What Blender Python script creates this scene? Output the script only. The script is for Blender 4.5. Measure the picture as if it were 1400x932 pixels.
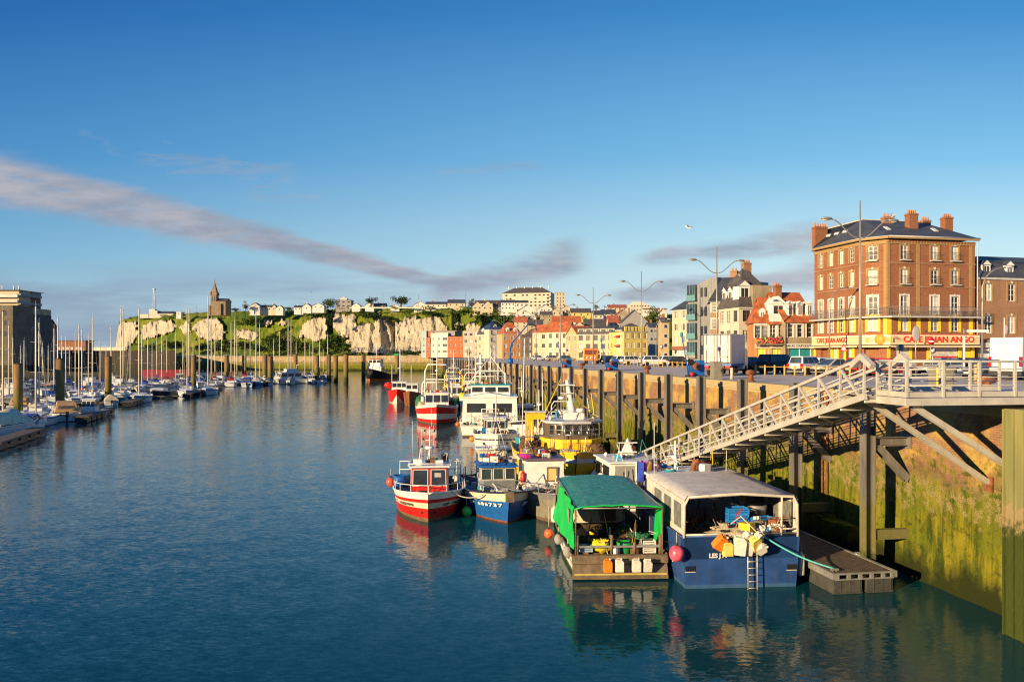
import bpy, math, random
from mathutils import Vector, Matrix, noise
from math import sin, cos, pi, radians as R, sqrt, atan2
random.seed(11)
for o in list(bpy.data.objects): bpy.data.objects.remove(o)
SC = bpy.context.scene
COL = SC.collection

# ------------------------------------------------ camera
EYE, FPX, HY = 9.2, 1100.0, 484.5            # eye height above the water, focal length and horizon in photo pixels
cam_d = bpy.data.cameras.new('camera'); cam = bpy.data.objects.new('camera', cam_d); COL.objects.link(cam)
cam_d.sensor_width = 36; cam_d.lens = 36*FPX/1400
cam_d.shift_y = (HY-466)/1400
cam_d.clip_start = .1; cam_d.clip_end = 20000
cam.location = (0, 0, EYE); cam.rotation_euler = (R(90), 0, 0)
SC.camera = cam

# ------------------------------------------------ sky, sun, exposure
SUN_EL = 12.0
TOSUN = Vector((-.745, -.667, 0)).normalized()
W = bpy.data.worlds.new('World'); SC.world = W; W.use_nodes = True
nt = W.node_tree; nt.nodes.clear()
class NG:
    """small helper to write node maths"""
    def __init__(s, tree): s.t = tree
    def n(s, kind, **kw):
        nd = s.t.nodes.new(kind)
        for k, v in kw.items(): setattr(nd, k, v)
        return nd
    def link(s, a, b): s.t.links.new(a, b)
    def put(s, sock, v):
        if isinstance(v, (int, float, tuple, list)): sock.default_value = v
        else: s.link(v, sock)
    def m(s, op, a, b=0.0, c=0.0, clamp=False):
        nd = s.n('ShaderNodeMath', operation=op, use_clamp=clamp)
        s.put(nd.inputs[0], a); s.put(nd.inputs[1], b)
        if op in ('MULTIPLY_ADD',): s.put(nd.inputs[2], c)
        return nd.outputs[0]
    def ss(s, v, a, b, lo=0.0, hi=1.0):
        nd = s.n('ShaderNodeMapRange', interpolation_type='SMOOTHSTEP')
        s.put(nd.inputs[0], v); s.put(nd.inputs[1], a); s.put(nd.inputs[2], b); s.put(nd.inputs[3], lo); s.put(nd.inputs[4], hi)
        return nd.outputs[0]
    def noise(s, vec, scale, detail=4, rough=.5, dim='3D', dist=0):
        nd = s.n('ShaderNodeTexNoise', noise_dimensions=dim)
        if vec is not None: s.link(vec, nd.inputs['Vector'])
        nd.inputs['Scale'].default_value = scale; nd.inputs['Detail'].default_value = detail
        nd.inputs['Roughness'].default_value = rough; nd.inputs['Distortion'].default_value = dist
        return nd.outputs['Fac']
    def mix(s, f, a, b, mode='MIX'):
        nd = s.n('ShaderNodeMix', data_type='RGBA', blend_type=mode)
        s.put(nd.inputs[0], f); s.put(nd.inputs[6], a); s.put(nd.inputs[7], b)
        return nd.outputs[2]
    def map(s, vec, scale=(1, 1, 1), rot=(0, 0, 0), loc=(0, 0, 0)):
        nd = s.n('ShaderNodeMapping'); s.link(vec, nd.inputs[0])
        nd.inputs['Scale'].default_value = scale; nd.inputs['Rotation'].default_value = rot; nd.inputs['Location'].default_value = loc
        return nd.outputs[0]
g = NG(nt)
sky = g.n('ShaderNodeTexSky', sky_type='NISHITA'); sky.sun_disc = False
sky.sun_elevation = R(SUN_EL); sky.sun_rotation = atan2(TOSUN.x, TOSUN.y)
sky.altitude = 0; sky.air_density = 1.0; sky.dust_density = .35; sky.ozone_density = 2.6
tc = g.n('ShaderNodeTexCoord')
sep = g.n('ShaderNodeSeparateXYZ'); g.link(tc.outputs['Generated'], sep.inputs[0])
yy = g.m('MAXIMUM', sep.outputs[1], .05)
ca = g.m('DIVIDE', sep.outputs[0], yy); cb = g.m('DIVIDE', sep.outputs[2], yy)      # direction over the far bank
cmb = g.n('ShaderNodeCombineXYZ'); g.link(ca, cmb.inputs[0]); g.link(cb, cmb.inputs[1])
def streak(x0, y0, x1, y1, w0, w1, soft, nscale=6, namp=.02, dens=1.0, seed=0.0, fine=.45):
    """a bank of cloud between two directions, w = half width in tangent units"""
    a0, b0, a1, b1 = (x0-700)/FPX, (HY-y0)/FPX, (x1-700)/FPX, (HY-y1)/FPX
    L = sqrt((a1-a0)**2+(b1-b0)**2); ux, uy = (a1-a0)/L, (b1-b0)/L
    da = g.m('SUBTRACT', ca, a0); db = g.m('SUBTRACT', cb, b0)
    al = g.m('ADD', g.m('MULTIPLY', da, ux/L), g.m('MULTIPLY', db, uy/L))          # 0..1 along
    ac = g.m('ADD', g.m('MULTIPLY', da, -uy), g.m('MULTIPLY', db, ux))
    rotv = g.map(cmb.outputs[0], scale=(1, 5, 1), rot=(0, 0, -atan2(uy, ux)), loc=(seed, seed, 0))
    big = g.noise(rotv, nscale, 5, .55); fin = g.noise(rotv, nscale*3.5, 8, .62)
    ac = g.m('ADD', ac, g.m('MULTIPLY', g.m('SUBTRACT', big, .5), namp*4))
    wid = g.m('MULTIPLY_ADD', al, w1-w0, w0)
    d = g.m('DIVIDE', g.m('ABSOLUTE', ac), g.m('MAXIMUM', wid, .001))
    mask = g.ss(d, 1.0, 1.0-soft, 0, 1)
    ends = g.m('MULTIPLY', g.ss(al, -.08, .08), g.ss(al, 1.08, .85))
    dn = g.ss(fin, .42-fine, .42+fine*.4, 0, 1)
    return g.m('MULTIPLY', g.m('MULTIPLY', mask, ends), g.m('MULTIPLY', dn, dens), clamp=True)
cl = streak(-160, 208, 660, 396, .047, .010, .6, 5, .010, 1.0, 0, .42)
def join(a, b): return g.m('SUBTRACT', g.m('ADD', a, b), g.m('MULTIPLY', a, b))
for args in [(590, 398, 800, 350, .022, .036, .9, 7, .012, .85, 3.1, .5), (880, 356, 1180, 318, .014, .034, .9, 6, .01, .8, 5.2, .5),
             (195, 212, 400, 243, .016, .014, .95, 14, .02, .36, 7.7, .14), (600, 235, 740, 225, .01, .008, .95, 10, .006, .3, 9.3, .25),
             (840, 404, 1160, 370, .010, .03, .9, 6, .01, .85, 8.2, .5), (110, 178, 175, 214, .006, .006, .95, 12, .012, .12, 2.2, .2),
             (340, 265, 440, 268, .010, .008, .95, 12, .010, .25, 4.2, .3)]:
    cl = join(cl, streak(*args))
bank = g.m('MULTIPLY', g.m('MULTIPLY', g.ss(cb, .125, .07), g.ss(ca, .1, -.3)), g.ss(g.noise(g.map(cmb.outputs[0], scale=(1, 7, 1)), 3.2, 5, .55), .28, .62))
bank = g.m('MULTIPLY', bank, .9)
# the sky model leaves a yellow horizon at this low sun: most of it is replaced by the clear evening blue by elevation
rmp = g.n('ShaderNodeValToRGB'); g.link(g.m('MULTIPLY', g.m('ARCTANGENT', g.m('MAXIMUM', cb, -.2)), 2.0), rmp.inputs[0])
els = [(0, (4.2, 5.2, 5.5)), (.10, (3.6, 5.0, 5.6)), (.25, (2.3, 4.4, 5.7)), (.48, (.85, 2.85, 5.2)), (.80, (.20, 1.45, 3.9)), (1, (.10, .95, 2.9))]
while len(rmp.color_ramp.elements) < len(els): rmp.color_ramp.elements.new(.5)
for e, (p_, c_) in zip(rmp.color_ramp.elements, els): e.position = p_; e.color = c_+(1,)
wide = g.mix(g.ss(ca, -.85, .75), (.60, .72, .82, 1), (1.9, 1.42, 1.18, 1)); wide = g.mix(g.ss(cb, .16, 0, 0, .6), wide, (1, 1, 1, 1))
blue = g.mix(1.0, rmp.outputs[0], wide, 'MULTIPLY')
BANK = (1.9, 2.5, 3.4, 1)
CLOUD = g.mix(g.ss(g.noise(g.map(cmb.outputs[0], scale=(1, 4, 1), rot=(0, 0, .2)), 5, 6, .6), .38, .62), (2.15, 2.5, 3.2, 1), (3.3, 3.3, 3.7, 1))
c0 = g.mix(.93, sky.outputs[0], blue)
c1 = g.mix(bank, c0, BANK)
c2 = g.mix(cl, c1, CLOUD)
bg = g.n('ShaderNodeBackground'); g.link(c2, bg.inputs[0]); bg.inputs[1].default_value = .083
wo = g.n('ShaderNodeOutputWorld'); g.link(bg.outputs[0], wo.inputs[0])

sd = bpy.data.lights.new('sun', 'SUN'); sun = bpy.data.objects.new('sun', sd); COL.objects.link(sun)
sd.energy = 4.9; sd.angle = R(.5); sd.color = (1.0, .745, .43)
tos = Vector((TOSUN.x*cos(R(SUN_EL)), TOSUN.y*cos(R(SUN_EL)), sin(R(SUN_EL))))
sun.rotation_euler = tos.to_track_quat('Z', 'Y').to_euler(); sun.location = (-60, -30, 60)
SC.view_settings.view_transform = 'Standard'; SC.view_settings.look = 'None'
SC.view_settings.exposure = .75; SC.view_settings.gamma = 1; SC.view_settings.use_curve_mapping = False
SC.cycles.use_denoising = True; SC.cycles.pixel_filter_type = 'BLACKMAN_HARRIS'; SC.cycles.filter_width = 1.15; SC.cycles.max_bounces = 5; SC.cycles.diffuse_bounces = 2; SC.cycles.glossy_bounces = 3
SC.cycles.transparent_max_bounces = 6; SC.cycles.sample_clamp_indirect = 6; SC.cycles.caustics_reflective = False; SC.cycles.caustics_refractive = False

# ------------------------------------------------ where things stand
QA = R(9.09)                                   # the quay runs 9 degrees left of the view
QD = Vector((-sin(QA), cos(QA), 0)); QN = Vector((cos(QA), sin(QA), 0))
QZ = 7.51; WALL = 21.67; POSTV = 19.83
def Q(u, v, z=0): return Vector((QD.x*u+QN.x*v, QD.y*u+QN.y*v, z))
def P(x, y, z=0):
    D = (EYE-z)*FPX/(y-HY); return Vector(((x-700)/FPX*D, D, z))
def PX(x, D, z=0): return Vector(((x-700)/FPX*D, D, z))
def ZY(y, D): return EYE-(y-HY)*D/FPX

# ------------------------------------------------ mesh builder
def V(*a): return Vector(a)
def frame_of(d):
    d = d.normalized(); up = Vector((0, 0, 1)) if abs(d.z) < .95 else Vector((1, 0, 0))
    s = d.cross(up).normalized(); return s, s.cross(d).normalized()
class MB:
    def __init__(s): s.v = []; s.f = []; s.mi = []; s.sm = []; s.mats = []; s.xf = None
    def slot(s, m):
        if m not in s.mats: s.mats.append(m)
        return s.mats.index(m)
    def add(s, vs, fs, m, smooth=False):
        b = len(s.v); k = s.slot(m)
        s.v += [s.xf @ Vector(p) for p in vs] if s.xf is not None else [Vector(p) for p in vs]
        for f in fs: s.f.append([b+i for i in f]); s.mi.append(k); s.sm.append(smooth)
    def bx(s, x0, x1, y0, y1, z0, z1, m, ch=0):
        vs = [(x, y, z) for z in (z0, z1) for y in (y0, y1) for x in (x0, x1)]
        s.add(vs, [(0, 2, 3, 1), (4, 5, 7, 6), (0, 1, 5, 4), (2, 6, 7, 3), (0, 4, 6, 2), (1, 3, 7, 5)], m)
    def box(s, c, d, m, rz=0, rx=0, ry=0, taper=1.0):
        M = Matrix.Translation(Vector(c)) @ Matrix.Rotation(rz, 4, 'Z') @ Matrix.Rotation(rx, 4, 'X') @ Matrix.Rotation(ry, 4, 'Y')
        vs = []
        for z in (-.5, .5):
            t = taper if z > 0 else 1
            for y in (-.5, .5):
                for x in (-.5, .5): vs.append(M @ Vector((x*d[0]*t, y*d[1]*t, z*d[2])))
        s.add(vs, [(0, 2, 3, 1), (4, 5, 7, 6), (0, 1, 5, 4), (2, 6, 7, 3), (0, 4, 6, 2), (1, 3, 7, 5)], m)
    def hexa(s, b, t, m):
        s.add(list(b)+list(t), [(3, 2, 1, 0), (4, 5, 6, 7)]+[(i, (i+1) % 4, 4+(i+1) % 4, 4+i) for i in range(4)], m)
    def bar(s, p, q, w, h, m, up=None):
        p, q = Vector(p), Vector(q); d = (q-p)
        if d.length < 1e-6: return
        d.normalize(); u0 = Vector(up) if up is not None else Vector((0, 0, 1))
        if abs(d.dot(u0)) > .98: u0 = Vector((1, 0, 0))
        sd = d.cross(u0).normalized(); u = sd.cross(d)
        a, b = sd*w/2, u*h/2
        s.hexa([p-a-b, p+a-b, p+a+b, p-a+b], [q-a-b, q+a-b, q+a+b, q-a+b], m)
    def tube(s, pts, r, m, n=6, closed=False, caps=True):
        pts = [Vector(p) for p in pts]; k = len(pts); rs = r if isinstance(r, (list, tuple)) else [r]*k
        vs = []
        for i, p in enumerate(pts):
            a = pts[(i-1) % k] if (closed or i > 0) else p; b = pts[(i+1) % k] if (closed or i < k-1) else p
            d = (b-a)
            if d.length < 1e-9: d = Vector((0, 0, 1))
            if i == 0 or True: sx, ux = frame_of(d)
            if i > 0:
                # keep the frame from twisting
                px = prev - d.normalized()*prev.dot(d.normalized())
                if px.length > 1e-4: sx = px.normalized(); ux = sx.cross(d.normalized())
            prev = sx
            for j in range(n):
                t = 2*pi*j/n; vs.append(p+(sx*cos(t)+ux*sin(t))*rs[i])
        fs = []
        for i in range(k if closed else k-1):
            for j in range(n):
                a = i*n+j; b = i*n+(j+1) % n; c = ((i+1) % k)*n+(j+1) % n; d = ((i+1) % k)*n+j
                fs.append((a, b, c, d))
        if not closed and caps: fs.append(list(range(n))[::-1]); fs.append([(k-1)*n+j for j in range(n)])
        s.add(vs, fs, m, n > 4)
    def cyl(s, p, q, r0, r1, m, n=12): s.tube([p, q], [r0, r1], m, n)
    def ball(s, c, r, m, n=12, k=8, sc=(1, 1, 1), wob=0, seed=0):
        vs = [(c[0], c[1], c[2]-r*sc[2])]
        for i in range(1, k):
            ph = -pi/2+pi*i/k
            for j in range(n):
                t = 2*pi*j/n; d = Vector((cos(ph)*cos(t), cos(ph)*sin(t), sin(ph)))
                rr = r*(1+(wob*noise.noise(d*1.7+Vector((seed, seed*.7, 0))) if wob else 0))
                vs.append((c[0]+d.x*rr*sc[0], c[1]+d.y*rr*sc[1], c[2]+d.z*rr*sc[2]))
        vs.append((c[0], c[1], c[2]+r*sc[2])); T = len(vs)-1
        fs = [(0, 1+(j+1) % n, 1+j) for j in range(n)]
        for i in range(k-2):
            for j in range(n):
                a = 1+i*n+j; b = 1+i*n+(j+1) % n; fs.append((a, b, b+n, a+n))
        o = 1+(k-2)*n
        fs += [(o+j, o+(j+1) % n, T) for j in range(n)]
        s.add(vs, fs, m, True)
    def prism(s, poly, a, b, m, axis='y'):
        """poly of 2-D points: (x,z) extruded over y, (x,y) over z or (y,z) over x"""
        def mk(p, t): return (p[0], t, p[1]) if axis == 'y' else ((p[0], p[1], t) if axis == 'z' else (t, p[0], p[1]))
        n = len(poly); vs = [mk(p, a) for p in poly]+[mk(p, b) for p in poly]
        fs = [list(range(n))[::-1], [n+i for i in range(n)]]+[(i, (i+1) % n, n+(i+1) % n, n+i) for i in range(n)]
        s.add(vs, fs, m)
    def quad(s, a, b, c, d, m): s.add([a, b, c, d], [(0, 1, 2, 3)], m)
    def poly(s, pts, m): s.add(pts, [list(range(len(pts)))], m)
    def lathe(s, c, prof, m, n=16):
        vs = []
        for r, z in prof:
            for j in range(n): t = 2*pi*j/n; vs.append((c[0]+r*cos(t), c[1]+r*sin(t), c[2]+z))
        fs = []
        for i in range(len(prof)-1):
            for j in range(n): fs.append((i*n+j, i*n+(j+1) % n, (i+1)*n+(j+1) % n, (i+1)*n+j))
        fs.append(list(range(n))[::-1]); fs.append([(len(prof)-1)*n+j for j in range(n)])
        s.add(vs, fs, m, True)
    def grid(s, rows, m, smooth=True, close=False):
        n = len(rows[0]); vs = [p for r in rows for p in r]; fs = []
        for i in range(len(rows)-1):
            for j in range(n-1 if not close else n): fs.append((i*n+j, i*n+(j+1) % n, (i+1)*n+(j+1) % n, (i+1)*n+j))
        s.add(vs, fs, m, smooth)
    def mesh(s, name):
        me = bpy.data.meshes.new(name); me.from_pydata([tuple(p) for p in s.v], [], s.f)
        for m in s.mats: me.materials.append(m)
        me.polygons.foreach_set('material_index', s.mi); me.polygons.foreach_set('use_smooth', s.sm); me.update(); return me
    def build(s, name, parent=None, loc=(0, 0, 0), rz=0, bevel=0, **tags):
        if not s.v: return None
        return mo(name, s.mesh(name), parent, loc, rz, bevel, **tags)
def mo(name, me, parent=None, loc=(0, 0, 0), rz=0, bevel=0, **tags):
    o = bpy.data.objects.new(name, me); COL.objects.link(o); o.location = loc; o.rotation_euler = (0, 0, rz)
    if parent is not None: o.parent = parent
    if bevel:
        b = o.modifiers.new('bevel', 'BEVEL'); b.width = bevel; b.segments = 2; b.limit_method = 'ANGLE'
    settag(o, **tags); return o
def settag(o, label=None, cat=None, group=None, kind=None):
    if label: o['label'] = label
    if cat: o['category'] = cat
    if group: o['group'] = group
    if kind: o['kind'] = kind
def thing(name, label, cat, loc=(0, 0, 0), rz=0, group=None, sc=1):
    o = bpy.data.objects.new(name, None); COL.objects.link(o); o.location = loc; o.rotation_euler = (0, 0, rz); o.scale = (sc, sc, sc)
    o.empty_display_size = .2; settag(o, label, cat, group); return o
KIDS = {}
def copy_tree(o, label=None, loc=None, rz=None, group=None, sc=None):
    def cp(s, par):
        c = s.copy(); COL.objects.link(c)
        if par is not None: c.parent = par
        for ch in s.children: cp(ch, c)
        return c
    c = cp(o, None)
    if label: c['label'] = label
    if loc is not None: c.location = loc
    if rz is not None: c.rotation_euler = (0, 0, rz)
    if group: c['group'] = group
    if sc: c.scale = sc if isinstance(sc, (tuple, list)) else (sc, sc, sc)
    return c
def text(s, name, parent, loc, rot, size, mat, extrude=.004, align='CENTER', width=1.0, label=None, bold=0):
    cu = bpy.data.curves.new(name, 'FONT'); cu.body = s; cu.size = size; cu.extrude = extrude; cu.align_x = align; cu.align_y = 'CENTER'
    cu.offset = bold; cu.resolution_u = 3; cu.materials.append(mat); tmp = bpy.data.objects.new(name, cu); me = bpy.data.meshes.new_from_object(tmp); bpy.data.objects.remove(tmp); o = bpy.data.objects.new(name, me); COL.objects.link(o)
    o.location = loc; o.rotation_euler = rot; o.scale = (width, 1, 1); o.parent = parent
    if label: o['label'] = label
    return o

# ------------------------------------------------ materials
MATS = {}
def pbr(name, rgb, rough=.6, metal=0, spec=.5, var=.12, vs=3.0, dirt=0, dirtc=(.12, .08, .04), bump=0, bs=20, streak=False, emis=None, sharp=0):
    """painted / weathered surface: base colour varied by noise, patches or vertical runs of dirt, fine bump"""
    if name in MATS: return MATS[name]
    m = bpy.data.materials.new(name); m.use_nodes = True; t = m.node_tree; q = NG(t)
    b = t.nodes['Principled BSDF']; b.inputs['Roughness'].default_value = rough; b.inputs['Metallic'].default_value = metal
    b.inputs['Specular IOR Level'].default_value = spec
    c = q.n('ShaderNodeTexCoord').outputs['Object']; base = (rgb[0], rgb[1], rgb[2], 1)
    if var:
        nf = q.noise(c, vs, 5, .6)
        col = q.mix(q.ss(nf, .3, .7), tuple(x*(1-var) for x in rgb)+(1,), tuple(min(1, x*(1+var)) for x in rgb)+(1,))
    else: col = base
    if dirt:
        dv = q.map(c, scale=(1, 1, .18 if streak else 1)); df = q.noise(dv, vs*1.9+.5, 7, .68)
        f = q.m('MULTIPLY', q.ss(df, .60-.2*dirt, .78), min(1, dirt*1.9))
        col = q.mix(f, col, dirtc+(1,))
    if var or dirt: q.link(col, b.inputs['Base Color'])
    else: b.inputs['Base Color'].default_value = base
    if bump:
        bn = q.n('ShaderNodeBump'); bn.inputs['Strength'].default_value = bump; bn.inputs['Distance'].default_value = .02
        q.link(q.noise(c, bs, 4, .6), bn.inputs['Height']); q.link(bn.outputs[0], b.inputs['Normal'])
    MATS[name] = m; return m
def glassm(name, rgb=(.03, .035, .04), rough=.16):
    if name in MATS: return MATS[name]
    m = pbr(name, rgb, rough, spec=.8, var=.35, vs=.9); return m
white = pbr('white_paint', (.78, .76, .70), .42, dirt=.35, streak=True, dirtc=(.38, .27, .15), vs=1.2)
whitec = pbr('white_gelcoat', (.72, .72, .70), .3, dirt=.15, dirtc=(.4, .36, .3), vs=.8)
offwhite = pbr('cream_paint', (.70, .62, .46), .5, dirt=.3, streak=True, dirtc=(.30, .20, .1))
redp = pbr('red_paint', (.60, .018, .012), .42, dirt=.3, streak=True, dirtc=(.25, .05, .03))
bluep = pbr('blue_paint', (.012, .11, .38), .42, dirt=.35, streak=True, dirtc=(.05, .08, .12))
dkblue = pbr('dark_blue_paint', (.012, .05, .20), .45, dirt=.35, streak=True, dirtc=(.03, .03, .05))
navy = pbr('navy_paint', (.012, .018, .05), .35)
blackp = pbr('black_paint', (.012, .012, .014), .5)
rubber = pbr('black_rubber', (.02, .02, .02), .8, bump=.3)
yellowp = pbr('yellow_paint', (.80, .50, .02), .42, dirt=.3, streak=True, dirtc=(.35, .15, .02))
orangep = pbr('orange_paint', (.80, .20, .02), .42, dirt=.15, streak=True, dirtc=(.4, .15, .05))
greenp = pbr('green_paint', (.02, .32, .08), .45, dirt=.2)
tealp = pbr('teal_paint', (.02, .28, .30), .45, dirt=.2)
galv = pbr('galvanised_steel', (.42, .41, .38), .45, metal=.55, var=.22, vs=1.5, dirt=.3, streak=True, dirtc=(.20, .15, .09), bump=.15, bs=30)
alu = pbr('pale_aluminium', (.55, .52, .45), .5, metal=.2, var=.12, vs=2, dirt=.35, streak=True, dirtc=(.36, .28, .17), bump=.1)
greym = pbr('grey_metal', (.25, .25, .25), .5, metal=.4, dirt=.3)
steel = pbr('stainless_steel', (.62, .60, .56), .28, metal=.85, var=.05)
rust = pbr('rusty_steel', (.22, .075, .03), .85, var=.4, vs=6, dirt=.5, dirtc=(.08, .03, .02), bump=.5)
wood = pbr('weathered_timber', (.20, .14, .085), .8, var=.3, vs=5, dirt=.4, dirtc=(.08, .06, .04), bump=.4, streak=True)
deckm = pbr('grey_deck_paint', (.22, .23, .23), .7, dirt=.5, vs=2, dirtc=(.12, .09, .06), bump=.2)
bluedeck = pbr('blue_deck_paint', (.03, .14, .34), .6, dirt=.4, vs=2, dirtc=(.10, .09, .08))
glass = glassm('dark_glass'); glassb = glassm('bluish_glass', (.05, .07, .09), .14)
curtain = pbr('curtained_glass', (.50, .48, .42), .25, var=.25, vs=2)
rope = pbr('pale_rope', (.52, .48, .38), .8, var=.2, vs=30)
teal_rope = pbr('turquoise_rope', (.12, .55, .50), .7, var=.2, vs=30)
# ================================================ THE SETTING
def posmat(name, build, rough=.8, spec=.3):
    m = bpy.data.materials.new(name); m.use_nodes = True; t = m.node_tree; q = NG(t)
    b = t.nodes['Principled BSDF']; b.inputs['Roughness'].default_value = rough; b.inputs['Specular IOR Level'].default_value = spec
    build(q, b); return m
def water_nodes(q, b):
    b.inputs['IOR'].default_value = 1.33; b.inputs['Specular IOR Level'].default_value = .5
    pos = q.n('ShaderNodeNewGeometry').outputs['Position']
    c = q.noise(pos, .012, 3, .5)
    q.link(q.mix(q.ss(c, .35, .65), (.003, .052, .066, 1), (.004, .062, .070, 1)), b.inputs['Base Color'])
    rg = q.ss(q.noise(q.map(pos, scale=(1, .35, 1), rot=(0, 0, .5)), .05, 4, .6), .4, .65, .07, .12); q.link(rg, b.inputs['Roughness'])
    calm = q.ss(q.noise(q.map(pos, scale=(1, .5, 1), rot=(0, 0, .4), loc=(3, 0, 0)), .04, 3, .5), .34, .66, .55, 1.1)
    lee = q.ss(q.noise(q.map(pos, scale=(.5, 1, 1), rot=(0, 0, .2)), .012, 2, .5), .4, .6, .8, 1.1)
    def slope(sc, rot, st, amp):
        nd = q.n('ShaderNodeTexNoise'); q.link(q.map(pos, scale=(1, st, 1), rot=(0, 0, rot)), nd.inputs['Vector']); nd.inputs['Scale'].default_value = sc; nd.inputs['Detail'].default_value = 3; nd.inputs['Roughness'].default_value = .55
        v = q.n('ShaderNodeVectorMath', operation='SUBTRACT'); q.link(nd.outputs['Color'], v.inputs[0]); v.inputs[1].default_value = (.5, .5, .5)
        m_ = q.n('ShaderNodeVectorMath', operation='MULTIPLY'); q.link(v.outputs[0], m_.inputs[0]); m_.inputs[1].default_value = (amp, amp, 0); return m_.outputs[0]
    a1 = q.n('ShaderNodeVectorMath', operation='ADD'); q.link(slope(2.8, .35, 2.2, .25), a1.inputs[0]); q.link(slope(10, -.3, 1.8, .17), a1.inputs[1])
    a2 = q.n('ShaderNodeVectorMath', operation='ADD'); q.link(a1.outputs[0], a2.inputs[0]); q.link(slope(.7, .1, 1.3, .11), a2.inputs[1])
    sc = q.n('ShaderNodeVectorMath', operation='SCALE'); q.link(a2.outputs[0], sc.inputs[0]); q.link(q.m('MULTIPLY', calm, lee), sc.inputs['Scale'])
    a3 = q.n('ShaderNodeVectorMath', operation='ADD'); q.link(sc.outputs[0], a3.inputs[0]); a3.inputs[1].default_value = (0, 0, 1)
    nn = q.n('ShaderNodeVectorMath', operation='NORMALIZE'); q.link(a3.outputs[0], nn.inputs[0]); q.link(nn.outputs[0], b.inputs['Normal'])
M_water = posmat('harbour_water', water_nodes, .1)
w = MB()
w.add([(-9000, -400, 0), (9000, -400, 0), (9000, 16000, 0), (-9000, 16000, 0)], [(0, 1, 2, 3)], M_water)
w.build('water', kind='structure')
sb = MB(); sb.add([(-9000, -400, -6), (9000, -400, -6), (9000, 16000, -6), (-9000, 16000, -6)], [(0, 1, 2, 3)], pbr('sea_bed_mud', (.05, .05, .035), .9)); sb.build('sea_bed_ground', kind='structure')

def asphalt_nodes(q, b):
    pos = q.n('ShaderNodeNewGeometry').outputs['Position']
    a = q.noise(pos, .25, 5, .6); f = q.noise(pos, 9, 4, .7); pt = q.noise(q.map(pos, rot=(0, 0, .6), scale=(1, .25, 1)), .5, 3, .5)
    c = q.mix(q.ss(a, .3, .7), (.50, .42, .36, 1), (.60, .51, .43, 1)); c = q.mix(q.m('MULTIPLY', q.ss(f, .45, .7), .35), c, (.62, .54, .46, 1))
    c = q.mix(q.m('MULTIPLY', q.ss(pt, .58, .66), .6), c, (.36, .31, .28, 1)); q.link(c, b.inputs['Base Color'])
    bn = q.n('ShaderNodeBump'); bn.inputs['Strength'].default_value = .5; bn.inputs['Distance'].default_value = .01; q.link(f, bn.inputs['Height']); q.link(bn.outputs[0], b.inputs['Normal'])
M_asph = posmat('quay_asphalt', asphalt_nodes, .85)
FARC = (-8, 447)
land = MB()
outl = [Q(-90, WALL+.55), Q(330, WALL+.55), Vector((FARC[0], FARC[1]+.6, 0)), PX(590, 447.6), PX(470, 462.6), PX(238, 492.6), PX(120, 560), PX(-200, 900), (2500, 3500, 0), (3000, -90, 0)]
land.poly([Vector((p[0], p[1], QZ)) for p in outl], M_asph); land.build('quay_ground', kind='structure')

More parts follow.
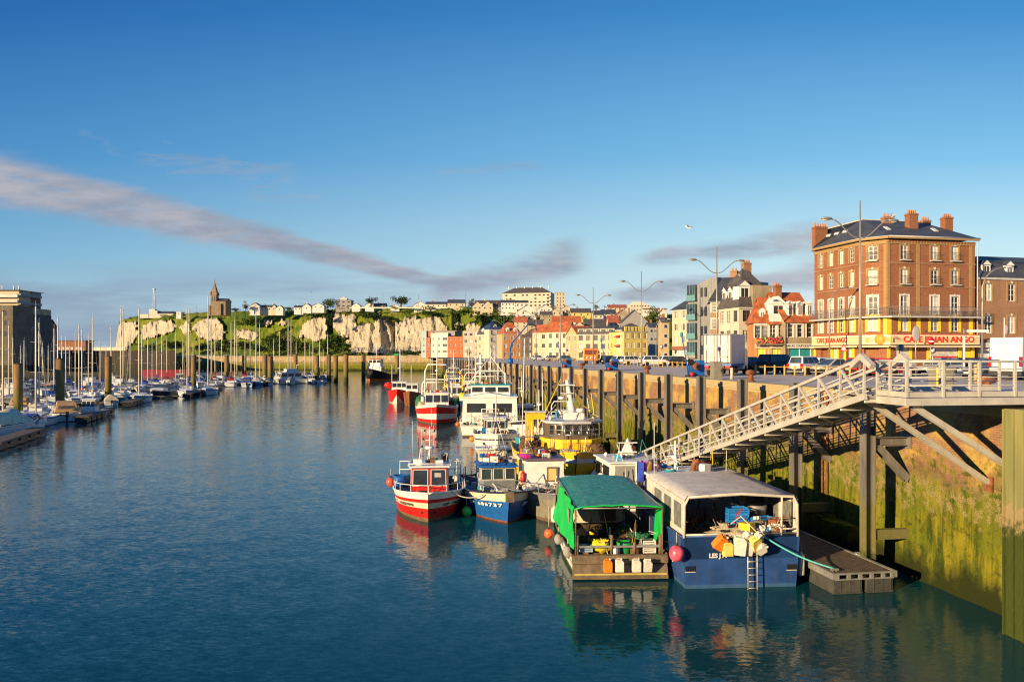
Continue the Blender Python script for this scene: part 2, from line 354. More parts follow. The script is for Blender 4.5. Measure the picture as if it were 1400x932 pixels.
# quay wall: brick above, weed below
def wallmat(name, along='y', green=1.0, top=7.0, red=(.36, .15, .075), och=(.60, .40, .085), darkall=0):
    def nodes(q, b):
        tcn = q.n('ShaderNodeTexCoord').outputs['Object']; sp = q.n('ShaderNodeSeparateXYZ'); q.link(tcn, sp.inputs[0])
        al = sp.outputs[1 if along == 'y' else 0]; z = sp.outputs[2]
        cv = q.n('ShaderNodeCombineXYZ'); q.link(al, cv.inputs[0]); q.link(z, cv.inputs[1]); cv = cv.outputs[0]
        br = q.n('ShaderNodeTexBrick'); q.link(cv, br.inputs['Vector']); br.inputs['Scale'].default_value = 1
        br.inputs['Brick Width'].default_value = .26; br.inputs['Row Height'].default_value = .085; br.inputs['Mortar Size'].default_value = .012
        br.inputs['Color1'].default_value = red+(1,); br.inputs['Color2'].default_value = (red[0]*.7, red[1]*.75, red[2]*.8, 1); br.inputs['Mortar'].default_value = (.34, .27, .17, 1)
        n1 = q.noise(cv, .55, 6, .62); n2 = q.noise(cv, 2.6, 6, .65); n3 = q.noise(q.map(cv, scale=(1, .16, 1)), 2.2, 6, .7); n4 = q.noise(cv, 9, 5, .7)
        n5 = q.noise(q.map(cv, scale=(1, .3, 1), loc=(7, 3, 0)), .8, 5, .6)
        base = q.mix(q.m('MULTIPLY', q.ss(n1, .44, .62), .75), br.outputs[0], och+(1,))
        base = q.mix(q.m('MULTIPLY', q.ss(n3, .50, .68), .7), base, (.20, .11, .05, 1))
        base = q.mix(q.m('MULTIPLY', q.ss(n4, .60, .72), .45), base, (.60, .46, .24, 1))
        base = q.mix(q.m('MULTIPLY', q.ss(n2, .56, .70), .55), base, (.15, .13, .02, 1))
        zz = q.m('ADD', z, q.m('MULTIPLY', q.m('SUBTRACT', n5, .5), 2.6))
        zz = q.m('ADD', zz, q.m('MULTIPLY', q.m('SUBTRACT', n2, .5), 1.8))
        alg = q.mix(q.ss(n3, .38, .62), (.040, .065, .004, 1), (.25, .22, .012, 1)); alg = q.mix(q.m('MULTIPLY', q.ss(n1, .46, .60), .7), alg, (.12, .15, .008, 1)); alg = q.mix(q.m('MULTIPLY', q.ss(n2, .52, .66), .75), alg, (.030, .042, .004, 1)); alg = q.mix(q.m('MULTIPLY', q.ss(n4, .56, .70), .6), alg, (.26, .20, .03, 1))
        f_alg = q.ss(zz, 4.5, 3.9); f_up = q.m('MULTIPLY', q.m('MULTIPLY', q.ss(zz, 6.0, 5.0), q.ss(n2, .46, .58)), .85)
        barn = q.mix(q.ss(q.noise(cv, 26, 4, .6), .40, .62), (.17, .13, .045, 1), (.46, .36, .15, 1))
        f_b = q.m('MULTIPLY', q.ss(zz, 2.9, 3.4), q.ss(zz, 4.6, 4.1)); f_b = q.m('MULTIPLY', f_b, q.ss(n2, .42, .60, 0, .85))
        dk = q.m('MULTIPLY', q.m('MULTIPLY', q.ss(zz, 3.9, 4.2), q.ss(zz, 5.0, 4.5)), .55)
        c = q.mix(q.m('MULTIPLY', f_up, green), base, alg); c = q.mix(dk, c, (.10, .075, .04, 1)); c = q.mix(f_alg, c, alg); c = q.mix(f_b, c, barn)
        c = q.mix(q.ss(zz, 1.5, .3), c, (.022, .028, .003, 1))
        c = q.mix(q.ss(z, top-.02, top), c, q.mix(n2, (.42, .33, .17, 1), (.56, .44, .22, 1)))
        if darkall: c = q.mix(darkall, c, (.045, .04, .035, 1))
        q.link(c, b.inputs['Base Color'])
        hh = q.m('ADD', q.m('MULTIPLY', br.outputs['Fac'], -.5), q.m('ADD', q.m('MULTIPLY', n4, .9), q.m('MULTIPLY', n2, .8)))
        bn = q.n('ShaderNodeBump'); bn.inputs['Strength'].default_value = .8; bn.inputs['Distance'].default_value = .05; q.link(hh, bn.inputs['Height']); q.link(bn.outputs[0], b.inputs['Normal'])
    return posmat(name, nodes, .85, .25)
M_wall = wallmat('quay_brick_and_weed')
def wall_rows(mb, u0, u1, v, ztop, mat, step=.5, amp=.05):
    """face of a masonry wall with its slow bulges, local x = across, y = along"""
    nu = int((u1-u0)/step); zs = [-2, -.5, .3, 1, 1.7, 2.4, 3.1, 3.8, 4.5, 5.2, 5.9, 6.5, 7.0]
    zs = [z for z in zs if z < ztop-.4]+[ztop-.38]
    rows = []
    for z in zs:
        rows.append([(v+amp*noise.noise(Vector((u0+i*(u1-u0)/nu*1.0, z*2, 5)))*(1.5 if z < 3.6 else .8)-max(0, .10*(1-z/3.5)), u0+i*(u1-u0)/nu, z) for i in range(nu+1)])
    mb.grid(rows, mat)
    mb.bx(v-.06, v+.75, u0, u1, ztop-.38, ztop+.02, mat)             # coping course
    mb.bx(v+.3, v+.75, u0, u1, -2, ztop-.38, mat)
wq = MB(); wall_rows(wq, -80, 150, WALL, QZ, M_wall)
quay_wall = wq.build('quay_wall', rz=QA, label='long brick quay wall with green weed below, right of the fishing boats', cat='wall')
wq2 = MB(); wall_rows(wq2, 150, 330, WALL, QZ, M_wall, 1.5)
o = wq2.build('wall_far_end', quay_wall)
ft = MB(); M_foot = wallmat('weedy_footing', top=20, green=1)
ft.bx(WALL-.95, WALL-.02, 33.5, 120, -1, 1.35, M_foot)
for i in range(160):
    u = random.uniform(33.5, 90); ft.box((WALL-.95+random.uniform(-.03, .5), u, 1.35+random.uniform(-.1, .05)), (.3, random.uniform(.2, .8), .2), M_foot, rz=random.uniform(-.4, .4))
ft.build('footing', quay_wall)

# far walls across the basin (each faces the water)
def facing_wall(name, label, x0, D0, x1, D1, z1, mat, z0=-2, th=.6, parent=None):
    a, b_ = PX(x0, D0), PX(x1, D1); d = b_-a; L = d.length; rz = atan2(d.y, d.x); mb = MB()
    n = max(2, int(L/4)); zs = [z0, .5, 2, 3.5, 5, 6.5]; zs = [z for z in zs if z < z1-.6]+[z1-.4]
    mb.grid([[(L*i/n, .25*noise.noise(Vector((i*.7, z, x0))), z) for i in range(n+1)] for z in zs], mat)
    mb.bx(0, L, -.12, th, z1-.4, z1, mat); mb.bx(0, L, .3, th, z0, z1-.4, mat)
    return mb.build(name, loc=(a.x, a.y, 0), rz=rz, label=label, cat='wall')
M_farw = wallmat('far_quay_stone', 'x', top=9.3, red=(.42, .30, .17), och=(.52, .42, .24)); M_fardk = wallmat('dark_and_shaded_stone', 'x', darkall=.92, top=30)  # darkall also puts the jetty wall's shade into the stone colour
facing_wall('quay_wall', 'tan stone quay wall across the basin below the green cliff', 238, 492, 470, 462, 8.3, M_farw)
facing_wall('quay_wall', 'pale rocky quay wall between the tugboat and the coloured flats', 470, 462, 592, 447, 8.6, M_farw)
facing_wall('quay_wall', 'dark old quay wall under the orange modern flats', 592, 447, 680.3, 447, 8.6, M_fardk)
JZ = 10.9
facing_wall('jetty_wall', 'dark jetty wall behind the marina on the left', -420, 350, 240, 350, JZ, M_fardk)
jt = MB(); jt.poly([PX(-420, 350.7, JZ-.1), PX(240, 350.7, JZ-.1), PX(238, 492, JZ-.1), PX(120, 700, JZ-.1), PX(-420, 900, JZ-.1)], M_asph)
jt.build('jetty_ground', kind='structure')
pw = MB(); a, b_ = PX(98, 520, JZ), PX(172, 505, JZ); pw.bar(a+V(0, 0, 1.4), b_+V(0, 0, 1.4), .6, 3.0, pbr('pale_parapet', (.52, .46, .36), .8, var=.2, dirt=.3, vs=.3)); pw.build('parapet_wall', label='pale sea parapet wall beyond the dark jetty', cat='wall')

# -------------------------------------------------- steel fender piles along the quay
M_pile = pbr('weathered_pile_steel', (.17, .17, .165), .5, metal=.5, var=.25, vs=1.2, dirt=.5, streak=True, dirtc=(.12, .10, .05), bump=.2)
def pile_nodes(q, b):
    tcn = q.n('ShaderNodeTexCoord').outputs['Object']; sp = q.n('ShaderNodeSeparateXYZ'); q.link(tcn, sp.inputs[0]); z = sp.outputs[2]
    n1 = q.noise(q.map(tcn, scale=(1, 1, .15)), 3, 6, .65); n2 = q.noise(tcn, 5, 6, .7)
    c = q.mix(q.ss(n1, .35, .7), (.22, .205, .185, 1), (.13, .12, .10, 1)); zz = q.m('ADD', z, q.m('MULTIPLY', q.m('SUBTRACT', n2, .5), 2.0))
    c = q.mix(q.ss(zz, 3.6, 2.6), c, q.mix(n2, (.10, .11, .03, 1), (.26, .22, .10, 1))); c = q.mix(q.ss(zz, 1.4, .5), c, (.035, .05, .01, 1))
    q.link(c, b.inputs['Base Color']); b.inputs['Metallic'].default_value = .15
    bn = q.n('ShaderNodeBump'); bn.inputs['Strength'].default_value = .5; bn.inputs['Distance'].default_value = .02; q.link(n2, bn.inputs['Height']); q.link(bn.outputs[0], b.inputs['Normal'])
M_post = posmat('pile_steel_and_weed', pile_nodes, .55, .4)
def hbeam(mb, x, y, z0, z1, w, d, m, t=.035):
    mb.bx(x-w/2, x-w/2+t, y-d/2, y+d/2, z0, z1, m); mb.bx(x+w/2-t, x+w/2, y-d/2, y+d/2, z0, z1, m); mb.bx(x-w/2+t, x+w/2-t, y-t/2, y+t/2, z0, z1, m)
PU0, PS = 30.6, 5.9
pile = thing('fender_pile', 'tall steel H-section pile standing in the water by the pontoon corner', 'pile', Q(PU0, POSTV), QA, 'steel fender piles along the quay wall')
b = MB(); hbeam(b, 0, 0, -3, 7.84, .46, .44, M_post); b.build('post', pile)
b = MB(); z = 5.6
for dz in (-.17, .17): b.bar((.25, 0, z+dz), (WALL-POSTV-.02, 0, z+dz), .34, .03, M_post)
b.bar((.25, 0, z), (WALL-POSTV-.02, 0, z), .03, .34, M_post); b.bx(WALL-POSTV-.10, WALL-POSTV-.03, -.28, .28, z-.3, z+.3, M_post); b.build('bracket', pile)
b = MB()
for dy in (-.13, .13): b.bar((.4, dy, z-.2), (WALL-POSTV-.05, dy, 4.0), .03, .30, M_post)
b.bar((.4, 0, z-.2), (WALL-POSTV-.05, 0, 4.0), .26, .03, M_post); b.build('strut', pile)
b = MB(); b.bar((.25, 0, 1.75), (WALL-POSTV-.02, 0, 1.75), .3, .4, M_post); b.build('lower_bracket', pile)
near_names = {1: 'standing in the water behind the gangway middle, beside the blue boat roof', 2: 'just left of the gangway foot, before the rusty mooring bollard', 3: 'in front of the blue winch with the leaning pole', 4: 'second to the left of the gangway foot', 5: 'third to the left of the gangway foot', 6: 'fourth to the left of the gangway foot'}
for k in range(1, 41):
    lab = 'steel H-section pile '+near_names[k] if k in near_names else 'steel H-section pile in the even row along the far quay wall'
    copy_tree(pile, lab, Q(PU0+PS*k, POSTV))
# the large corner pile at the right edge
def bigpile_nodes(q, b):
    tcn = q.n('ShaderNodeTexCoord').outputs['Object']; sp = q.n('ShaderNodeSeparateXYZ'); q.link(tcn, sp.inputs[0]); z = sp.outputs[2]
    n1 = q.noise(q.map(tcn, scale=(1, 1, .12)), 2.2, 6, .6); n2 = q.noise(tcn, 3.5, 7, .7); n3 = q.noise(q.map(tcn, scale=(1, 1, .25)), 14, 5, .7)
    c = q.mix(q.ss(n1, .35, .7), (.20, .20, .075, 1), (.34, .30, .12, 1)); c = q.mix(q.m('MULTIPLY', q.ss(n3, .62, .75), .4), c, (.14, .12, .05, 1)); zz = q.m('ADD', z, q.m('MULTIPLY', q.m('SUBTRACT', n2, .5), 2.2))
    c = q.mix(q.ss(zz, 4.4, 4.1), c, (.30, .23, .11, 1)); c = q.mix(q.ss(zz, 3.9, 3.3), c, q.mix(n3, (.02, .036, .005, 1), (.075, .09, .012, 1)))
    q.link(c, b.inputs['Base Color']); bn = q.n('ShaderNodeBump'); bn.inputs['Strength'].default_value = .7; bn.inputs['Distance'].default_value = .05; q.link(q.m('MULTIPLY', n3, q.ss(z, 5, 3.6, .15, 1)), bn.inputs['Height']); q.link(bn.outputs[0], b.inputs['Normal'])
M_bigp = posmat('mossy_corner_pile', bigpile_nodes, .75)
b = MB()
pr = [(0, -.45), (.10, -.55), (.42, -.55), (.52, -.47), (.62, -.55), (1.05, -.55), (1.30, -.40), (1.9, -.40), (1.9, .45), (0, .45)]
b.prism(pr, -3, 7.42, M_bigp, 'z')
for y0_, y1_ in ((-.45, -.39), (-.02, .02), (.38, .45)): b.bx(-.07, -.003, y0_, y1_, -3, 7.40, M_bigp)
b.build('corner_pile', loc=Q(23.2, 20.22), rz=QA, label='wide pale mossy steel pile at the right edge under the landing stage', cat='pile')

# -------------------------------------------------- landing stage and gangway
DZ = 7.82
st = thing('landing_stage', 'pale metal landing stage with rails on the quay corner, gangway attached', 'landing stage', Q(0, 0), QA)
b = MB()
b.bx(16.62, 23.4, 23.4, 23.52, DZ-.26, DZ-.02, alu); b.bx(16.5, 16.62, 23.4, 25.0, DZ-.26, DZ-.02, alu); b.bx(16.62, 23.4, 27.3, 27.42, DZ-.26, DZ-.02, alu)
for v in [17.4+.9*i for i in range(7)]: b.bx(v, v+.1, 23.52, 27.3, DZ-.24, DZ-.1, alu)
b.build('frame', st)
grat = pbr('grating_deck', (.30, .29, .26), .6, var=.2, vs=8, dirt=.4, bump=.8, bs=60)
b = MB(); b.bx(16.63, 23.5, 23.53, 27.29, DZ-.06, DZ, grat); b.build('deck', st)
def rail_run(parent, pts, posts, h=1.15, mids=(.38, .64, .90), kick=True, m=alu, name='railing', r=.026, pr=.045):
    b = MB()
    for p, q_ in zip(pts[:-1], pts[1:]):
        p, q_ = Vector(p), Vector(q_); b.tube([p+V(0, 0, h), q_+V(0, 0, h)], r*1.35, m, 8)
        for z in mids: b.tube([p+V(0, 0, z), q_+V(0, 0, z)], r*.8, m, 6)
        if kick: b.bar(p+V(0, 0, .09), q_+V(0, 0, .09), .02, .17, m)
    for p in posts: b.bar(Vector(p)+V(0, 0, 0), Vector(p)+V(0, 0, h+.02), pr*2, pr*1.7, m)
    return b.build(name, parent)
rail_run(st, [(16.56, 23.46, DZ), (23.2, 23.46, DZ)], [(16.56+1.30*i, 23.46, DZ) for i in range(6)])
rail_run(st, [(16.56, 23.46, DZ), (16.56, 25.0, DZ)], [(16.56, 24.3, DZ), (16.56, 25.0, DZ)])
rail_run(st, [(18.2, 27.36, DZ), (23.2, 27.36, DZ)], [(18.2+1.25*i, 27.36, DZ) for i in range(5)])
for u, zz, v0 in ((25.7, 4.6, 16.75), (23.75, 4.95, 16.95)):
    b = MB(); p, q_ = V(v0, u, DZ-.25), V(WALL-.08, u+.3, zz)
    b.bar(p, q_, .20, .06, alu); b.bar(p+V(0, -.08, -.02), q_+V(0, -.08, -.02), .03, .18, alu); b.bar(p+V(0, .08, -.02), q_+V(0, .08, -.02), .03, .18, alu)
    b.bx(WALL-.10, WALL-.05, u+.1, u+.5, zz-.35, zz+.2, rust); b.build('brace', st)
b = MB(); b.bx(21.0, 21.3, 23.3, 23.39, DZ-.62, DZ-.27, alu); b.bx(21.05, 21.25, 23.1, 23.3, DZ-.6, DZ-.45, alu); b.build('bracket', st)

gw = thing('gangway', 'long pale aluminium truss gangway sloping down to the floating pontoon', 'gangway', Q(0, 0), QA)
GU0, GZ, GS, NP, PL, TH = 25.0, DZ-.02, .254, 19, 1.44, 1.28
def gz(u): return GZ-GS*(u-GU0)
for v, nm in ((16.05, 'truss'), (17.55, 'truss')):
    b = MB()
    b.bar((v, GU0-.1, gz(GU0-.1)+TH), (v, GU0+NP*PL, gz(GU0+NP*PL)+TH), .11, .11, alu)
    b.bar((v, GU0-.1, gz(GU0-.1)+.28), (v, GU0+NP*PL, gz(GU0+NP*PL)+.28), .06, .07, alu)
    b.bar((v, GU0-.1, gz(GU0-.1)-.04), (v, GU0+NP*PL, gz(GU0+NP*PL)-.04), .12, .22, alu)
    for i in range(NP+1):
        u = GU0+i*PL; z = gz(u)
        b.bar((v, u, z), (v, u-.05, z+TH), .07, .07, alu)
        if i > 0: b.bar((v, u, z+TH), (v, u-PL+.25, gz(u-PL+.25)+.05), .075, .08, alu)
    inn = .12 if v < 17 else -.12
    for zz in (.55, .95): b.tube([(v+inn, GU0, gz(GU0)+zz), (v+inn, GU0+NP*PL, gz(GU0+NP*PL)+zz)], .02, alu, 6)
    b.build(nm, gw)
b = MB(); u1 = GU0+NP*PL
b.hexa([V(16.13, GU0, gz(GU0)-.08), V(17.47, GU0, gz(GU0)-.08), V(17.47, u1, gz(u1)-.08), V(16.13, u1, gz(u1)-.08)], [V(16.13, GU0, gz(GU0)), V(17.47, GU0, gz(GU0)), V(17.47, u1, gz(u1)), V(16.13, u1, gz(u1))], grat)
b.build('walkway', gw)
b = MB()
for i in range(NP+1):
    u = GU0+i*PL; b.bar((16.1, u, gz(u)-.17), (17.5, u, gz(u)-.17), .07, .12, alu)
    if i < NP: b.bar((16.1, u, gz(u)-.2), (17.5, u+PL, gz(u+PL)-.2), .06, .06, alu)
b.build('underframe', gw)
for v in (16.05, 17.55):     # gable ends of the trusses with their pointed sheet
    b = MB(); b.prism([(GU0-.55, DZ+1.05), (GU0+.1, DZ+1.42), (GU0+.75, DZ+1.06), (GU0+.6, DZ+.9), (GU0+.1, DZ+1.2), (GU0-.45, DZ+.9)], v-.09, v+.09, alu, 'x'); b.build('end_plate', gw)
b = MB(); b.bx(15.95, 17.65, u1-.2, u1+.5, .96, 1.05, galv); b.cyl((15.9, u1, 1.1), (17.7, u1, 1.1), .12, .12, rubber); b.build('landing_roller', gw)

# -------------------------------------------------- floating pontoon under the gangway
pt = thing('floating_pontoon', 'grey decked floating pontoon with black floats at the foot of the wall', 'pontoon', Q(28.4, 16.95), QA)
timb = pbr('dark_deck_boards', (.11, .075, .05), .8, var=.35, vs=4, dirt=.4, dirtc=(.2, .16, .1), bump=.5)
conc = pbr('float_concrete', (.055, .055, .05), .8, var=.25, vs=3, dirt=.5, streak=True, dirtc=(.06, .07, .02), bump=.4)
b = MB()
for i in range(220): b.bx(.14, 2.5, .12+i*.155, .26+i*.155, .78, .82, timb)
b.build('deck_boards', pt)
b = MB()
for x in (0, 2.56): b.bx(x, x+.14, 0, 34.3, .60, .84, galv)
b.bx(.14, 2.56, 0, .09, .77, .83, galv); b.bx(.14, 2.56, 0, .09, .56, .61, galv)
for x in (.14, .62, 1.1, 1.58, 2.06, 2.45): b.bx(x, x+.13, 0, .09, .61, .77, galv)
b.bx(.14, 2.56, .5, .6, .6, .77, galv); b.build('frame', pt)
for j in range(5):
    for x0, x1 in ((.12, 1.28), (1.5, 2.58)):
        b = MB(); y0 = .12+j*7.0; b.bx(x0, x1, y0, y0+2.6 if j else y0+2.2, -.35, .55, conc)
        for k in range(3): b.bx(x0+.02+(x1-x0)*k/3+(.25), x0+.05+(x1-x0)*k/3+.25, y0-.02, y0, .0, .54, conc)
        b.bx(x0-.02, x1+.02, y0-.03, y0+2.2, .02, .07, conc)
        b.build('float_block', pt)
b = MB(); b.box((.28, .35, .9), (.30, .12, .07), galv); b.cyl((.2, .35, .8), (.2, .35, .92), .035, .035, galv); b.cyl((.36, .35, .8), (.36, .35, .92), .035, .035, galv); b.build('cleat', pt)
b = MB(); b.tube([(2.75-.1*cos(t/6.0), 2.6+.25*sin(t/6.0), .84) for t in range(0, 38)], .05, galv, 6); b.build('pile_guide', pt)

# ladder fixed on the wall
ld = MB()
for du in (0, .45): ld.bar((WALL-.14, 36.6+du, 0), (WALL-.14, 36.6+du, 7.5), .05, .07, rust)
for i in range(25): ld.tube([(WALL-.14, 36.6, .3*i+.2), (WALL-.14, 37.05, .3*i+.2)], .016, rust, 5)
ld.build('wall_ladder', rz=QA, label='dark rusty ladder fixed to the quay wall behind the gangway', cat='ladder')
# ================================================ BUILDINGS
brick = pbr('red_brown_brick', (.36, .135, .065), .85, var=.25, vs=1.2, dirt=.25, dirtc=(.16, .08, .05), bump=.4, bs=8)
def brickmat(name, c1, c2, mortar, sx=.24, sz=.08):
    def nodes(q, b):
        geo = q.n('ShaderNodeNewGeometry'); tcn = q.n('ShaderNodeTexCoord').outputs['Object']; sp = q.n('ShaderNodeSeparateXYZ'); q.link(tcn, sp.inputs[0])
        cv = q.n('ShaderNodeCombineXYZ'); q.link(q.m('ADD', sp.outputs[0], sp.outputs[1]), cv.inputs[0]); q.link(sp.outputs[2], cv.inputs[1])
        br = q.n('ShaderNodeTexBrick'); q.link(cv.outputs[0], br.inputs['Vector']); br.inputs['Scale'].default_value = 1
        br.inputs['Brick Width'].default_value = sx; br.inputs['Row Height'].default_value = sz; br.inputs['Mortar Size'].default_value = .01
        br.inputs['Color1'].default_value = c1+(1,); br.inputs['Color2'].default_value = c2+(1,); br.inputs['Mortar'].default_value = mortar+(1,)
        n = q.noise(tcn, .45, 5, .6); n2 = q.noise(q.map(tcn, scale=(1, 1, .2)), 1.5, 6, .65)
        c = q.mix(q.m('MULTIPLY', q.ss(n, .4, .65), .35), br.outputs[0], tuple(x*.6 for x in c1)+(1,)); c = q.mix(q.m('MULTIPLY', q.ss(n2, .55, .75), .4), c, tuple(x*.55 for x in mortar)+(1,))
        q.link(c, b.inputs['Base Color'])
    return posmat(name, nodes, .85, .3)
M_brick = brickmat('brown_brick', (.33, .105, .042), (.21, .065, .028), (.30, .20, .12))
M_brick2 = brickmat('orange_brick', (.34, .16, .08), (.26, .115, .055), (.40, .30, .2))
M_brickY = brickmat('buff_brick', (.40, .245, .09), (.31, .18, .065), (.34, .25, .14))
def plaster(name, c, v=.1, d=.3):
    c = tuple(x*.80 for x in c)
    return pbr(name, c, .85, var=v, vs=.5, dirt=d, streak=True, dirtc=tuple(x*.62 for x in c), bump=.15)
creamw = plaster('cream_render', (.66, .56, .38)); palew = plaster('pale_render', (.70, .64, .50)); whitew = plaster('white_render', (.78, .75, .68)); yelloww = plaster('yellow_render', (.74, .60, .17))
orangew = plaster('orange_render', (.60, .27, .10)); sandw = plaster('sand_render', (.56, .44, .24)); greyw = plaster('grey_render', (.36, .34, .31)); stonew = plaster('stone_wall', (.42, .34, .22), .25, .6)
darkgrey = plaster('slate_grey_panel', (.27, .275, .27)); darkw = plaster('dark_and_shaded_wall', (.10, .09, .085), .25, .5); yel = pbr('bright_yellow_paint', (.85, .60, .03), .6, dirt=.1); redbr = plaster('dull_red_wall', (.32, .12, .08))  # darkw includes the shade painted onto the far-left waterfront building
def tiles(name, c, rh=.28, v=.2):
    def nodes(q, b):
        tcn = q.n('ShaderNodeTexCoord').outputs['Object']; n = q.noise(tcn, .8, 6, .65); n2 = q.noise(tcn, 5, 4, .7)
        sp = q.n('ShaderNodeSeparateXYZ'); q.link(tcn, sp.inputs[0]); wv = q.m('FRACT', q.m('MULTIPLY', sp.outputs[2], 1/rh))
        cc = q.mix(q.ss(n, .35, .65), tuple(x*(1-v) for x in c)+(1,), tuple(min(1, x*(1+v)) for x in c)+(1,)); cc = q.mix(q.m('MULTIPLY', q.ss(n2, .5, .75), .5), cc, tuple(x*.55 for x in c)+(1,))
        q.link(cc, b.inputs['Base Color']); bn = q.n('ShaderNodeBump'); bn.inputs['Strength'].default_value = .6; bn.inputs['Distance'].default_value = .03
        q.link(q.m('ADD', wv, q.m('MULTIPLY', n2, .6)), bn.inputs['Height']); q.link(bn.outputs[0], b.inputs['Normal'])
    return posmat(name, nodes, .6, .4)
slate = tiles('slate_roof', (.062, .068, .085)); slate2 = tiles('brown_slate_roof', (.10, .085, .075)); otile = tiles('orange_tile_roof', (.46, .125, .04), v=.32); rtile = tiles('red_tile_roof', (.38, .11, .06)); zinc = tiles('zinc_roof', (.25, .255, .25), 1.0, .1)
btile = tiles('dark_blue_roof', (.03, .05, .12))
lead = pbr('roof_lead', (.5, .49, .45), .6); wframe = pbr('white_window_frame', (.78, .76, .70), .5, var=.05); iron = pbr('dark_balcony_iron', (.05, .045, .04), .6)
pot = pbr('chimney_pot_clay', (.55, .22, .10), .8)
PANES = [glass, glassb, curtain, glassm('grey_curtain_glass', (.20, .19, .17), .12)]  # last pane is a mid-grey curtain tone

WINC = {}
def window_mesh(w, h, style, pane):
    key = (round(w, 2), round(h, 2), style, pane)
    if key in WINC: return WINC[key]
    b = MB(); t = min(.08, w*.09); fm = wframe if 'dark' not in style else pbr('brown_window_frame', (.16, .09, .05), .6)
    y0, y1 = .10, .16
    b.bx(0, t, y0, y1, 0, h, fm); b.bx(w-t, w, y0, y1, 0, h, fm); b.bx(t, w-t, y0, y1, 0, t, fm); b.bx(t, w-t, y0, y1, h-t, h, fm)
    if w > .7: b.bx(w/2-t*.5, w/2+t*.5, y0, y1, t, h-t, fm)
    if h > 1.3 and 'plain' not in style:
        for k in (.36, .68):
            b.bx(t, w/2-t*.5, y0+.02, y1-.01, h*k-.02, h*k+.02, fm); b.bx(w/2+t*.5, w-t, y0+.02, y1-.01, h*k-.02, h*k+.02, fm)
    if 'sill' in style: b.bx(-.08, w+.08, -.10, .0, -.12, -.003, lead)
    if 'shut' in style: b.bx(-w*.5, -.04, -.05, -.004, 0, h, wframe); b.bx(w+.04, w*1.5, -.05, -.004, 0, h, wframe)
    if 'half' in style: b.bx(t, w*.5, .065, .095, t, h-t, wframe)
    for nm, mat, bw in (('yel', yel, .28), ('buff', M_brickY, .20), ('whi', whitew, .16), ('sto', palew, .16)):
        if nm in style:
            b.bx(-bw, -.003, -.05, .06, -.05, h, mat); b.bx(w+.003, w+bw, -.05, .06, -.05, h, mat); b.bx(-bw, w+bw, -.05, .06, h+.002, h+bw*1.1, mat)
            b.bx(w/2-.1, w/2+.1, -.09, .05, h+.02, h+bw*1.5, palew)
    if 'bal' in style:
        b.bx(-.15, w+.15, -.38, -.006, -.16, -.06, lead)
        b.tube([(-.12, -.35, .75), (w+.12, -.35, .75)], .02, iron, 4); b.tube([(-.12, -.35, .05), (w+.12, -.35, .05)], .015, iron, 4)
        for i in range(int(w/.11)+3): b.bx(-.12+i*.11, -.11+i*.11, -.355, -.345, -.06, .75, iron)
    b1 = b.mesh('window'); g_ = MB(); g_.bx(t*.5, w-t*.5, y1-.035, y1-.015, t*.5, h-t*.5, PANES[pane]); WINC[key] = (b1, g_.mesh('pane')); return WINC[key]
class Facade:
    """wall plane from p0 to p1 (left to right seen from outside), real openings with reveals, windows set into them"""
    def __init__(s, bld, wallmb, p0, p1, z0, z1, mat, th=.3):
        s.b = bld; s.mb = wallmb; s.p0 = Vector((p0[0], p0[1], 0)); s.p1 = Vector((p1[0], p1[1], 0)); s.z0, s.z1, s.mat, s.th = z0, z1, mat, th
        s.d = (s.p1-s.p0); s.L = s.d.length; s.d.normalize(); s.n = Vector((s.d.y, -s.d.x, 0)); s.op = []; s.rz = atan2(s.d.y, s.d.x)
    def pt(s, a, z, o=0): q_ = s.p0+s.d*a+s.n*o; return Vector((q_.x, q_.y, z))
    def win(s, a, z, w, h, style='sill', pane=None, name='window'):
        if pane is None: pane = random.choice([0, 0, 1, 2, 3])
        s.op.append((a-w/2, a+w/2, z, z+h)); me = window_mesh(w, h, style, pane)
        q_ = s.pt(a-w/2, z); o = mo(name, me[0], s.b, q_, s.rz); mo('pane', me[1], o)
    def hole(s, a0, a1, z0, z1): s.op.append((a0, a1, z0, z1))
    def slab(s, a0, a1, z0, z1, m, out=.06, inn=-.002, mb=None):
        (mb or s.mb).hexa([s.pt(a0, z0, out), s.pt(a1, z0, out), s.pt(a1, z0, -inn*-1 if False else .002), s.pt(a0, z0, .002)], [s.pt(a0, z1, out), s.pt(a1, z1, out), s.pt(a1, z1, .002), s.pt(a0, z1, .002)], m)
    def finish(s):
        xs = sorted(set([0, s.L]+[round(v, 4) for o in s.op for v in o[:2]])); zs = sorted(set([s.z0, s.z1]+[round(v, 4) for o in s.op for v in o[2:]]))
        def inside(x, z): return any(o[0] < x < o[1] and o[2] < z < o[3] for o in s.op)
        vs = []; fs = []
        for i in range(len(xs)-1):
            for j in range(len(zs)-1):
                if not inside((xs[i]+xs[i+1])/2, (zs[j]+zs[j+1])/2):
                    k = len(vs); vs += [s.pt(xs[i], zs[j]), s.pt(xs[i+1], zs[j]), s.pt(xs[i+1], zs[j+1]), s.pt(xs[i], zs[j+1])]; fs.append((k, k+1, k+2, k+3))
        for a0, a1, z0, z1 in s.op:
            for A, B_, C_, D_ in (((a0, z0), (a0, z1), None, None), ((a1, z1), (a1, z0), None, None), ((a1, z0), (a0, z0), None, None), ((a0, z1), (a1, z1), None, None)):
                k = len(vs); vs += [s.pt(*A), s.pt(*B_), s.pt(B_[0], B_[1], -s.th), s.pt(A[0], A[1], -s.th)]; fs.append((k, k+1, k+2, k+3))
            k = len(vs); vs += [s.pt(a0, z0, -s.th), s.pt(a1, z0, -s.th), s.pt(a1, z1, -s.th), s.pt(a0, z1, -s.th)]; fs.append((k, k+1, k+2, k+3))
        s.mb.add(vs, fs, s.mat)
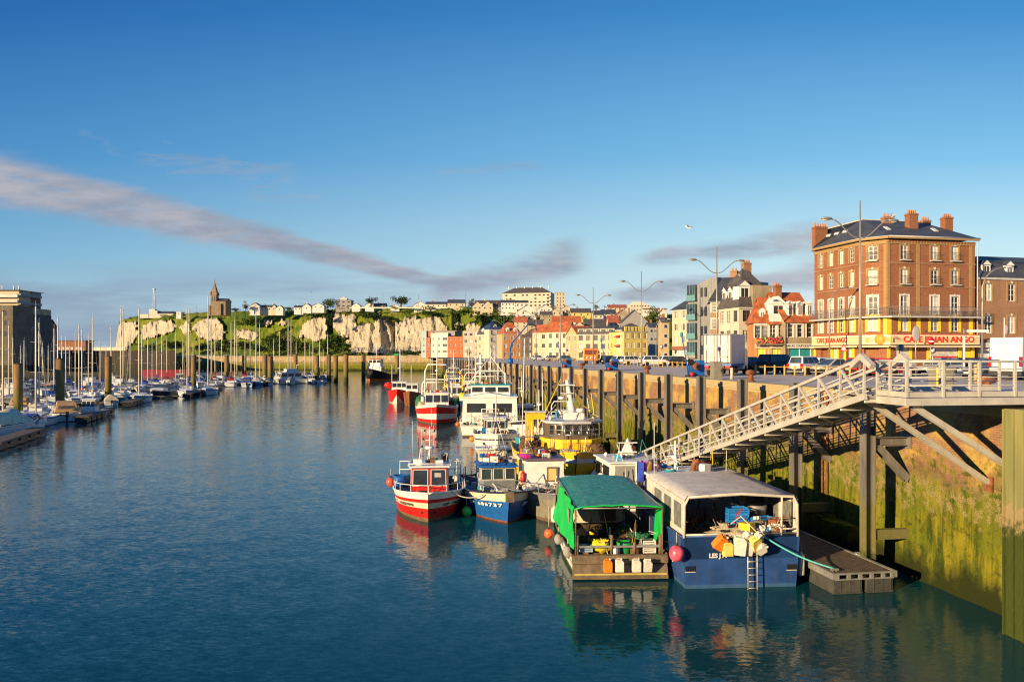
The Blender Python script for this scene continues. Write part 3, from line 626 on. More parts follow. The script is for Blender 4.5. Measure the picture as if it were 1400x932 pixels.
def place(xl, Dl, xr, Dr):
    a, b_ = PX(xl, Dl), PX(xr, Dr); d = b_-a; return a, atan2(d.y, d.x), d.length
def chimney(parent, x, y, z0, z1, w=.9, d=.6, m=None, pots=3):
    b = MB(); m = m or M_brick; b.bx(x-w/2, x+w/2, y-d/2, y+d/2, z0, z1, m); b.bx(x-w/2-.06, x+w/2+.06, y-d/2-.06, y+d/2+.06, z1-.22, z1-.08, m)
    c = b.build('chimney', parent); q_ = MB()
    for i in range(pots): q_.cyl((x-w/2+w*(i+.5)/pots, y, z1), (x-w/2+w*(i+.5)/pots, y, z1+.4), .13, .10, pot, 8)
    q_.build('chimney_pot', c)
def hip_roof(mb, w, d, z0, z1, ins, m, ov=.3, y0=0, x0=0):
    """ridge along x"""
    a = [V(x0-ov, y0-ov, z0), V(x0+w+ov, y0-ov, z0), V(x0+w+ov, y0+d+ov, z0), V(x0-ov, y0+d+ov, z0)]; r0, r1 = V(x0+ins, y0+d/2, z1), V(x0+w-ins, y0+d/2, z1)
    mb.add([a[0], a[1], a[2], a[3], r0, r1], [(0, 1, 5, 4), (1, 2, 5), (2, 3, 4, 5), (3, 0, 4), (3, 2, 1, 0)], m)
def gable_roof(mb, w, d, z0, z1, m, ov=.3, ridge='x', wall=None, x0=0, y0=0):
    t = .12
    if ridge == 'x':
        for s_ in (0, 1):
            e = [V(x0-ov, y0+(-ov if s_ == 0 else d+ov), z0-ov*(z1-z0)/(d/2)), V(x0+w+ov, y0+(-ov if s_ == 0 else d+ov), z0-ov*(z1-z0)/(d/2)), V(x0+w+ov, y0+d/2, z1), V(x0-ov, y0+d/2, z1)]
            if s_: e = [e[1], e[0], e[3], e[2]]
            mb.hexa(e, [p+V(0, 0, t) for p in e], m)
        if wall:
            for x in (x0, x0+w): mb.poly([(x, y0, z0), (x, y0+d, z0), (x, y0+d/2, z1)], wall)
    else:
        for s_ in (0, 1):
            xx = x0-ov if s_ == 0 else x0+w+ov; zl = z0-ov*(z1-z0)/(w/2)
            e = [V(xx, y0+d+ov, zl), V(xx, y0-ov, zl), V(x0+w/2, y0-ov, z1), V(x0+w/2, y0+d+ov, z1)]
            if s_: e = [e[1], e[0], e[3], e[2]]
            mb.hexa(e, [p+V(0, 0, t) for p in e], m)
        if wall:
            for y in (y0, y0+d): mb.poly([(x0, y, z0), (x0+w, y, z0), (x0+w/2, y, z1)], wall)
def dormer(parent, x, y, z, w, h, d, wallm, roofm, pane=0, face='y', name='dormer'):
    """little gabled dormer: front at y facing -y (or facing -x)"""
    b = MB(); M = Matrix.Translation((x, y, z)) @ Matrix.Rotation(0 if face == 'y' else -pi/2, 4, 'Z'); b.xf = M
    b.bx(-w/2, w/2, 0, d, 0, h, wallm); b.prism([(-w/2-.12, h), (w/2+.12, h), (0, h+w*.5)], -.12, d, roofm, 'y')
    b.prism([(-w/2-.02, h+.002), (w/2+.02, h+.002), (0, h+w*.42)], -.14, -.12, wallm, 'y')
    o = b.build(name, parent); g_ = MB(); g_.xf = M; g_.bx(-w*.30, w*.30, -.03, -.003, h*.15, h*.88, PANES[pane]); g_.bx(-.025, .025, -.05, -.03, h*.12, h*.9, wframe)
    g_.bx(-w*.36, -w*.30, -.05, -.003, h*.1, h*.93, wframe); g_.bx(w*.30, w*.36, -.05, -.003, h*.1, h*.93, wframe); g_.build('dormer_window', o)
    return o
def skylight(parent, p, q_, w, m=None):
    b = MB(); b.bar(p, q_, w, .08, lead); b.build('skylight', parent)

# ---------------------------------------------------------------- the big brick corner café
cf = thing('cafe_building', 'five storey brown brick corner building with yellow trim and red café sign', 'building', PX(1213, 85, QZ))
ca_, rz_, Lf = place(1213, 85, 1333, 87.05); cf.rotation_euler = (0, 0, rz_)
EAVE = ZY(323, 85)-QZ; 
inv = Matrix.Rotation(-rz_, 4, 'Z'); c2 = inv @ (PX(1174, 87.2)-PX(1213, 85)); c3 = inv @ (PX(1113.5, 95.3)-PX(1213, 85))
p_front = [(0, 0), (Lf, 0)]; p_ch = [(c2.x, c2.y), (0, 0)]; p_left = [(c3.x, c3.y), (c2.x, c2.y)]
wm = MB(); zb = [ZY(y, 85)-QZ for y in (474, 456.5, 433, 393, 362)]     # sign bottom, sign top, balcony, floor bands
F1, F2, F3, F4 = ZY(457, 85)-QZ, ZY(432, 85)-QZ, ZY(391.5, 85)-QZ, ZY(359, 85)-QZ
def cafe_side(p0, p1, cols, yel_cols, wd, sgn):
    f = Facade(cf, wm, p0, p1, 0, EAVE-.35, M_brick)
    for i, a in enumerate(cols):
        f.win(a, F1+.35, wd, 1.5, 'yel' if i in yel_cols else 'whi', [2, 3, 0, 2, 3][i % 5])
        f.win(a, F2+.08, wd, 2.1, 'whi', [3, 2, 0, 2][i % 4])
        f.win(a, F3+.35, wd*.95, 1.5, 'buff bal' if sgn != 'left' else 'buff', [2, 2, 0, 3][(i+1) % 4])
        f.win(a, F4+.40, wd*.95, 1.5, 'buff bal' if sgn != 'left' else 'buff', [3, 2, 2, 0][i % 4])
    return f
s_ = Lf/120.0
ff = cafe_side(p_front, None or (Lf, 0), [0], [], .1, 'x') if False else None
f = cafe_side((0, 0), (Lf, 0), [(236-213)*s_, (277-213)*s_, (305-213)*s_], [0, 1, 2], .92, 'front')
for a in ((255-213)*s_, (327-213)*s_, .25): f.slab(a-.22, a+.22, F1, F2-.12, yel, .06)
for a in ((254.5-213)*s_, (327-213)*s_): f.slab(a-.20, a+.20, F2+.3, EAVE-.6, M_brickY, .05)
f.slab(0, .3, F2+.3, EAVE-.6, M_brickY, .05)
for z in (F3, F4): f.slab(.31, Lf, z-.05, z+.10, M_brick2, .07)
f.slab(.0, Lf, EAVE-.75, EAVE-.36, M_brickY, .10)
for i in range(int(Lf/.35)): f.slab(i*.35+.05, i*.35+.22, EAVE-.60, EAVE-.38, M_brick, .16)
f.hole(1.0, 2.6, .2, 2.6); f.hole(5.2, 8.6, .2, 2.7); f.hole(9.3, 10.2, .1, 2.5)
f.finish()
Lc = (Vector(p_ch[0])-Vector(p_ch[1])).length
fc = cafe_side(p_ch[0], p_ch[1], [Lc*.5], [0], 1.05, 'ch')
for a in (.2, Lc-.2): fc.slab(a-.2, a+.2, F1, F2-.12, yel, .055); fc.slab(a-.16, a+.16, F2+.3, EAVE-.8, M_brickY, .045)
fc.slab(0, Lc, EAVE-.75, EAVE-.36, M_brickY, .09); fc.hole(.6, 2.2, .1, 2.6); fc.finish()
Ll = (Vector(p_left[0])-Vector(p_left[1])).length
fl = cafe_side(p_left[0], p_left[1], [Ll*t for t in (.16, .395, .63, .86)], [2, 3], .85, 'left')
fl.slab(0, Ll, EAVE-.75, EAVE-.36, M_brickY, .09)
for z in (F3, F4): fl.slab(0, Ll, z-.05, z+.10, M_brick2, .07)
for a in (1.3, 3.6, 5.9): fl.hole(a, a+1.2, .1, 2.5)
fl.finish()
# back walls, roof
bk = V(c3.x+8.0, c3.y+5.5, 0); rb = V(Lf, 13.5, 0)
for p, q_ in (((Lf, 0), (rb.x, rb.y)), ((rb.x, rb.y), (bk.x, bk.y)), ((bk.x, bk.y), (c3.x, c3.y))):
    fb = Facade(cf, wm, p, q_, 0, EAVE-.35, M_brick); fb.finish()
wm.build('wall', cf)
b = MB(); ov = .35
base = [V(c3.x-.35, c3.y-.1, EAVE), V(c2.x-.2, c2.y-.35, EAVE), V(-.1, -.4, EAVE), V(Lf+.2, -.4, EAVE), V(rb.x+.2, rb.y+.2, EAVE), V(bk.x, bk.y+.2, EAVE)]
RZ = EAVE+2.8; r1 = V(c3.x+3.0, c3.y+2.4, RZ); r2 = V(c2.x+3.6, c2.y+4.6, RZ+.2); r3 = V(Lf-1.9, 6.2, RZ)
b.add(base+[r1, r2, r3], [(0, 1, 7, 6), (1, 2, 7), (2, 3, 8, 7), (3, 4, 8), (4, 5, 7, 8), (5, 0, 6, 7), (5, 4, 3, 2, 1, 0)], slate)
b.bar(r1, r2, .15, .12, lead); b.bar(r2, r3, .15, .12, lead); rf = b.build('roof', cf)
b = MB()
for p, q_ in ((base[0], base[1]), (base[1], base[2]), (base[2], base[3])): b.bar(p-V(0, 0, .14), q_-V(0, 0, .14), .3, .22, M_brickY); b.tube([p-V(0, 0, .02)+V(0, -.12, 0), q_-V(0, 0, .02)+V(0, -.12, 0)], .07, lead, 6)
b.build('cornice', cf)
chimney(rf, c3.x+1.0, c3.y+.5, EAVE-.2, EAVE+2.7, 1.6, .7, M_brick, 5)
chimney(rf, 5.5, 3.4, EAVE+1.0, EAVE+3.15, 1.1, .8, M_brick, 4); chimney(rf, 4.1, 5.6, EAVE+2.0, EAVE+3.1, 1.2, .6, M_brick2, 3)
chimney(rf, Lf-.2, 4.0, EAVE+.5, EAVE+3.0, 1.0, .8, M_brick, 4); chimney(rf, Lf-1.4, 6.0, EAVE+1.9, EAVE+2.95, 1.0, .7, M_brick2, 3)
b = MB()
for t in (.25, .45, .65): 
    o = base[0].lerp(base[1], t).lerp(r1.lerp(r2, t), .5); b.bar(o-V(.2, .1, .1)+V(0, 0, .1), o+V(.25, .3, .3), .5, .08, whitec)
for x in (1.6, Lf-3.2): 
    o = V(x, 2.2, EAVE+1.2); b.bar(o+V(0, -.35, -.17), o+V(0, .35, .25), .45, .1, whitec)
b.build('skylight', rf)
# balcony around the second floor
b = MB(); z = F2-.02
outer = [V(c3.x-.9, c3.y-.3, z), V(c2.x-.45, c2.y-.85, z), V(-.15, -.95, z), V(Lf+.35, -.95, z)]; inner = [V(c3.x, c3.y, z), V(c2.x, c2.y, z), V(0, 0, z), V(Lf+.35, 0, z)]
for i in range(3): b.hexa([outer[i]-V(0, 0, .14), outer[i+1]-V(0, 0, .14), inner[i+1]-V(0, 0, .14), inner[i]-V(0, 0, .14)], [outer[i], outer[i+1], inner[i+1], inner[i]], lead)
for i in range(3):
    p, q_ = outer[i], outer[i+1]; n = int((q_-p).length/.14)
    for h in (.12, .55, 1.0): b.tube([p+V(0, 0, h), q_+V(0, 0, h)], .022, greym, 5)
    for k in range(n+1): c_ = p.lerp(q_, k/n); b.bx(c_.x-.012, c_.x+.012, c_.y-.012, c_.y+.012, z, z+1.0, greym)
b.build('balcony', cf)
# sign band
sg = pbr('sign_cream', (.80, .66, .42), .5, var=.05); sgo = pbr('sign_orange_line', (.80, .33, .05), .5, var=0); sgr = pbr('sign_red', (.66, .03, .02), .5, var=0)
b = MB(); z0, z1 = ZY(470.5, 85)-QZ, ZY(457.5, 85)-QZ
so = [V(c3.x-.65, c3.y-.5, 0), V(c2.x-.32, c2.y-.62, 0), V(-.12, -.66, 0), V(Lf, -.66, 0)]; si = [V(c3.x, c3.y, 0), V(c2.x, c2.y, 0), V(0, 0, 0), V(Lf, 0, 0)]
for i in range(3):
    U = lambda p, z: V(p.x, p.y, z)
    b.hexa([U(so[i], z0), U(so[i+1], z0), U(si[i+1], z0), U(si[i], z0)], [U(so[i], z1), U(so[i+1], z1), U(si[i+1], z1), U(si[i], z1)], sg)
    d = (so[i+1]-so[i]).normalized(); n = V(d.y, -d.x, 0)*.012
    for t in (.18, .36, .54, .72): b.bar(U(so[i], z0+(z1-z0)*t)+n, U(so[i+1], z0+(z1-z0)*t)+n, .02, .05, sgo, up=(0, 0, 1))
    b.bar(U(so[i], z1+.03)+n, U(so[i+1], z1+.03)+n, .06, .06, sgr)
    b.hexa([U(so[i]+n*30, z0-.30), U(so[i+1]+n*30, z0-.30), U(si[i+1], z0-.15), U(si[i], z0-.15)], [U(so[i]+n*30, z0-.2), U(so[i+1]+n*30, z0-.2), U(si[i+1], z0-.02), U(si[i], z0-.02)], sg)
fas = b.build('shop_fascia', cf)
b = MB(); mid = V(so[1].x, so[1].y, 0).lerp(so[2], .62)
M_ = Matrix.Translation(V(mid.x, mid.y, (z0+z1)/2)) @ Matrix.Rotation(atan2(so[2].y-so[1].y, so[2].x-so[1].x), 4, 'Z'); b.xf = M_
b.cyl((.15, -.02, .02), (.15, -.06, .02), .55, .55, sgo, 20); b.bx(-.95, -.45, -.05, -.02, -.12, .10, greym); b.bx(-1.35, -1.0, -.05, -.02, -.3, .2, sgo)
for i in range(6): b.bx(.62+i*.15, .72+i*.15, -.05, -.02, -.25, .28-.06*(i % 2), sgo)
b.build('logo', fas)
text('CAFE JEHAN ANGO', 'lettering', fas, ((277-213)*s_, -.70, (z0+z1)/2+.0), (pi/2, 0, 0), .86, sgr, .015, bold=.02, width=1.13)
dl = so[1]-so[0]; rl = atan2(dl.y, dl.x); ml = so[0].lerp(so[1], .44); nn = V(dl.y, -dl.x, 0).normalized()*.05
text('CAFE JEHAN ANGO', 'lettering', fas, (ml.x+nn.x, ml.y+nn.y, (z0+z1)/2), (pi/2, 0, rl), .78, sgr, .015, bold=.015, width=.78)
for x in (.15, 2.75, 4.9, 8.75, 10.35): b = MB(); b.bx(x-.18, x+.18, -.08, .0, 0, z0-.32, yel); b.build('pier', cf)      # shop front
for x0_, x1_, za, zc_, m_, nm in ((5.2, 8.6, .1, 1.5, redp, 'counter_shutter'), (5.2, 8.6, 1.5, 2.6, curtain, 'shop_window'), (1.0, 2.6, .1, 2.6, curtain, 'shop_window'), (9.3, 10.2, .1, 2.5, yel, 'door')): b = MB(); b.bx(x0_, x1_, .08, .12, za, zc_, m_); b.build(nm, cf)
fdx = (V(*p_left[1], 0)-V(*p_left[0], 0)).normalized(); fn = V(fdx.y, -fdx.x, 0)
for t in (.02, .42, .56, .72, .9): b = MB(); p = V(*p_left[0], 0)+fdx*Ll*t+fn*.05; b.box((p.x, p.y, 1.3), (.3, .1, 2.6), yel, rz=atan2(fdx.y, fdx.x)); b.build('pier', cf)
for t in (.5, .64, .82): b = MB(); p = V(*p_left[0], 0)+fdx*Ll*t-fn*.06; b.box((p.x, p.y, 1.25), (.9, .05, 2.4), palew, rz=atan2(fdx.y, fdx.x)); b.build('shutter', cf)
b = MB()
b.tube([(Lf+.15, -.2, EAVE-.4), (Lf+.15, -.15, 3)], .06, lead, 6); b.build('downpipe', cf)
b = MB()
for i in range(7): x = .8+i*1.55; b.bar((x, -.66, z1+.05), (x-.15, -1.2, z1+.35), .03, .03, blackp); b.box((x-.18, -1.22, z1+.33), (.16, .1, .1), blackp)
b.build('sign_lamp', cf)

# ---------------------------------------------------------------- general town house, front towards -y, left side visible
def town(name, label, xl, Dl, xr, Dr, depth, yeave, wall, roofm, floors, roof=('hip', 2.5), z0=QZ, wmat2=None, side=(3,), shop=None, group=None, wst='sill', wsz=(.95, 1.5), cols=None, dorm=0, chim=(), cat='building', sill_band=None, dark=False, left_wall=True, roofname='roof', ridge='x', bury=0):
    a, rz, Lw = place(xl, Dl, xr, Dr); a.z = z0
    t = thing(name, label, cat, a, rz, group); ze = ZY(yeave, Dl)-z0; w = MB(); nf = floors; fh = ze/nf if not shop else (ze-3.0)/(nf-1)
    g0 = 0 if not shop else 3.0
    f = Facade(t, w, (0, 0), (Lw, 0), -bury, ze, wall); nc = cols if cols is not None else max(1, int(Lw/2.4))
    for k in range(nf):
        zf = g0+fh*(k-1)+fh*.28 if shop else fh*k+fh*.28
        if shop and k == 0: continue
        for i in range(nc): f.win(Lw*(i+.5)/nc, zf, wsz[0], min(wsz[1], fh*.6), wst)
    if shop: f.hole(.4, Lw-.4, .1, 2.4)
    f.finish()
    fs_ = Facade(t, w, (0, depth), (0, 0), -bury, ze, wmat2 or wall)
    if side:
        for k in range(nf):
            zf = g0+fh*(k-1)+fh*.28 if shop else fh*k+fh*.28
            if shop and k == 0: continue
            for i in range(side[0]): fs_.win(depth*(i+.5)/side[0], zf, wsz[0], min(wsz[1], fh*.6), wst)
    fs_.finish()
    Facade(t, w, (Lw, 0), (Lw, depth), -bury, ze, wmat2 or wall).finish(); Facade(t, w, (Lw, depth), (0, depth), -bury, ze, wall).finish()
    if sill_band: f.slab(0, Lw, g0-.1, g0+.12, sill_band, .05)
    f.slab(-.05, Lw+.05, ze-.25, ze-.02, lead if not dark else wall, .15)
    r = MB(); kind, rh = roof[0], roof[1]
    if kind == 'hip': hip_roof(r, Lw, depth, ze, ze+rh, min(Lw*.35, depth*.5), roofm)
    elif kind == 'gable': gable_roof(r, Lw, depth, ze, ze+rh, roofm, wall=wall, ridge=ridge)
    elif kind == 'flat': r.bx(-.15, Lw+.15, -.15, depth+.15, ze, ze+.3, roofm)
    elif kind == 'mansard':
        i1, h1 = .9, rh*.6; lo = [V(-.2, -.2, ze), V(Lw+.2, -.2, ze), V(Lw+.2, depth+.2, ze), V(-.2, depth+.2, ze)]; hi = [V(i1, i1, ze+h1), V(Lw-i1, i1, ze+h1), V(Lw-i1, depth-i1, ze+h1), V(i1, depth-i1, ze+h1)]
        r.hexa(lo, hi, roofm); hip_roof(r, Lw-2*i1, depth-2*i1, ze+h1+.01, ze+rh, min((Lw-2*i1)*.4, depth*.4), roofm, .1, y0=i1, x0=i1)
    rr = r.build(roofname, t)
    for i in range(dorm): dormer(rr, Lw*(i+.5)/dorm, .25 if kind == 'mansard' else .5, ze+.1, 1.1, 1.3, 1.6, wframe, roofm, random.choice([0, 3]))
    for cx, cy, top in chim: chimney(rr, Lw*cx, depth*cy, ze+.3, ze+rh+top, 1.0, .7, M_brick2 if wall is not whitew else whitew, 2)
    w.build('wall', t)
    if shop:
        b = MB(); b.bx(.1, Lw-.1, -.22, -.01, 2.45, 3.0, shop[0]); fo = b.build('shop_fascia', t); b = MB(); b.bx(.4, Lw-.4, .12, .16, .1, 2.4, shop[1]); n = max(2, int(Lw/1.3))
        for i in range(n+1): b.bx(.4+(Lw-.8)*i/n-.05, .4+(Lw-.8)*i/n+.05, .05, .11, .1, 2.4, shop[2])
        b.build('shop_window', t)
        if len(shop) > 3: text(shop[3], 'lettering', fo, (Lw/2, -.235, 2.72), (pi/2, 0, 0), .42, shop[4], .008, width=shop[5] if len(shop) > 5 else 1)
    return t, Lw, ze, fh, rr

# right neighbour of the café: brown brick terrace with white dormers
t, L_, ze, fh, rr = town('brick_terrace_house', 'brown brick terrace with slate mansard and white dormers at the right edge', 1335, 87.6, 1520, 92, 10, 378.6, M_brick2, slate, 3, ('mansard', 3.0), shop=(palew, whitew, wframe), side=None, wst='buff', wsz=(.95, 1.9), cols=6, dorm=6)
# stone row house with orange roof (right half), left half with arched white windows, small orange house
b_or = dict(shop=None)
t, L_, ze, fh, rr = town('stone_bar_house', 'buff stone house with steep orange roof and bar sign, left of the café', 1074, 97, 1113, 97.6, 8, 438, stonew, otile, 2, ('gable', 3.6), shop=(whitew, tealp, wframe, 'BAR AU COUP DE ROULIS', navy, .78), side=None, wst='whi', wsz=(.7, 1.7), cols=3)
for i in range(3): dormer(rr, .5+L_*(i+.35)/3, .55, ze+.55, .75, 1.5, 1.6, wframe, wframe, 3)
b = MB(); b.bx(.6, 2.2, -.06, -.01, 5.3, 5.75, whitec); b.build('name_board', t); chimney(rr, .6, 3.2, ze+2.0, ze+4.5, .8, .8, M_brick, 3)
t, L_, ze, fh, rr = town('cream_bistro_house', 'cream house with arched windows, white loft dormer and flower window boxes', 1051, 98, 1074, 98.2, 6, 440, sandw, otile, 2, ('gable', 3.1), shop=(palew, yel, wframe, 'HALLE SUD', blackp, .6), side=None, wst='whi', wsz=(.75, 1.7), cols=2)
dormer(rr, L_*.62, .3, ze+.5, 2.0, 1.7, 2.6, wframe, wframe, 0); b = MB(); b.bx(L_*.05, L_*.72, -.1, .25, ze+.05, ze+1.0, whitec); b.build('parapet', t)
t, L_, ze, fh, rr = town('orange_house', 'small orange rendered house with orange hipped roof and one dormer', 1031, 98.5, 1051, 98.3, 4.6, 441.5, orangew, otile, 2, ('hip', 2.7), shop=(palew, yel, wframe, 'BROCHETTERIE', blackp, .42), side=None, wst='sto', wsz=(.7, 1.6), cols=2)
dormer(rr, L_*.62, .5, ze+.3, .7, 1.2, 1.2, wframe, wframe, 3)
# flowers on the bistro fascia
petals = pbr('red_geranium', (.55, .05, .06), .8, var=.4, vs=20); leafs = pbr('geranium_leaf', (.05, .12, .03), .8, var=.3, vs=20)
b = MB(); a, rz, L2 = place(1033, 97.9, 1070, 97.7)
for i in range(70): p = (random.uniform(0, L2), random.uniform(-.55, -.3), 3.0+random.uniform(0, .45)+random.choice([0, 0, .5])); b.ball(p, random.uniform(.08, .16), petals if random.random() < .6 else leafs, 6, 4, wob=.5, seed=i)
b.bx(0, L2, -.6, -.28, 2.85, 3.02, wood)
b.build('flower_box', loc=(a.x, a.y, QZ), rz=rz, label='long box of red geraniums above the bistro shop fascia', cat='flower box')
# cream mansard house, grey stone upper part
t, L_, ze, fh, rr = town('cream_corner_house', 'cream corner house with dark slate mansard, stone upper wall and white dormers', 1010, 106, 1053, 107, 5.6, 419.5, palew, slate2, 3, ('mansard', 5.4), side=(3,), wst='sill dark', wsz=(1.1, 1.5), cols=2)
for i in range(3): dormer(rr, .3, 1.1+1.7*i, ze+.2, 1.2, 2.2, 1.5, wframe, slate2, 0, 'x')
dormer(rr, L_*.22, .3, ze+.3, 1.7, 2.5, 1.6, wframe, slate2, 0); b = MB(); b.bx(L_*.42, L_+.1, -.2, .3, ze+.01, ze+2.9, stonew); b.build('parapet', t); chimney(rr, L_*.6, 3.0, ze+3.8, ze+6.2, 1.1, .8, M_brick2, 4); skylight(rr, (L_*.4, 2.3, ze+4.3), (L_*.4, 2.7, ze+4.6), .9)
# narrow brick house and grey curved modern block left of it
t, L_, ze, fh, rr = town('brick_house', 'narrow orange brick house between the grey curved block and cream mansard', 972, 113, 990, 112, 12, 411, M_brick2, slate, 4, ('gable', 3.6), side=None, wst='whi', wsz=(.7, 1.7), cols=2, chim=((.6, .6, 1.2),))
b = MB(); gx, grz, gl = place(940, 124, 980, 120); gb = thing('curved_zinc_block', 'grey modern block with curved zinc roof and turquoise glazed bays', 'building', (gx.x, gx.y, QZ), grz)
dteal = pbr('dull_teal', (.10, .25, .27), .5); CR = gl*.98; H1, H2 = ZY(424, 124)-QZ, ZY(379, 120)-QZ
w = MB(); f = Facade(gb, w, (0, 0), (gl, 0), 0, H1, darkgrey); f.finish(); gdep = 14
fs_ = Facade(gb, w, (-3.2, gdep), (0, 0), 0, H1, greyw); LL = fs_.L
for k in range(4): 
    fs_.win(LL*.82, .9+k*3.0, 2.2, 2.0, 'plain', 1); 
fs_.finish(); Facade(gb, w, (gl, 0), (gl, gdep), 0, H1, greyw).finish(); Facade(gb, w, (gl, gdep), (-3.2, gdep), 0, H1, greyw).finish(); w.build('wall', gb)
b = MB(); rows = []
for j in range(9):
    t_ = j/8*pi/2; off = CR*(1-cos(t_)); zz = H1+(H2-H1)*sin(t_); rows.append([(0+off-.1, 0, zz), (-3.2+off-.1, gdep, zz)])
b.grid(rows, zinc, True)
prof = [(CR*(1-cos(j/8*pi/2))-.1, H1+(H2-H1)*sin(j/8*pi/2)) for j in range(9)]
b.poly([(x, -.01, z) for x, z in prof]+[(gl+.1, -.01, H2), (gl+.1, -.01, H1)], zinc); b.poly([(prof[-1][0], 0, H2), (gl+.1, 0, H2), (gl+.1, gdep, H2), (prof[-1][0]-3.2, gdep, H2)], zinc); b.poly([(gl+.1, 0, H1), (gl+.1, gdep, H1), (gl+.1, gdep, H2), (gl+.1, 0, H2)], zinc)
for i in range(10): x = .6+i*gl/10; zz = H2 if x > CR else H1+(H2-H1)*sin(math.acos(max(-1, 1-x/CR))); b.bx(x-.03, x+.03, -.06, -.012, H1, zz, zinc)
b.build('roof', gb)
b = MB()
for k in range(4):
    z = 1.6+k*2.9; b.bx(.25, 1.75, -.5, -.01, z, z+2.0, glassb); b.bx(.15, 1.85, -.62, -.005, z-.45, z-.01, dteal if k else greyw); b.bx(.2, 1.8, -.6, -.55, z, z+.45, dteal)
    for x in (.25, .75, 1.25, 1.75): b.bx(x-.04, x+.04, -.53, -.502, z, z+2.0, dteal)
    for x in (2.4, 3.1): b.bx(x, x+.5, -.05, -.008, z+.1, z+1.5, glass)
b.build('bay_window', gb)
# pale classical house left of it
t, L_, ze, fh, rr = town('pale_classical_house', 'pale sandstone house with low slate roof beside the grey curved block', 919, 131, 940, 128, 7, 424, creamw, slate, 4, ('hip', 2.4), shop=(redbr, whitew, wframe), side=None, wst='sto', wsz=(.8, 1.6), cols=2)

# ---------------------------------------------------------------- buildings along the far end of the quay
t, L_, ze, fh, rr = town('yellow_corner_building', 'bright yellow corner building with slate roof behind the white parked cars', 853, 235, 886, 238, 9, 453, yelloww, slate, 3, ('hip', 1.4), side=(3,), wst='sill', wsz=(1.0, 1.6), cols=4)
b = MB()
for i in range(7): x = (i+.5)*L_/7; b.bx(x-L_*.045, x+L_*.045, -.1, .3, ze+.02, ze+1.5, yelloww)
b.build('parapet', t)
t, L_, ze, fh, rr = town('cream_pub_house', 'cream house with red awnings on its windows beside the yellow corner building', 841, 240, 850, 236, 8, 451, palew, slate2, 3, ('hip', 2), side=None, wst='sill', wsz=(1.3, 1.6), cols=1)
b = MB()
for k, zz in enumerate((4.6, 7.4)): b.prism([(0, zz), (-.9, zz-.6), (-.85, zz-.65), (0, zz-.1)], L_*.2, L_*.8, redp, 'x')
b.build('awning', t)
t, L_, ze, fh, rr = town('long_dormer_building', 'long cream building with a row of flat dormers behind the orange truck', 789, 250, 840, 245, 10, 457, creamw, slate2, 3, ('mansard', 2.9), side=None, wst='sill dark', wsz=(1.4, 1.6), cols=5)
b = MB()
for i in range(5): x = L_*(i+.5)/5; b.bx(x-1.1, x+1.1, .3, 2.2, ze+.3, ze+1.7, palew); b.bx(x-1.3, x+1.3, .1, 2.4, ze+1.7, ze+1.85, slate2); b.bx(x-.7, x+.7, .25, .295, ze+.5, ze+1.5, glass)
b.build('dormer', rr)
town('salmon_gable_house', 'narrow salmon house with a gable and orange tiles left of the dormer building', 774, 258, 790, 252, 9, 458, sandw, otile, 3, ('gable', 2.8), side=None, cols=2, ridge='y', wst='sill')
town('cream_house_wide', 'wide cream house under a steep orange tile roof, right of the narrow one', 748, 275, 776, 272, 8, 453, palew, otile, 3, ('gable', 3.4), side=(3,), cols=3, wst='sill dark')
town('cream_house_narrow', 'cream house with a small orange tile roof behind the blue leaning crane', 728, 285, 748, 282, 8, 454, creamw, otile, 3, ('gable', 2.6), side=(3,), cols=2, wst='sill dark', wsz=(1.3, 1.4))
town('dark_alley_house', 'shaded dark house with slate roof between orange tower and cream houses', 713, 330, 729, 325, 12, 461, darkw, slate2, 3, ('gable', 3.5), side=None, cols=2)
t, L_, ze, fh, rr = town('orange_tower_house', 'orange rendered turret house with a steep red roof and white dormers', 687, 340, 713, 342, 10, 456, orangew, otile, 3, ('hip', 5.0), side=None, cols=3, wst='sto', wmat2=sandw, wsz=(1.1, 1.6)); dormer(rr, L_*.3, .6, ze+.3, 1.3, 1.8, 1.4, wframe, wframe, 3); dormer(rr, L_*.7, .6, ze+.3, 1.3, 1.8, 1.4, wframe, wframe, 3)
t, L_, ze, fh, rr = town('cream_balcony_house', 'tall cream house with dark blue roof and iron balconies beside the orange turret', 669, 360, 686, 362, 10, 450, palew, btile, 4, ('mansard', 3.2), side=None, cols=2, wst='bal', wsz=(1.2, 1.8)); dormer(rr, L_*.5, .4, ze+.2, 1.6, 1.5, 1.5, palew, btile, 0)
t, L_, ze, fh, rr = town('cream_slate_house', 'cream house with slate hipped roof and two window columns by the modern flats', 652, 368, 669, 366, 10, 457.5, creamw, slate, 3, ('mansard', 4.2), side=None, cols=2, wst='sill', wsz=(1.1, 1.7)); dormer(rr, L_*.5, .4, ze+.3, 1.7, 2.0, 1.5, wframe, slate, 3)
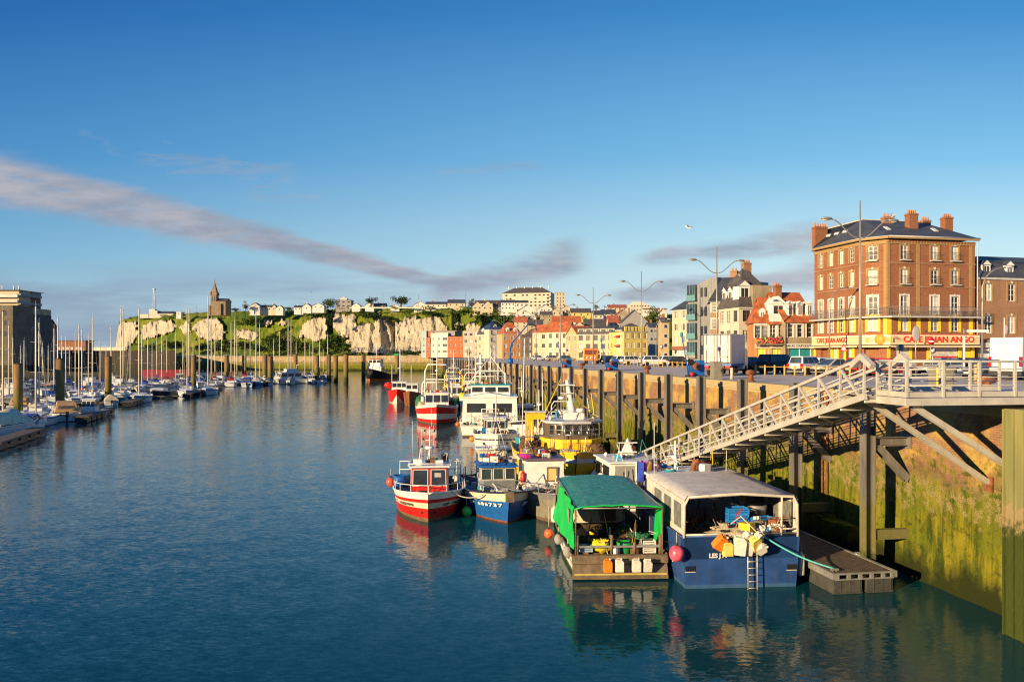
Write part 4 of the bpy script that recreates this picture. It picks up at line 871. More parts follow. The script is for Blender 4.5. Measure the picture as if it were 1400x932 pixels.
# modern coloured flats
mf, mrz, ml = place(576, 440, 635, 432); mt = thing('modern_flats', 'modern block of flats in pale blue, orange and white panels under the cliff', 'building', (mf.x, mf.y, QZ), mrz)
pblue = plaster('pale_blue_panel', (.42, .60, .62)); orp = plaster('orange_panel', (.62, .16, .06)); w = MB(); segs = [(0, .12, 452, pblue), (.12, .22, 461, orp), (.22, .62, 455, whitew), (.62, .97, 460, orp)]
for k, (a0, a1, yt, m_) in enumerate(segs):
    ze = ZY(yt, 436)-QZ; f = Facade(mt, w, (ml*a0, -.4*(k % 2)), (ml*a1, -.4*(k % 2)), 0, ze, m_)
    n = max(1, int((a1-a0)*9))
    for fl_ in range(3):
        for i in range(n): f.win(f.L*(i+.5)/n, 2.6+fl_*3.4, 1.0 if k != 2 or i != n-1 else 2.6, 1.5, 'plain', random.choice([0, 0, 3]))
    f.finish(); Facade(mt, w, (ml*a0, 12), (ml*a0, -.4*(k % 2)), 0, ze, m_).finish(); Facade(mt, w, (ml*a1, -.4*(k % 2)), (ml*a1, 12), 0, ze, m_).finish(); w.poly([(ml*a0, -.4*(k % 2), ze), (ml*a1, -.4*(k % 2), ze), (ml*a1, 12, ze), (ml*a0, 12, ze)], greyw)
w.build('wall', mt); b = MB(); ze = ZY(452.5, 436)-QZ; b.bx(ml*.1, ml*.75, 2, 12, ze-2.5, ze, greyw); b.bx(ml*.05, ml*.8, 1.5, 12.5, ze, ze+.3, zinc); b.bx(ml*.13, ml*.26, 1.0, 2, ze-3, ze-.3, orp); b.build('penthouse', mt)
town('glazed_office_block', 'plain pinkish office block with wide windows right of the modern flats', 633, 425, 655, 415, 12, 453, plaster('pinkish_panel', (.52, .42, .35)), zinc, 4, ('flat', 0), side=None, cols=3, wst='plain', wsz=(2.4, 1.6))
# ================================================ CLIFF, HILL TOWN, TREES, LEFT BANK
def lerp_tab(tab, x):
    if x <= tab[0][0]: return tab[0][1]
    for (a, va), (b_, vb) in zip(tab[:-1], tab[1:]):
        if x <= b_: return va+(vb-va)*(x-a)/(b_-a)
    return tab[-1][1]
DB = [(150, 760), (260, 690), (400, 620), (640, 520), (700, 470), (800, 430), (1150, 400)]
RIM = [(150, 446), (162, 444), (170, 436), (190, 432), (260, 428), (300, 426), (440, 424), (480, 420), (640, 420), (680, 427), (700, 431), (760, 433), (860, 428), (900, 430), (1150, 433)]
CH = [  # chalk faces in directions seen from the eye: outline
 [(150, 484), (158, 444), (166, 441), (189, 440), (187, 450), (192, 455), (184, 464), (176, 474), (166, 484)],
 [(196, 442), (232, 438), (243, 444), (238, 452), (225, 456), (214, 460), (196, 462), (193, 455)],
 [(248, 446), (258, 440), (262, 452), (250, 456)],
 [(264, 446), (278, 436), (296, 435), (303, 440), (307, 452), (306, 466), (270, 463)],
 [(322, 452), (345, 451), (355, 458), (345, 466), (325, 460)], [(356, 440), (362, 436), (374, 438), (372, 444), (358, 446)],
 [(380, 441), (386, 436), (392, 440), (386, 447)],
 [(407, 462), (410, 452), (416, 440), (430, 433), (446, 434), (449, 450), (446, 463), (430, 468), (418, 460)],
 [(455, 430), (458, 427), (470, 430), (482, 430), (487, 432), (484, 445), (478, 457), (470, 463), (462, 458), (456, 444)],
 [(474, 470), (478, 450), (484, 442), (492, 444), (508, 441), (513, 437), (528, 436), (535, 441), (549, 440), (553, 434), (570, 434), (600, 434), (612, 446), (614, 452), (608, 458), (600, 486), (545, 484), (480, 482)],
 [(622, 440), (630, 438), (634, 452), (620, 458)], [(636, 452), (640, 442), (650, 441), (656, 448), (656, 456), (640, 456)],
 [(664, 447), (672, 436), (676, 434), (680, 444), (676, 452)]]
def inpoly(x, y, p):
    c = False; j = len(p)-1
    for i in range(len(p)):
        if (p[i][1] > y) != (p[j][1] > y) and x < (p[j][0]-p[i][0])*(y-p[i][1])/(p[j][1]-p[i][1])+p[i][0]: c = not c
        j = i
    return c
def chalk_at(x, y):
    nx = x+4.5*noise.noise(Vector((x*.11, y*.16, 3.3)))+2*noise.noise(Vector((x*.4, y*.4, 1))); ny = y+3.5*noise.noise(Vector((x*.13, y*.13, 8.3)))+1.5*noise.noise(Vector((x*.5, y*.5, 4)))
    return any(inpoly(nx, ny, p) for p in CH)
def hillz(x, D):
    """ground height of the hill behind the town at direction x, distance D"""
    db = lerp_tab(DB, x); yr = lerp_tab(RIM, x)
    if x < 650: return ZY(yr, db+60)
    t = (D-(db-30))/230; t = max(0, min(1, t)); return 7.0+(ZY(yr, db+200)-7.0)*t*t*(3-2*t)
rows = []; NC = 760; chk = []
xs = [150+(1150-150)*i/NC if False else (150+i*.85 if i < 640 else 694+(i-640)*3.8) for i in range(NC)]
for x in xs:
    db = lerp_tab(DB, x); yr = lerp_tab(RIM, x); col = []; cc = []
    k = max(0, min(1, (x-655)/40)); k = k*k*(3-2*k)          # 0 cliff .. 1 rounded town hill
    endf = max(0, min(1, (x-156)/7))
    zr = ZY(yr, db+60)
    for j in range(64):
        t = j/63
        if t < .16: s_ = t/.16; D = db+26*s_; z = 7.0+(ZY(474, db+26)-7)*s_
        elif t < .62: s_ = (t-.16)/.46; D = db+26+16*s_; z = ZY(474, db+26)+(ZY(437, db+42)-ZY(474, db+26))*s_
        elif t < .82: s_ = (t-.62)/.20; D = db+42+26*s_; z0_ = ZY(437, db+42); z = z0_+(ZY(yr, db+68)-z0_)*sin(s_*pi/2)
        else: s_ = (t-.82)/.18; D = db+68+420*s_**1.6; z = ZY(yr, db+68)+3*s_
        D2 = db-30+300*t; z2 = hillz(max(x, 660), D2); 
        if t > .9: D2 += (t-.9)*4000
        D = D*(1-k)+D2*k; z = z*(1-k)+z2*k
        z = 5+(z-5)*endf; px, py = x, HY+(EYE-z)*FPX/D
        ch = (k < .5) and t < .83 and chalk_at(px, py); w3 = Vector((x*.09, z*.05, D*.01))
        if ch: 
            rd = 1-abs(noise.noise(Vector((x*.085, z*.03, 2))))*2; D += -2.6*rd-3.0*noise.noise(Vector((x*.16, z*.12, 7)))-1.1*noise.noise(Vector((x*.6, z*.45, 7)))-2.5; z += 1.0*noise.noise(Vector((x*.5, z*.5, 1)))
            if 521 < x < 546: D += (x-521)*1.0*(1 if x < 541 else 0)
        elif t < .95: D += 4*noise.noise(Vector((x*.05, z*.05, 4)))*(1-k*.5)+1.6*noise.noise(Vector((x*.25, z*.2, 9))); z += .9*noise.noise(Vector((x*.2, D*.05, 3)))
        if 618 < x < 640 and .1 < t < .78: D += 14*(1-abs(x-628)/11)
        if 448 < x < 456 and .2 < t < .78: D += 10
        col.append(PX(x, D, z)); cc.append(1.0 if ch else 0.0)
    rows.append(col); chk.append(cc)
def hill_nodes(q, b):
    at = q.n('ShaderNodeAttribute', attribute_name='chalk').outputs['Fac']; pos = q.n('ShaderNodeNewGeometry').outputs['Position']
    n1 = q.noise(pos, .035, 5, .6); n2 = q.noise(pos, .16, 6, .68); n3 = q.noise(q.map(pos, scale=(1, 1, .25)), .22, 6, .7); n4 = q.noise(pos, .6, 5, .7)
    f = q.ss(q.m('ADD', at, q.m('MULTIPLY', q.m('SUBTRACT', n4, .5), 1.3)), .38, .62)
    ck = q.mix(q.ss(n3, .35, .68), (.57, .50, .37, 1), (.38, .33, .24, 1)); ck = q.mix(q.m('MULTIPLY', q.ss(n2, .56, .70), .7), ck, (.22, .165, .09, 1)); ck = q.mix(q.m('MULTIPLY', q.ss(n4, .60, .72), .45), ck, (.12, .12, .03, 1))
    gr = q.mix(q.ss(n2, .38, .62), (.105, .16, .014, 1), (.20, .21, .025, 1)); gr = q.mix(q.ss(n1, .48, .62), gr, (.065, .115, .012, 1)); gr = q.mix(q.m('MULTIPLY', q.ss(n4, .55, .7), .7), gr, (.035, .06, .01, 1))
    q.link(q.mix(f, gr, ck), b.inputs['Base Color'])
    bn = q.n('ShaderNodeBump'); bn.inputs['Strength'].default_value = 1; bn.inputs['Distance'].default_value = 1.3; q.link(q.m('ADD', n4, n3), bn.inputs['Height']); q.link(bn.outputs[0], b.inputs['Normal'])
M_hill = posmat('chalk_and_grass', hill_nodes, .9, .15)
hm = MB(); hm.grid(rows, M_hill, True); me = hm.mesh('cliff_hill')
at = me.attributes.new('chalk', 'FLOAT', 'POINT'); at.data.foreach_set('value', [c for r in chk for c in r])
mo('cliff_hill', me, kind='structure')

def leafmat(name, c1, c2):
    def nodes(q, b):
        rnd = q.n('ShaderNodeNewGeometry').outputs['Random Per Island']; q.link(q.mix(rnd, c1+(1,), c2+(1,)), b.inputs['Base Color'])
    return posmat(name, nodes, .8, .1)
lf1 = leafmat('green_foliage', (.028, .055, .010), (.075, .12, .018)); lf2 = leafmat('dark_foliage', (.018, .035, .010), (.05, .075, .015)); lf3 = leafmat('red_brown_foliage', (.05, .018, .012), (.10, .04, .02)); lf4 = leafmat('yellow_green_foliage', (.08, .12, .012), (.19, .22, .03))
bark = pbr('tree_bark', (.08, .06, .045), .9)
def leaves(mb, c, r, n, s, m, rng=random):
    c = Vector(c); cl_ = [Vector((rng.gauss(0, .45)*r[0], rng.gauss(0, .45)*r[1], rng.gauss(0, .42)*r[2])) for _ in range(max(5, n//45))]
    for i in range(n):
        k = rng.choice(cl_); rr = .34
        p = c+k+Vector((rng.uniform(-1, 1)*r[0]*rr, rng.uniform(-1, 1)*r[1]*rr, rng.uniform(-1, 1)*r[2]*rr))
        a = Vector((rng.gauss(0, 1), rng.gauss(0, 1), rng.gauss(0, 1))).normalized()*s*rng.uniform(.5, 1.2); b_ = Vector((rng.gauss(0, 1), rng.gauss(0, 1), rng.gauss(0, 1))).normalized()*s*rng.uniform(.5, 1.2)
        mb.add([p-a*.5-b_*.3, p+a*.5-b_*.2, p+a*.3+b_*.5, p-a*.4+b_*.5], [(0, 1, 2, 3)], m)
def tree(label, x, D, yb, yt, wpx, m=lf1, n=800, name='broadleaf_tree', flat=.0, z0=None):
    zb = ZY(yb, D) if z0 is None else z0; h = ZY(yt, D)-zb; w_ = wpx/FPX*D; p = PX(x, D, zb-.8)
    t = thing(name, label, 'tree', p)
    b = MB(); b.tube([(0, 0, 0), (.1, 0, h*.3), (.2, .1, h*.55)], [w_*.045+.1, w_*.035+.08, .08], bark, 7)
    for i in range(5): a = i*1.3; b.tube([(0, 0, h*.3), (cos(a)*w_*.2, sin(a)*w_*.2, h*.55), (cos(a)*w_*.33, sin(a)*w_*.33, h*.75)], [.12, .08, .04], bark, 5)
    b.build('trunk', t); b = MB(); leaves(b, (0, 0, h*.62), (w_*.5, w_*.5, h*.40), n, w_*.075, m); b.build('crown', t); return t
tree('dark round tree on the clifftop left of the flat roofed block', 448, 640, 420, 407, 18, lf1, 1100)
tree('dark tree on the clifftop right of the flat roofed block', 507, 620, 419, 404, 15, lf2, 900)
tree('wide umbrella shaped pine on the clifftop above the chalk face', 548, 610, 419, 403, 22, lf2, 1100, 'pine_tree')
tree('reddish brown tree among the clifftop houses', 645, 560, 423, 407, 13, lf3, 800)
tree('brownish tree beside the clifftop gabled house near the church', 336, 650, 425, 412, 12, lf3, 600); tree('low green tree on the clifftop between the church and houses', 322, 650, 426, 418, 12, lf2, 500)
tree('green tree on the clifftop in front of the small white houses', 395, 650, 426, 418, 14, lf1, 500)
tree('large green tree on the hill above the yellow corner building', 893, 420, 450, 422, 24, lf1, 1300); tree('light green tree on the hill beside the large green one', 881, 415, 450, 428, 16, lf4, 900)
tree('dark tree below the big white clifftop block of flats', 733, 500, 436, 424, 9, lf2, 500); tree('green tree between hillside houses above the orange roofs', 774, 480, 434, 422, 10, lf2, 600)
tree('small green tree behind the lamp post on the skyline', 815, 560, 424, 415, 10, lf1, 450); tree('small dark tree on the skyline left of the brick roofed house', 828, 570, 424, 416, 7, lf2, 300)
tree('tree in front of the grey office block by the quay', 641, 405, 488, 473, 9, lf1, 500); tree('bushy tree on the slope right of the light green tree', 868, 420, 452, 434, 12, lf4, 500)
for i, (x, y0, y1, w_, D, m_, lb) in enumerate([(752, 437, 427, 9, 470, lf2, 'dark tree left of the brown hillside house'), (798, 440, 430, 9, 455, lf1, 'green tree below the yellow hillside house'), (820, 446, 436, 10, 430, lf4, 'yellow green tree beside the bluish roof'), (776, 450, 441, 9, 400, lf2, 'dark tree right of the bright orange roof'), (846, 440, 430, 9, 430, lf1, 'green tree below the brown gabled house'), (700, 432, 425, 10, 515, lf4, 'light green tree before the white two storey house'), (722, 437, 429, 10, 490, lf1, 'green tree before the large white gable'), (905, 446, 432, 12, 440, lf2, 'dark tree on the hill above the shaded street')]): tree(lb, x, D, y0, y1, w_, m_, 450)
b = MB(); rg = random.Random(5)
for x, y, w_, h_, D0 in [(385, 472, 36, 22, 560), (408, 474, 34, 20, 560), (428, 479, 14, 9, 560), (445, 472, 22, 18, 555), (462, 468, 24, 22, 558), (472, 476, 16, 12, 550), (372, 468, 18, 16, 575), (300, 474, 22, 12, 610), (330, 472, 24, 12, 600), (275, 474, 20, 10, 620), (355, 476, 20, 10, 585), (628, 448, 10, 16, 520), (624, 434, 12, 10, 540), (634, 426, 14, 6, 560), (205, 474, 24, 10, 690), (235, 472, 24, 12, 670), (496, 430, 14, 9, 606), (512, 432, 22, 8, 602), (530, 434, 18, 6, 598), (560, 482, 40, 5, 500), (450, 434, 8, 14, 600), (590, 428, 30, 5, 580), (655, 432, 16, 12, 535), (690, 437, 26, 10, 505), (712, 436, 18, 8, 500), (430, 430, 30, 6, 620), (345, 440, 30, 10, 640), (310, 470, 16, 9, 605)]:
    leaves(b, PX(x, D0, ZY(y, D0)), (w_/FPX*D0*.55, 7, h_/FPX*D0*.5), int(w_*h_*3.2), 1.25, lf1 if rg.random() < .6 else lf2, rg)
b.build('bushes_foliage', kind='stuff')
b = MB()
for i in range(60):
    x = rg.uniform(170, 700); D0 = lerp_tab(DB, x)+rg.uniform(40, 66); z = ZY(lerp_tab(RIM, x)+rg.uniform(0, 9), D0)
    leaves(b, PX(x, D0-2, z), (rg.uniform(3, 9), 4, rg.uniform(1, 2.2)), 90, 1.0, rg.choice([lf1, lf4, lf2]), rg)
b.build('clifftop_scrub_foliage', kind='stuff')

# ---- hill and clifftop houses: pixel columns give width and bearing, distance gives size
def hh(label, x0, x1, yb, ye, yr, D, wall, roofm, ridge='x', depth=9, nw=2, fl=1, turn=0.0, name='hillside_house', chim=1, kind='gable', group=None, wwid=1.0):
    zb = ZY(yb, D); a = PX(x0, D, zb); b_ = PX(x1, D-turn, zb); d = b_-a; Lw = d.length; rz = atan2(d.y, d.x)
    t = thing(name, label, 'house', a, rz, group); ze = ZY(ye, D)-zb; zr = ZY(yr, D+depth*.4)-zb
    w = MB(); w.bx(0, Lw, 0, depth, -3.5, ze, wall); r = MB()
    if kind == 'gable': gable_roof(r, Lw, depth, ze, zr, roofm, .35, ridge, wall)
    elif kind == 'hip': hip_roof(r, Lw, depth, ze, zr, min(Lw*.3, depth*.5), roofm, .35)
    else: r.bx(-.2, Lw+.2, -.2, depth+.2, ze, ze+.4, roofm)
    w.build('wall', t); rr = r.build('roof', t); b = MB(); fh = ze/fl
    for k in range(fl):
        for i in range(nw):
            x = Lw*(i+.5)/nw; b = MB(); b.bx(x-wwid/2, x+wwid/2, -.05, -.003, k*fh+fh*.32, k*fh+fh*.75, wframe); o = b.build('window', t); c = MB(); c.bx(x-wwid/2+.08, x+wwid/2-.08, -.07, -.052, k*fh+fh*.35, k*fh+fh*.72, glass); c.build('pane', o)
    b = MB(); b.bx(-.05, -.003, depth*.4, depth*.4+1, fh*.3, fh*.75, glass); b.build('window', t)
    if chim and kind != 'flat': b = MB(); b.bx(Lw*.3, Lw*.3+.7, depth*.45, depth*.45+.6, zr-1, zr+1.1, M_brick if wall is not whitew else whitew); b.build('chimney', rr)
    return t, rr, Lw, ze, zr
HL = [
 ('white gabled house with a dark roof on the clifftop right of the church', 341, 355, 425, 418.5, 414, 655, whitew, slate2, 'y', 2, 1),
 ('long brown roofed house on the clifftop beside the white gable near the church', 355, 371, 425, 419.5, 417, 660, palew, slate2, 'x', 3, 1),
 ('small dark roofed house on the clifftop between long brown roof and white cabin', 371, 378, 425, 420, 416.5, 660, creamw, slate, 'y', 1, 1),
 ('white gable cabin on the clifftop left of the green tree', 377, 387, 425, 421, 417.5, 650, whitew, slate2, 'y', 1, 1),
 ('white house with dark roof on the clifftop, leftmost of the row of three white gables', 402, 412, 424, 420, 417.5, 640, whitew, slate, 'x', 2, 1),
 ('white gable house on the clifftop, middle of the row of three white gables', 413, 425, 424, 419, 415, 640, whitew, slate, 'y', 1, 1),
 ('white gable house with long roof on the clifftop, rightmost of the three white gables', 427, 443, 421.5, 418, 414.5, 635, whitew, slate, 'y', 2, 1),
 ('small white gable house on the clifftop right of the flat roofed block', 481, 492, 420, 417.5, 414.5, 625, whitew, slate, 'y', 1, 1),
 ('white gable house on the clifftop under the dark tree', 499, 511, 420.5, 417, 413.5, 620, whitew, slate, 'y', 1, 1),
 ('low dark roofed bungalow on the clifftop right of the dark tree', 511, 527, 420.5, 417.5, 414.5, 625, greyw, slate, 'x', 3, 1),
 ('small white gable house on the clifftop below the umbrella pine', 534, 546, 421, 419, 416.5, 612, whitew, slate2, 'y', 1, 1),
 ('white gable house on the clifftop right of the umbrella pine', 566, 582, 421, 416.5, 412.5, 600, whitew, slate, 'y', 2, 1),
 ('wide cream bungalow with slate roof on the clifftop above the chalk face', 582, 610, 420.5, 415.5, 412.5, 595, palew, slate, 'x', 4, 1),
 ('cream house with many chimneys on the clifftop left of the red tree', 612, 636, 419.5, 414, 409.5, 590, creamw, slate, 'x', 3, 1),
 ('cream double gable house at the top of the green slope, left half', 646, 659, 424, 418, 412.5, 545, creamw, slate2, 'y', 2, 1),
 ('cream double gable house at the top of the green slope, right half', 659, 674, 424.5, 418, 412, 545, creamw, slate2, 'y', 2, 1),
 ('grey sided house with dark roof beside the cream double gables', 674, 687, 425, 419.5, 415, 548, greyw, slate2, 'x', 2, 1),
 ('long white terrace with slate roof behind the cream double gables', 650, 688, 420, 414.5, 410.5, 575, whitew, slate2, 'x', 6, 1),
 ('white two storey house with slate roof below the big block', 685, 704, 424, 413.5, 410, 540, whitew, slate, 'x', 4, 2),
 ('white house with grey gable below the big block of flats', 705, 722, 428, 413.5, 410.5, 530, whitew, slate, 'x', 3, 2),
 ('large white gable house with a dark window on the hillside', 709, 734, 432, 424, 417, 500, whitew, slate2, 'y', 2, 1),
 ('white gable house tucked below the right end of the big block', 736, 755, 426, 421.5, 417, 520, whitew, slate2, 'y', 2, 1),
 ('cream gable house right of the white hillside gables', 754, 769, 432, 425, 420, 505, creamw, slate2, 'y', 2, 1),
 ('cream gable house on the skyline behind the street lamp', 767, 782, 427, 422, 418, 530, palew, slate2, 'y', 1, 1),
 ('brown house with flat face below the hillside gables', 739, 755, 440, 430, 425.5, 450, stonew, slate2, 'x', 2, 2),
 ('long house with a bright orange tile roof above the quay houses', 756, 794, 444, 439.5, 432, 430, palew, otile, 'x', 4, 1),
 ('small orange roofed house with white dormers above the blue crane', 703, 721, 448, 440, 433, 420, creamw, otile, 'x', 2, 2),
 ('dark slate house squeezed left of the long orange roof', 722, 742, 455, 444, 437, 400, sandw, slate2, 'x', 2, 2),
 ('yellow house with hipped roof on the hillside', 781, 808, 433, 427, 421.5, 480, yelloww, slate2, 'x', 3, 1),
 ('small house with bluish roof on the hillside right of the yellow one', 811, 825, 436, 430, 424.5, 470, palew, slate, 'x', 2, 1),
 ('grey roofed white house on the hillside behind the lamp mast', 823, 842, 433, 429, 423, 490, whitew, slate, 'x', 2, 1),
 ('long brick red roofed house on the skyline', 832, 857, 424, 420.5, 416.5, 570, creamw, rtile, 'x', 4, 1),
 ('red roofed house with thick chimneys above the long dormer building', 832, 846, 446, 441, 431, 400, palew, rtile, 'x', 2, 1),
 ('large slate roofed house with white gable edge above the yellow corner building', 850, 886, 452, 440, 424, 380, greyw, slate2, 'y', 2, 1),
 ('brown gabled house left of the large slate roof', 842, 862, 436, 430, 423, 440, stonew, rtile, 'y', 2, 1),
 ('low brown roofed house just above the salmon gable', 800, 828, 452, 444, 436, 390, sandw, slate2, 'x', 3, 1),
 ('red roofed cottage above the orange truck', 783, 800, 455, 447, 440, 385, creamw, rtile, 'y', 1, 1),
 ('long white building on the skyline above the green tree', 880, 912, 430, 423, 421.5, 560, whitew, rtile, 'x', 8, 1),
 ('white house with red roof on the hill above the shaded street', 901, 912, 434, 428, 422, 480, whitew, rtile, 'y', 1, 1),
 ('grey blue shaded house in the street right of the yellow corner building', 888, 899, 492, 447, 441, 270, greyw, slate, 'x', 2, 4),
 ('narrow dark house at the end of the shaded street', 899, 908, 490, 455, 449, 300, darkw, slate2, 'x', 1, 3),
 ('cream house closing the shaded street', 905, 915, 492, 440, 434, 230, sandw, slate2, 'x', 1, 4),
]
for lab, x0, x1, yb, ye, yr, D, wl, rf_, rd, nw, fl in HL:
    hh(lab, x0, x1, yb, ye, yr, D, wl, rf_, rd, 9 if x1-x0 > 10 else 6, nw, fl)
# the big white block of flats on the hill
t, rr, Lw, ze, zr = hh('long white block of flats with slate hipped roof crowning the hill', 687, 753, 421, 401, 393.5, 610, palew, slate2, 'x', 16, 0, 1, turn=8, name='apartment_block', chim=0, kind='hip')
for k in range(4):
    for x in [3+3.2*i for i in range(11)]:
        if k == 3 or random.random() < .55: b = MB(); b.bx(x-.8, x+.8, -.06, -.003, ze-2.2-k*2.6, ze-1.1-k*2.6, glass); b.build('window', t)
for k in range(4): b = MB(); b.bx(Lw-3.4, Lw-.6, -1.1, -.01, ze-3.4-k*2.7, ze-2.4-k*2.7, palew); b.build('balcony', t)
for i in range(6): b = MB(); x = 3+i*(Lw-6)/5; b.bx(x-.5, x+.5, 7.5, 8.5, zr-1, zr+.9, whitew); b.build('chimney', rr)
hh('cream tower block behind the right end of the long white flats', 760, 772, 424, 400, 399.5, 680, creamw, greyw, 'x', 12, 3, 5, kind='flat', name='tower_block')
t, rr, Lw, ze, zr = hh('white stepped block of flats on the skyline above the yellow building', 862, 888, 426, 416, 415, 640, palew, whitew, 'x', 12, 7, 2, kind='flat', name='apartment_block'); b = MB(); b.bx(Lw*.15, Lw*.7, 2, 10, ze+.4, ze+2.2, palew); b.build('penthouse', t)
t, rr, Lw, ze, zr = hh('dark modern flat roofed block on the clifftop with rooftop aerials', 459, 480, 420.5, 410.5, 409, 640, greyw, darkw, 'x', 10, 3, 2, kind='flat', name='apartment_block', wwid=2.2)
b = MB(); b.bx(Lw*.25, Lw*.7, 2, 7, ze+.4, ze+1.9, whitew); b.tube([(Lw*.4, 4, ze+1.9), (Lw*.4, 4, ze+4)], .12, whitew, 5); b.ball((Lw*.5, 4, ze+2.6), .8, whitew, 8, 6); b.build('rooftop_aerial', t)
# church with spire
D = 650; p = PX(283.5, D, ZY(426, D)); ch_ = thing('church', 'stone church with a pointed spire alone on the clifftop', 'church', p); chs = plaster('church_stone', (.30, .22, .13), .2, .6); S = D/FPX
b = MB(); x0, x1 = 4.4*S, 12.2*S; h1 = ZY(403, D)-p.z
b.bx(x0, x1, 0, 5.5, -3, h1, chs); b.build('tower', ch_)
b = MB(); 
for x in (x0+.9, x1-1.7): b.bx(x, x+.8, -.05, -.003, h1-5, h1-1.5, blackp)
b.build('belfry_opening', ch_); b = MB(); c_ = ((x0+x1)/2, 2.75); zt = ZY(383.5, D)-p.z
b.add([(x0-.2, -.2, h1), (x1+.2, -.2, h1), (x1+.2, 5.7, h1), (x0-.2, 5.7, h1), (c_[0], c_[1], zt)], [(0, 1, 4), (1, 2, 4), (2, 3, 4), (3, 0, 4), (3, 2, 1, 0)], chs)
for x, y in ((x0, 0), (x1, 0), (x0, 5.5), (x1, 5.5)): b.add([(x-.5, y-.5, h1), (x+.5, y-.5, h1), (x+.5, y+.5, h1), (x-.5, y+.5, h1), (x, y, h1+3.4)], [(0, 1, 4), (1, 2, 4), (2, 3, 4), (3, 0, 4)], chs)
b.tube([(c_[0], c_[1], zt-.3), (c_[0], c_[1], zt+2.2)], .09, iron, 5); b.build('spire', ch_)
b = MB(); b.bx(x1+.01, 25.5*S, -1, 12, -3, ZY(412, D)-p.z, chs); b.bx(x1+1, 20*S, -2.5, -1.01, -3, ZY(415, D)-p.z, chs); b.build('nave', ch_)
b = MB(); gable_roof(b, 25.5*S-x1, 13, ZY(412, D)-p.z+.01, ZY(407.5, D)-p.z, slate2, .3, 'x', chs, x0=x1+.3, y0=-1); b.build('roof', ch_)
b = MB(); b.bx(.5, x0-.01, -.5, 5, -3, ZY(417, D)-p.z, chs); b.build('porch', ch_)
# signal station with lattice mast
D = 765; p = PX(190, D, ZY(432, D)); S = D/FPX; ss = thing('signal_station', 'white signal station with a tall lattice mast at the cliff end', 'signal station', p)
b = MB(); b.bx(1*S, 13*S, 0, 6, -2, ZY(429.5, D)-p.z, palew); b.bx(14*S, 25*S, 0, 7, -2, ZY(424.5, D)-p.z, palew); b.bx(13*S, 21*S, 1, 6, ZY(426, D)-p.z, ZY(422.5, D)-p.z, whitew); b.bx(25*S, 47*S, 0, 8, -2, ZY(428.5, D)-p.z, palew); b.build('wall', ss)
b = MB(); gable_roof(b, 22*S, 8, ZY(428.5, D)-p.z, ZY(425.5, D)-p.z, slate, .3, 'x', palew, x0=25*S); b.build('roof', ss)
b = MB(); zt, z0_ = ZY(393.5, D)-p.z, ZY(423, D)-p.z; 
for x, y in ((-1, -1), (1, -1), (1, 1), (-1, 1)): b.tube([(19*S+x*1.0, 3+y*1.0, z0_), (19*S+x*.35, 3+y*.35, zt)], .16, whitec, 5)
for k in range(10):
    t0, t1 = k/10, (k+1)/10; w0, w1 = 1.0-.65*t0, 1.0-.65*t1; za, zb_ = z0_+(zt-z0_)*t0, z0_+(zt-z0_)*t1
    for a, c_ in (((-1, -1), (1, -1)), ((1, -1), (1, 1)), ((1, 1), (-1, 1)), ((-1, 1), (-1, -1))): b.tube([(19*S+a[0]*w0, 3+a[1]*w0, za), (19*S+c_[0]*w1, 3+c_[1]*w1, zb_)], .09, whitec, 4)
b.cyl((19*S, 3, zt-1.5), (19*S, 3, zt-.5), 1.5, 1.5, whitec, 10); b.ball((19*S, 3, zt-3), 1.1, whitec, 8, 6); b.build('mast', ss)
hh('tiny white hut on the cliff grass right of the signal station', 241, 247.5, 430.5, 427, 425.5, 720, whitew, whitew, 'x', 4, 1, 1, kind='flat', name='hut')
# thin aerials on the skyline
for x, yt, yb, D, w_ in ((523.5, 400, 420, 610, 'beside the low dark roofed bungalow'), (572, 403, 418, 600, 'above the white gable right of the pine'), (636.5, 401, 417, 585, 'above the house with many chimneys'), (269, 417, 428, 690, 'left of the church')):
    b = MB(); z0_ = ZY(yb, D); b.tube([(0, 0, -3), (0, 0, ZY(yt, D)-z0_)], .13, greym, 5); b.bar((-.8, 0, ZY(yt+3, D)-z0_), (.8, 0, ZY(yt+3, D)-z0_), .1, .1, greym); b.build('radio_mast', loc=PX(x, D, z0_), label='thin radio mast on the clifftop '+w_, cat='mast')
b = MB(); a, b_ = PX(478, 612), PX(612, 588)
b.bar(V(a.x, a.y, ZY(420.3, 612)-.2), V(b_.x, b_.y, ZY(420.3, 588)-.2), .3, 1.0, palew); b.build('garden_wall', label='low pale garden wall along the clifftop in front of the bungalows', cat='wall')

# ================================================ LEFT BANK
def slabblock(name, label, x0, x1, yt, D, depth, wall, levels=(), z0=JZ-3, turn=0):
    a = PX(x0, D, z0); b_ = PX(x1, D+turn, z0); d = b_-a; t = thing(name, label, 'building', a, atan2(d.y, d.x)); zt = ZY(yt, D)-z0; return t, d.length, zt
# old dark warehouse block and apartment tower on top
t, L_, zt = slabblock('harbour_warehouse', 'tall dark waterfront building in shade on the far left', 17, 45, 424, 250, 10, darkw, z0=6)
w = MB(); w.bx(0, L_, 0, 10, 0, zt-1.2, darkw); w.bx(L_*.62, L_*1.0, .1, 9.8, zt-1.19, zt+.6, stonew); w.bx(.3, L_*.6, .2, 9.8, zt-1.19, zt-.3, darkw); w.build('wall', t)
for i in range(4): b = MB(); b.bx(L_*.62+i*.55, L_*.62+i*.55+.4, -.04, -.003, 7.2, 9.2, glassb); b.build('window', t)
b = MB(); b.bx(L_*.60, L_*.99, -.03, -.004, 4.2, 10.2, greyw); b.build('rendered_panel', t)
for k in range(2):
    for i in range(3): b = MB(); b.bx(.7+i*1.2, 1.3+i*1.2, -.04, -.003, 4+k*3.4, 5.6+k*3.4, glass); b.build('window', t)
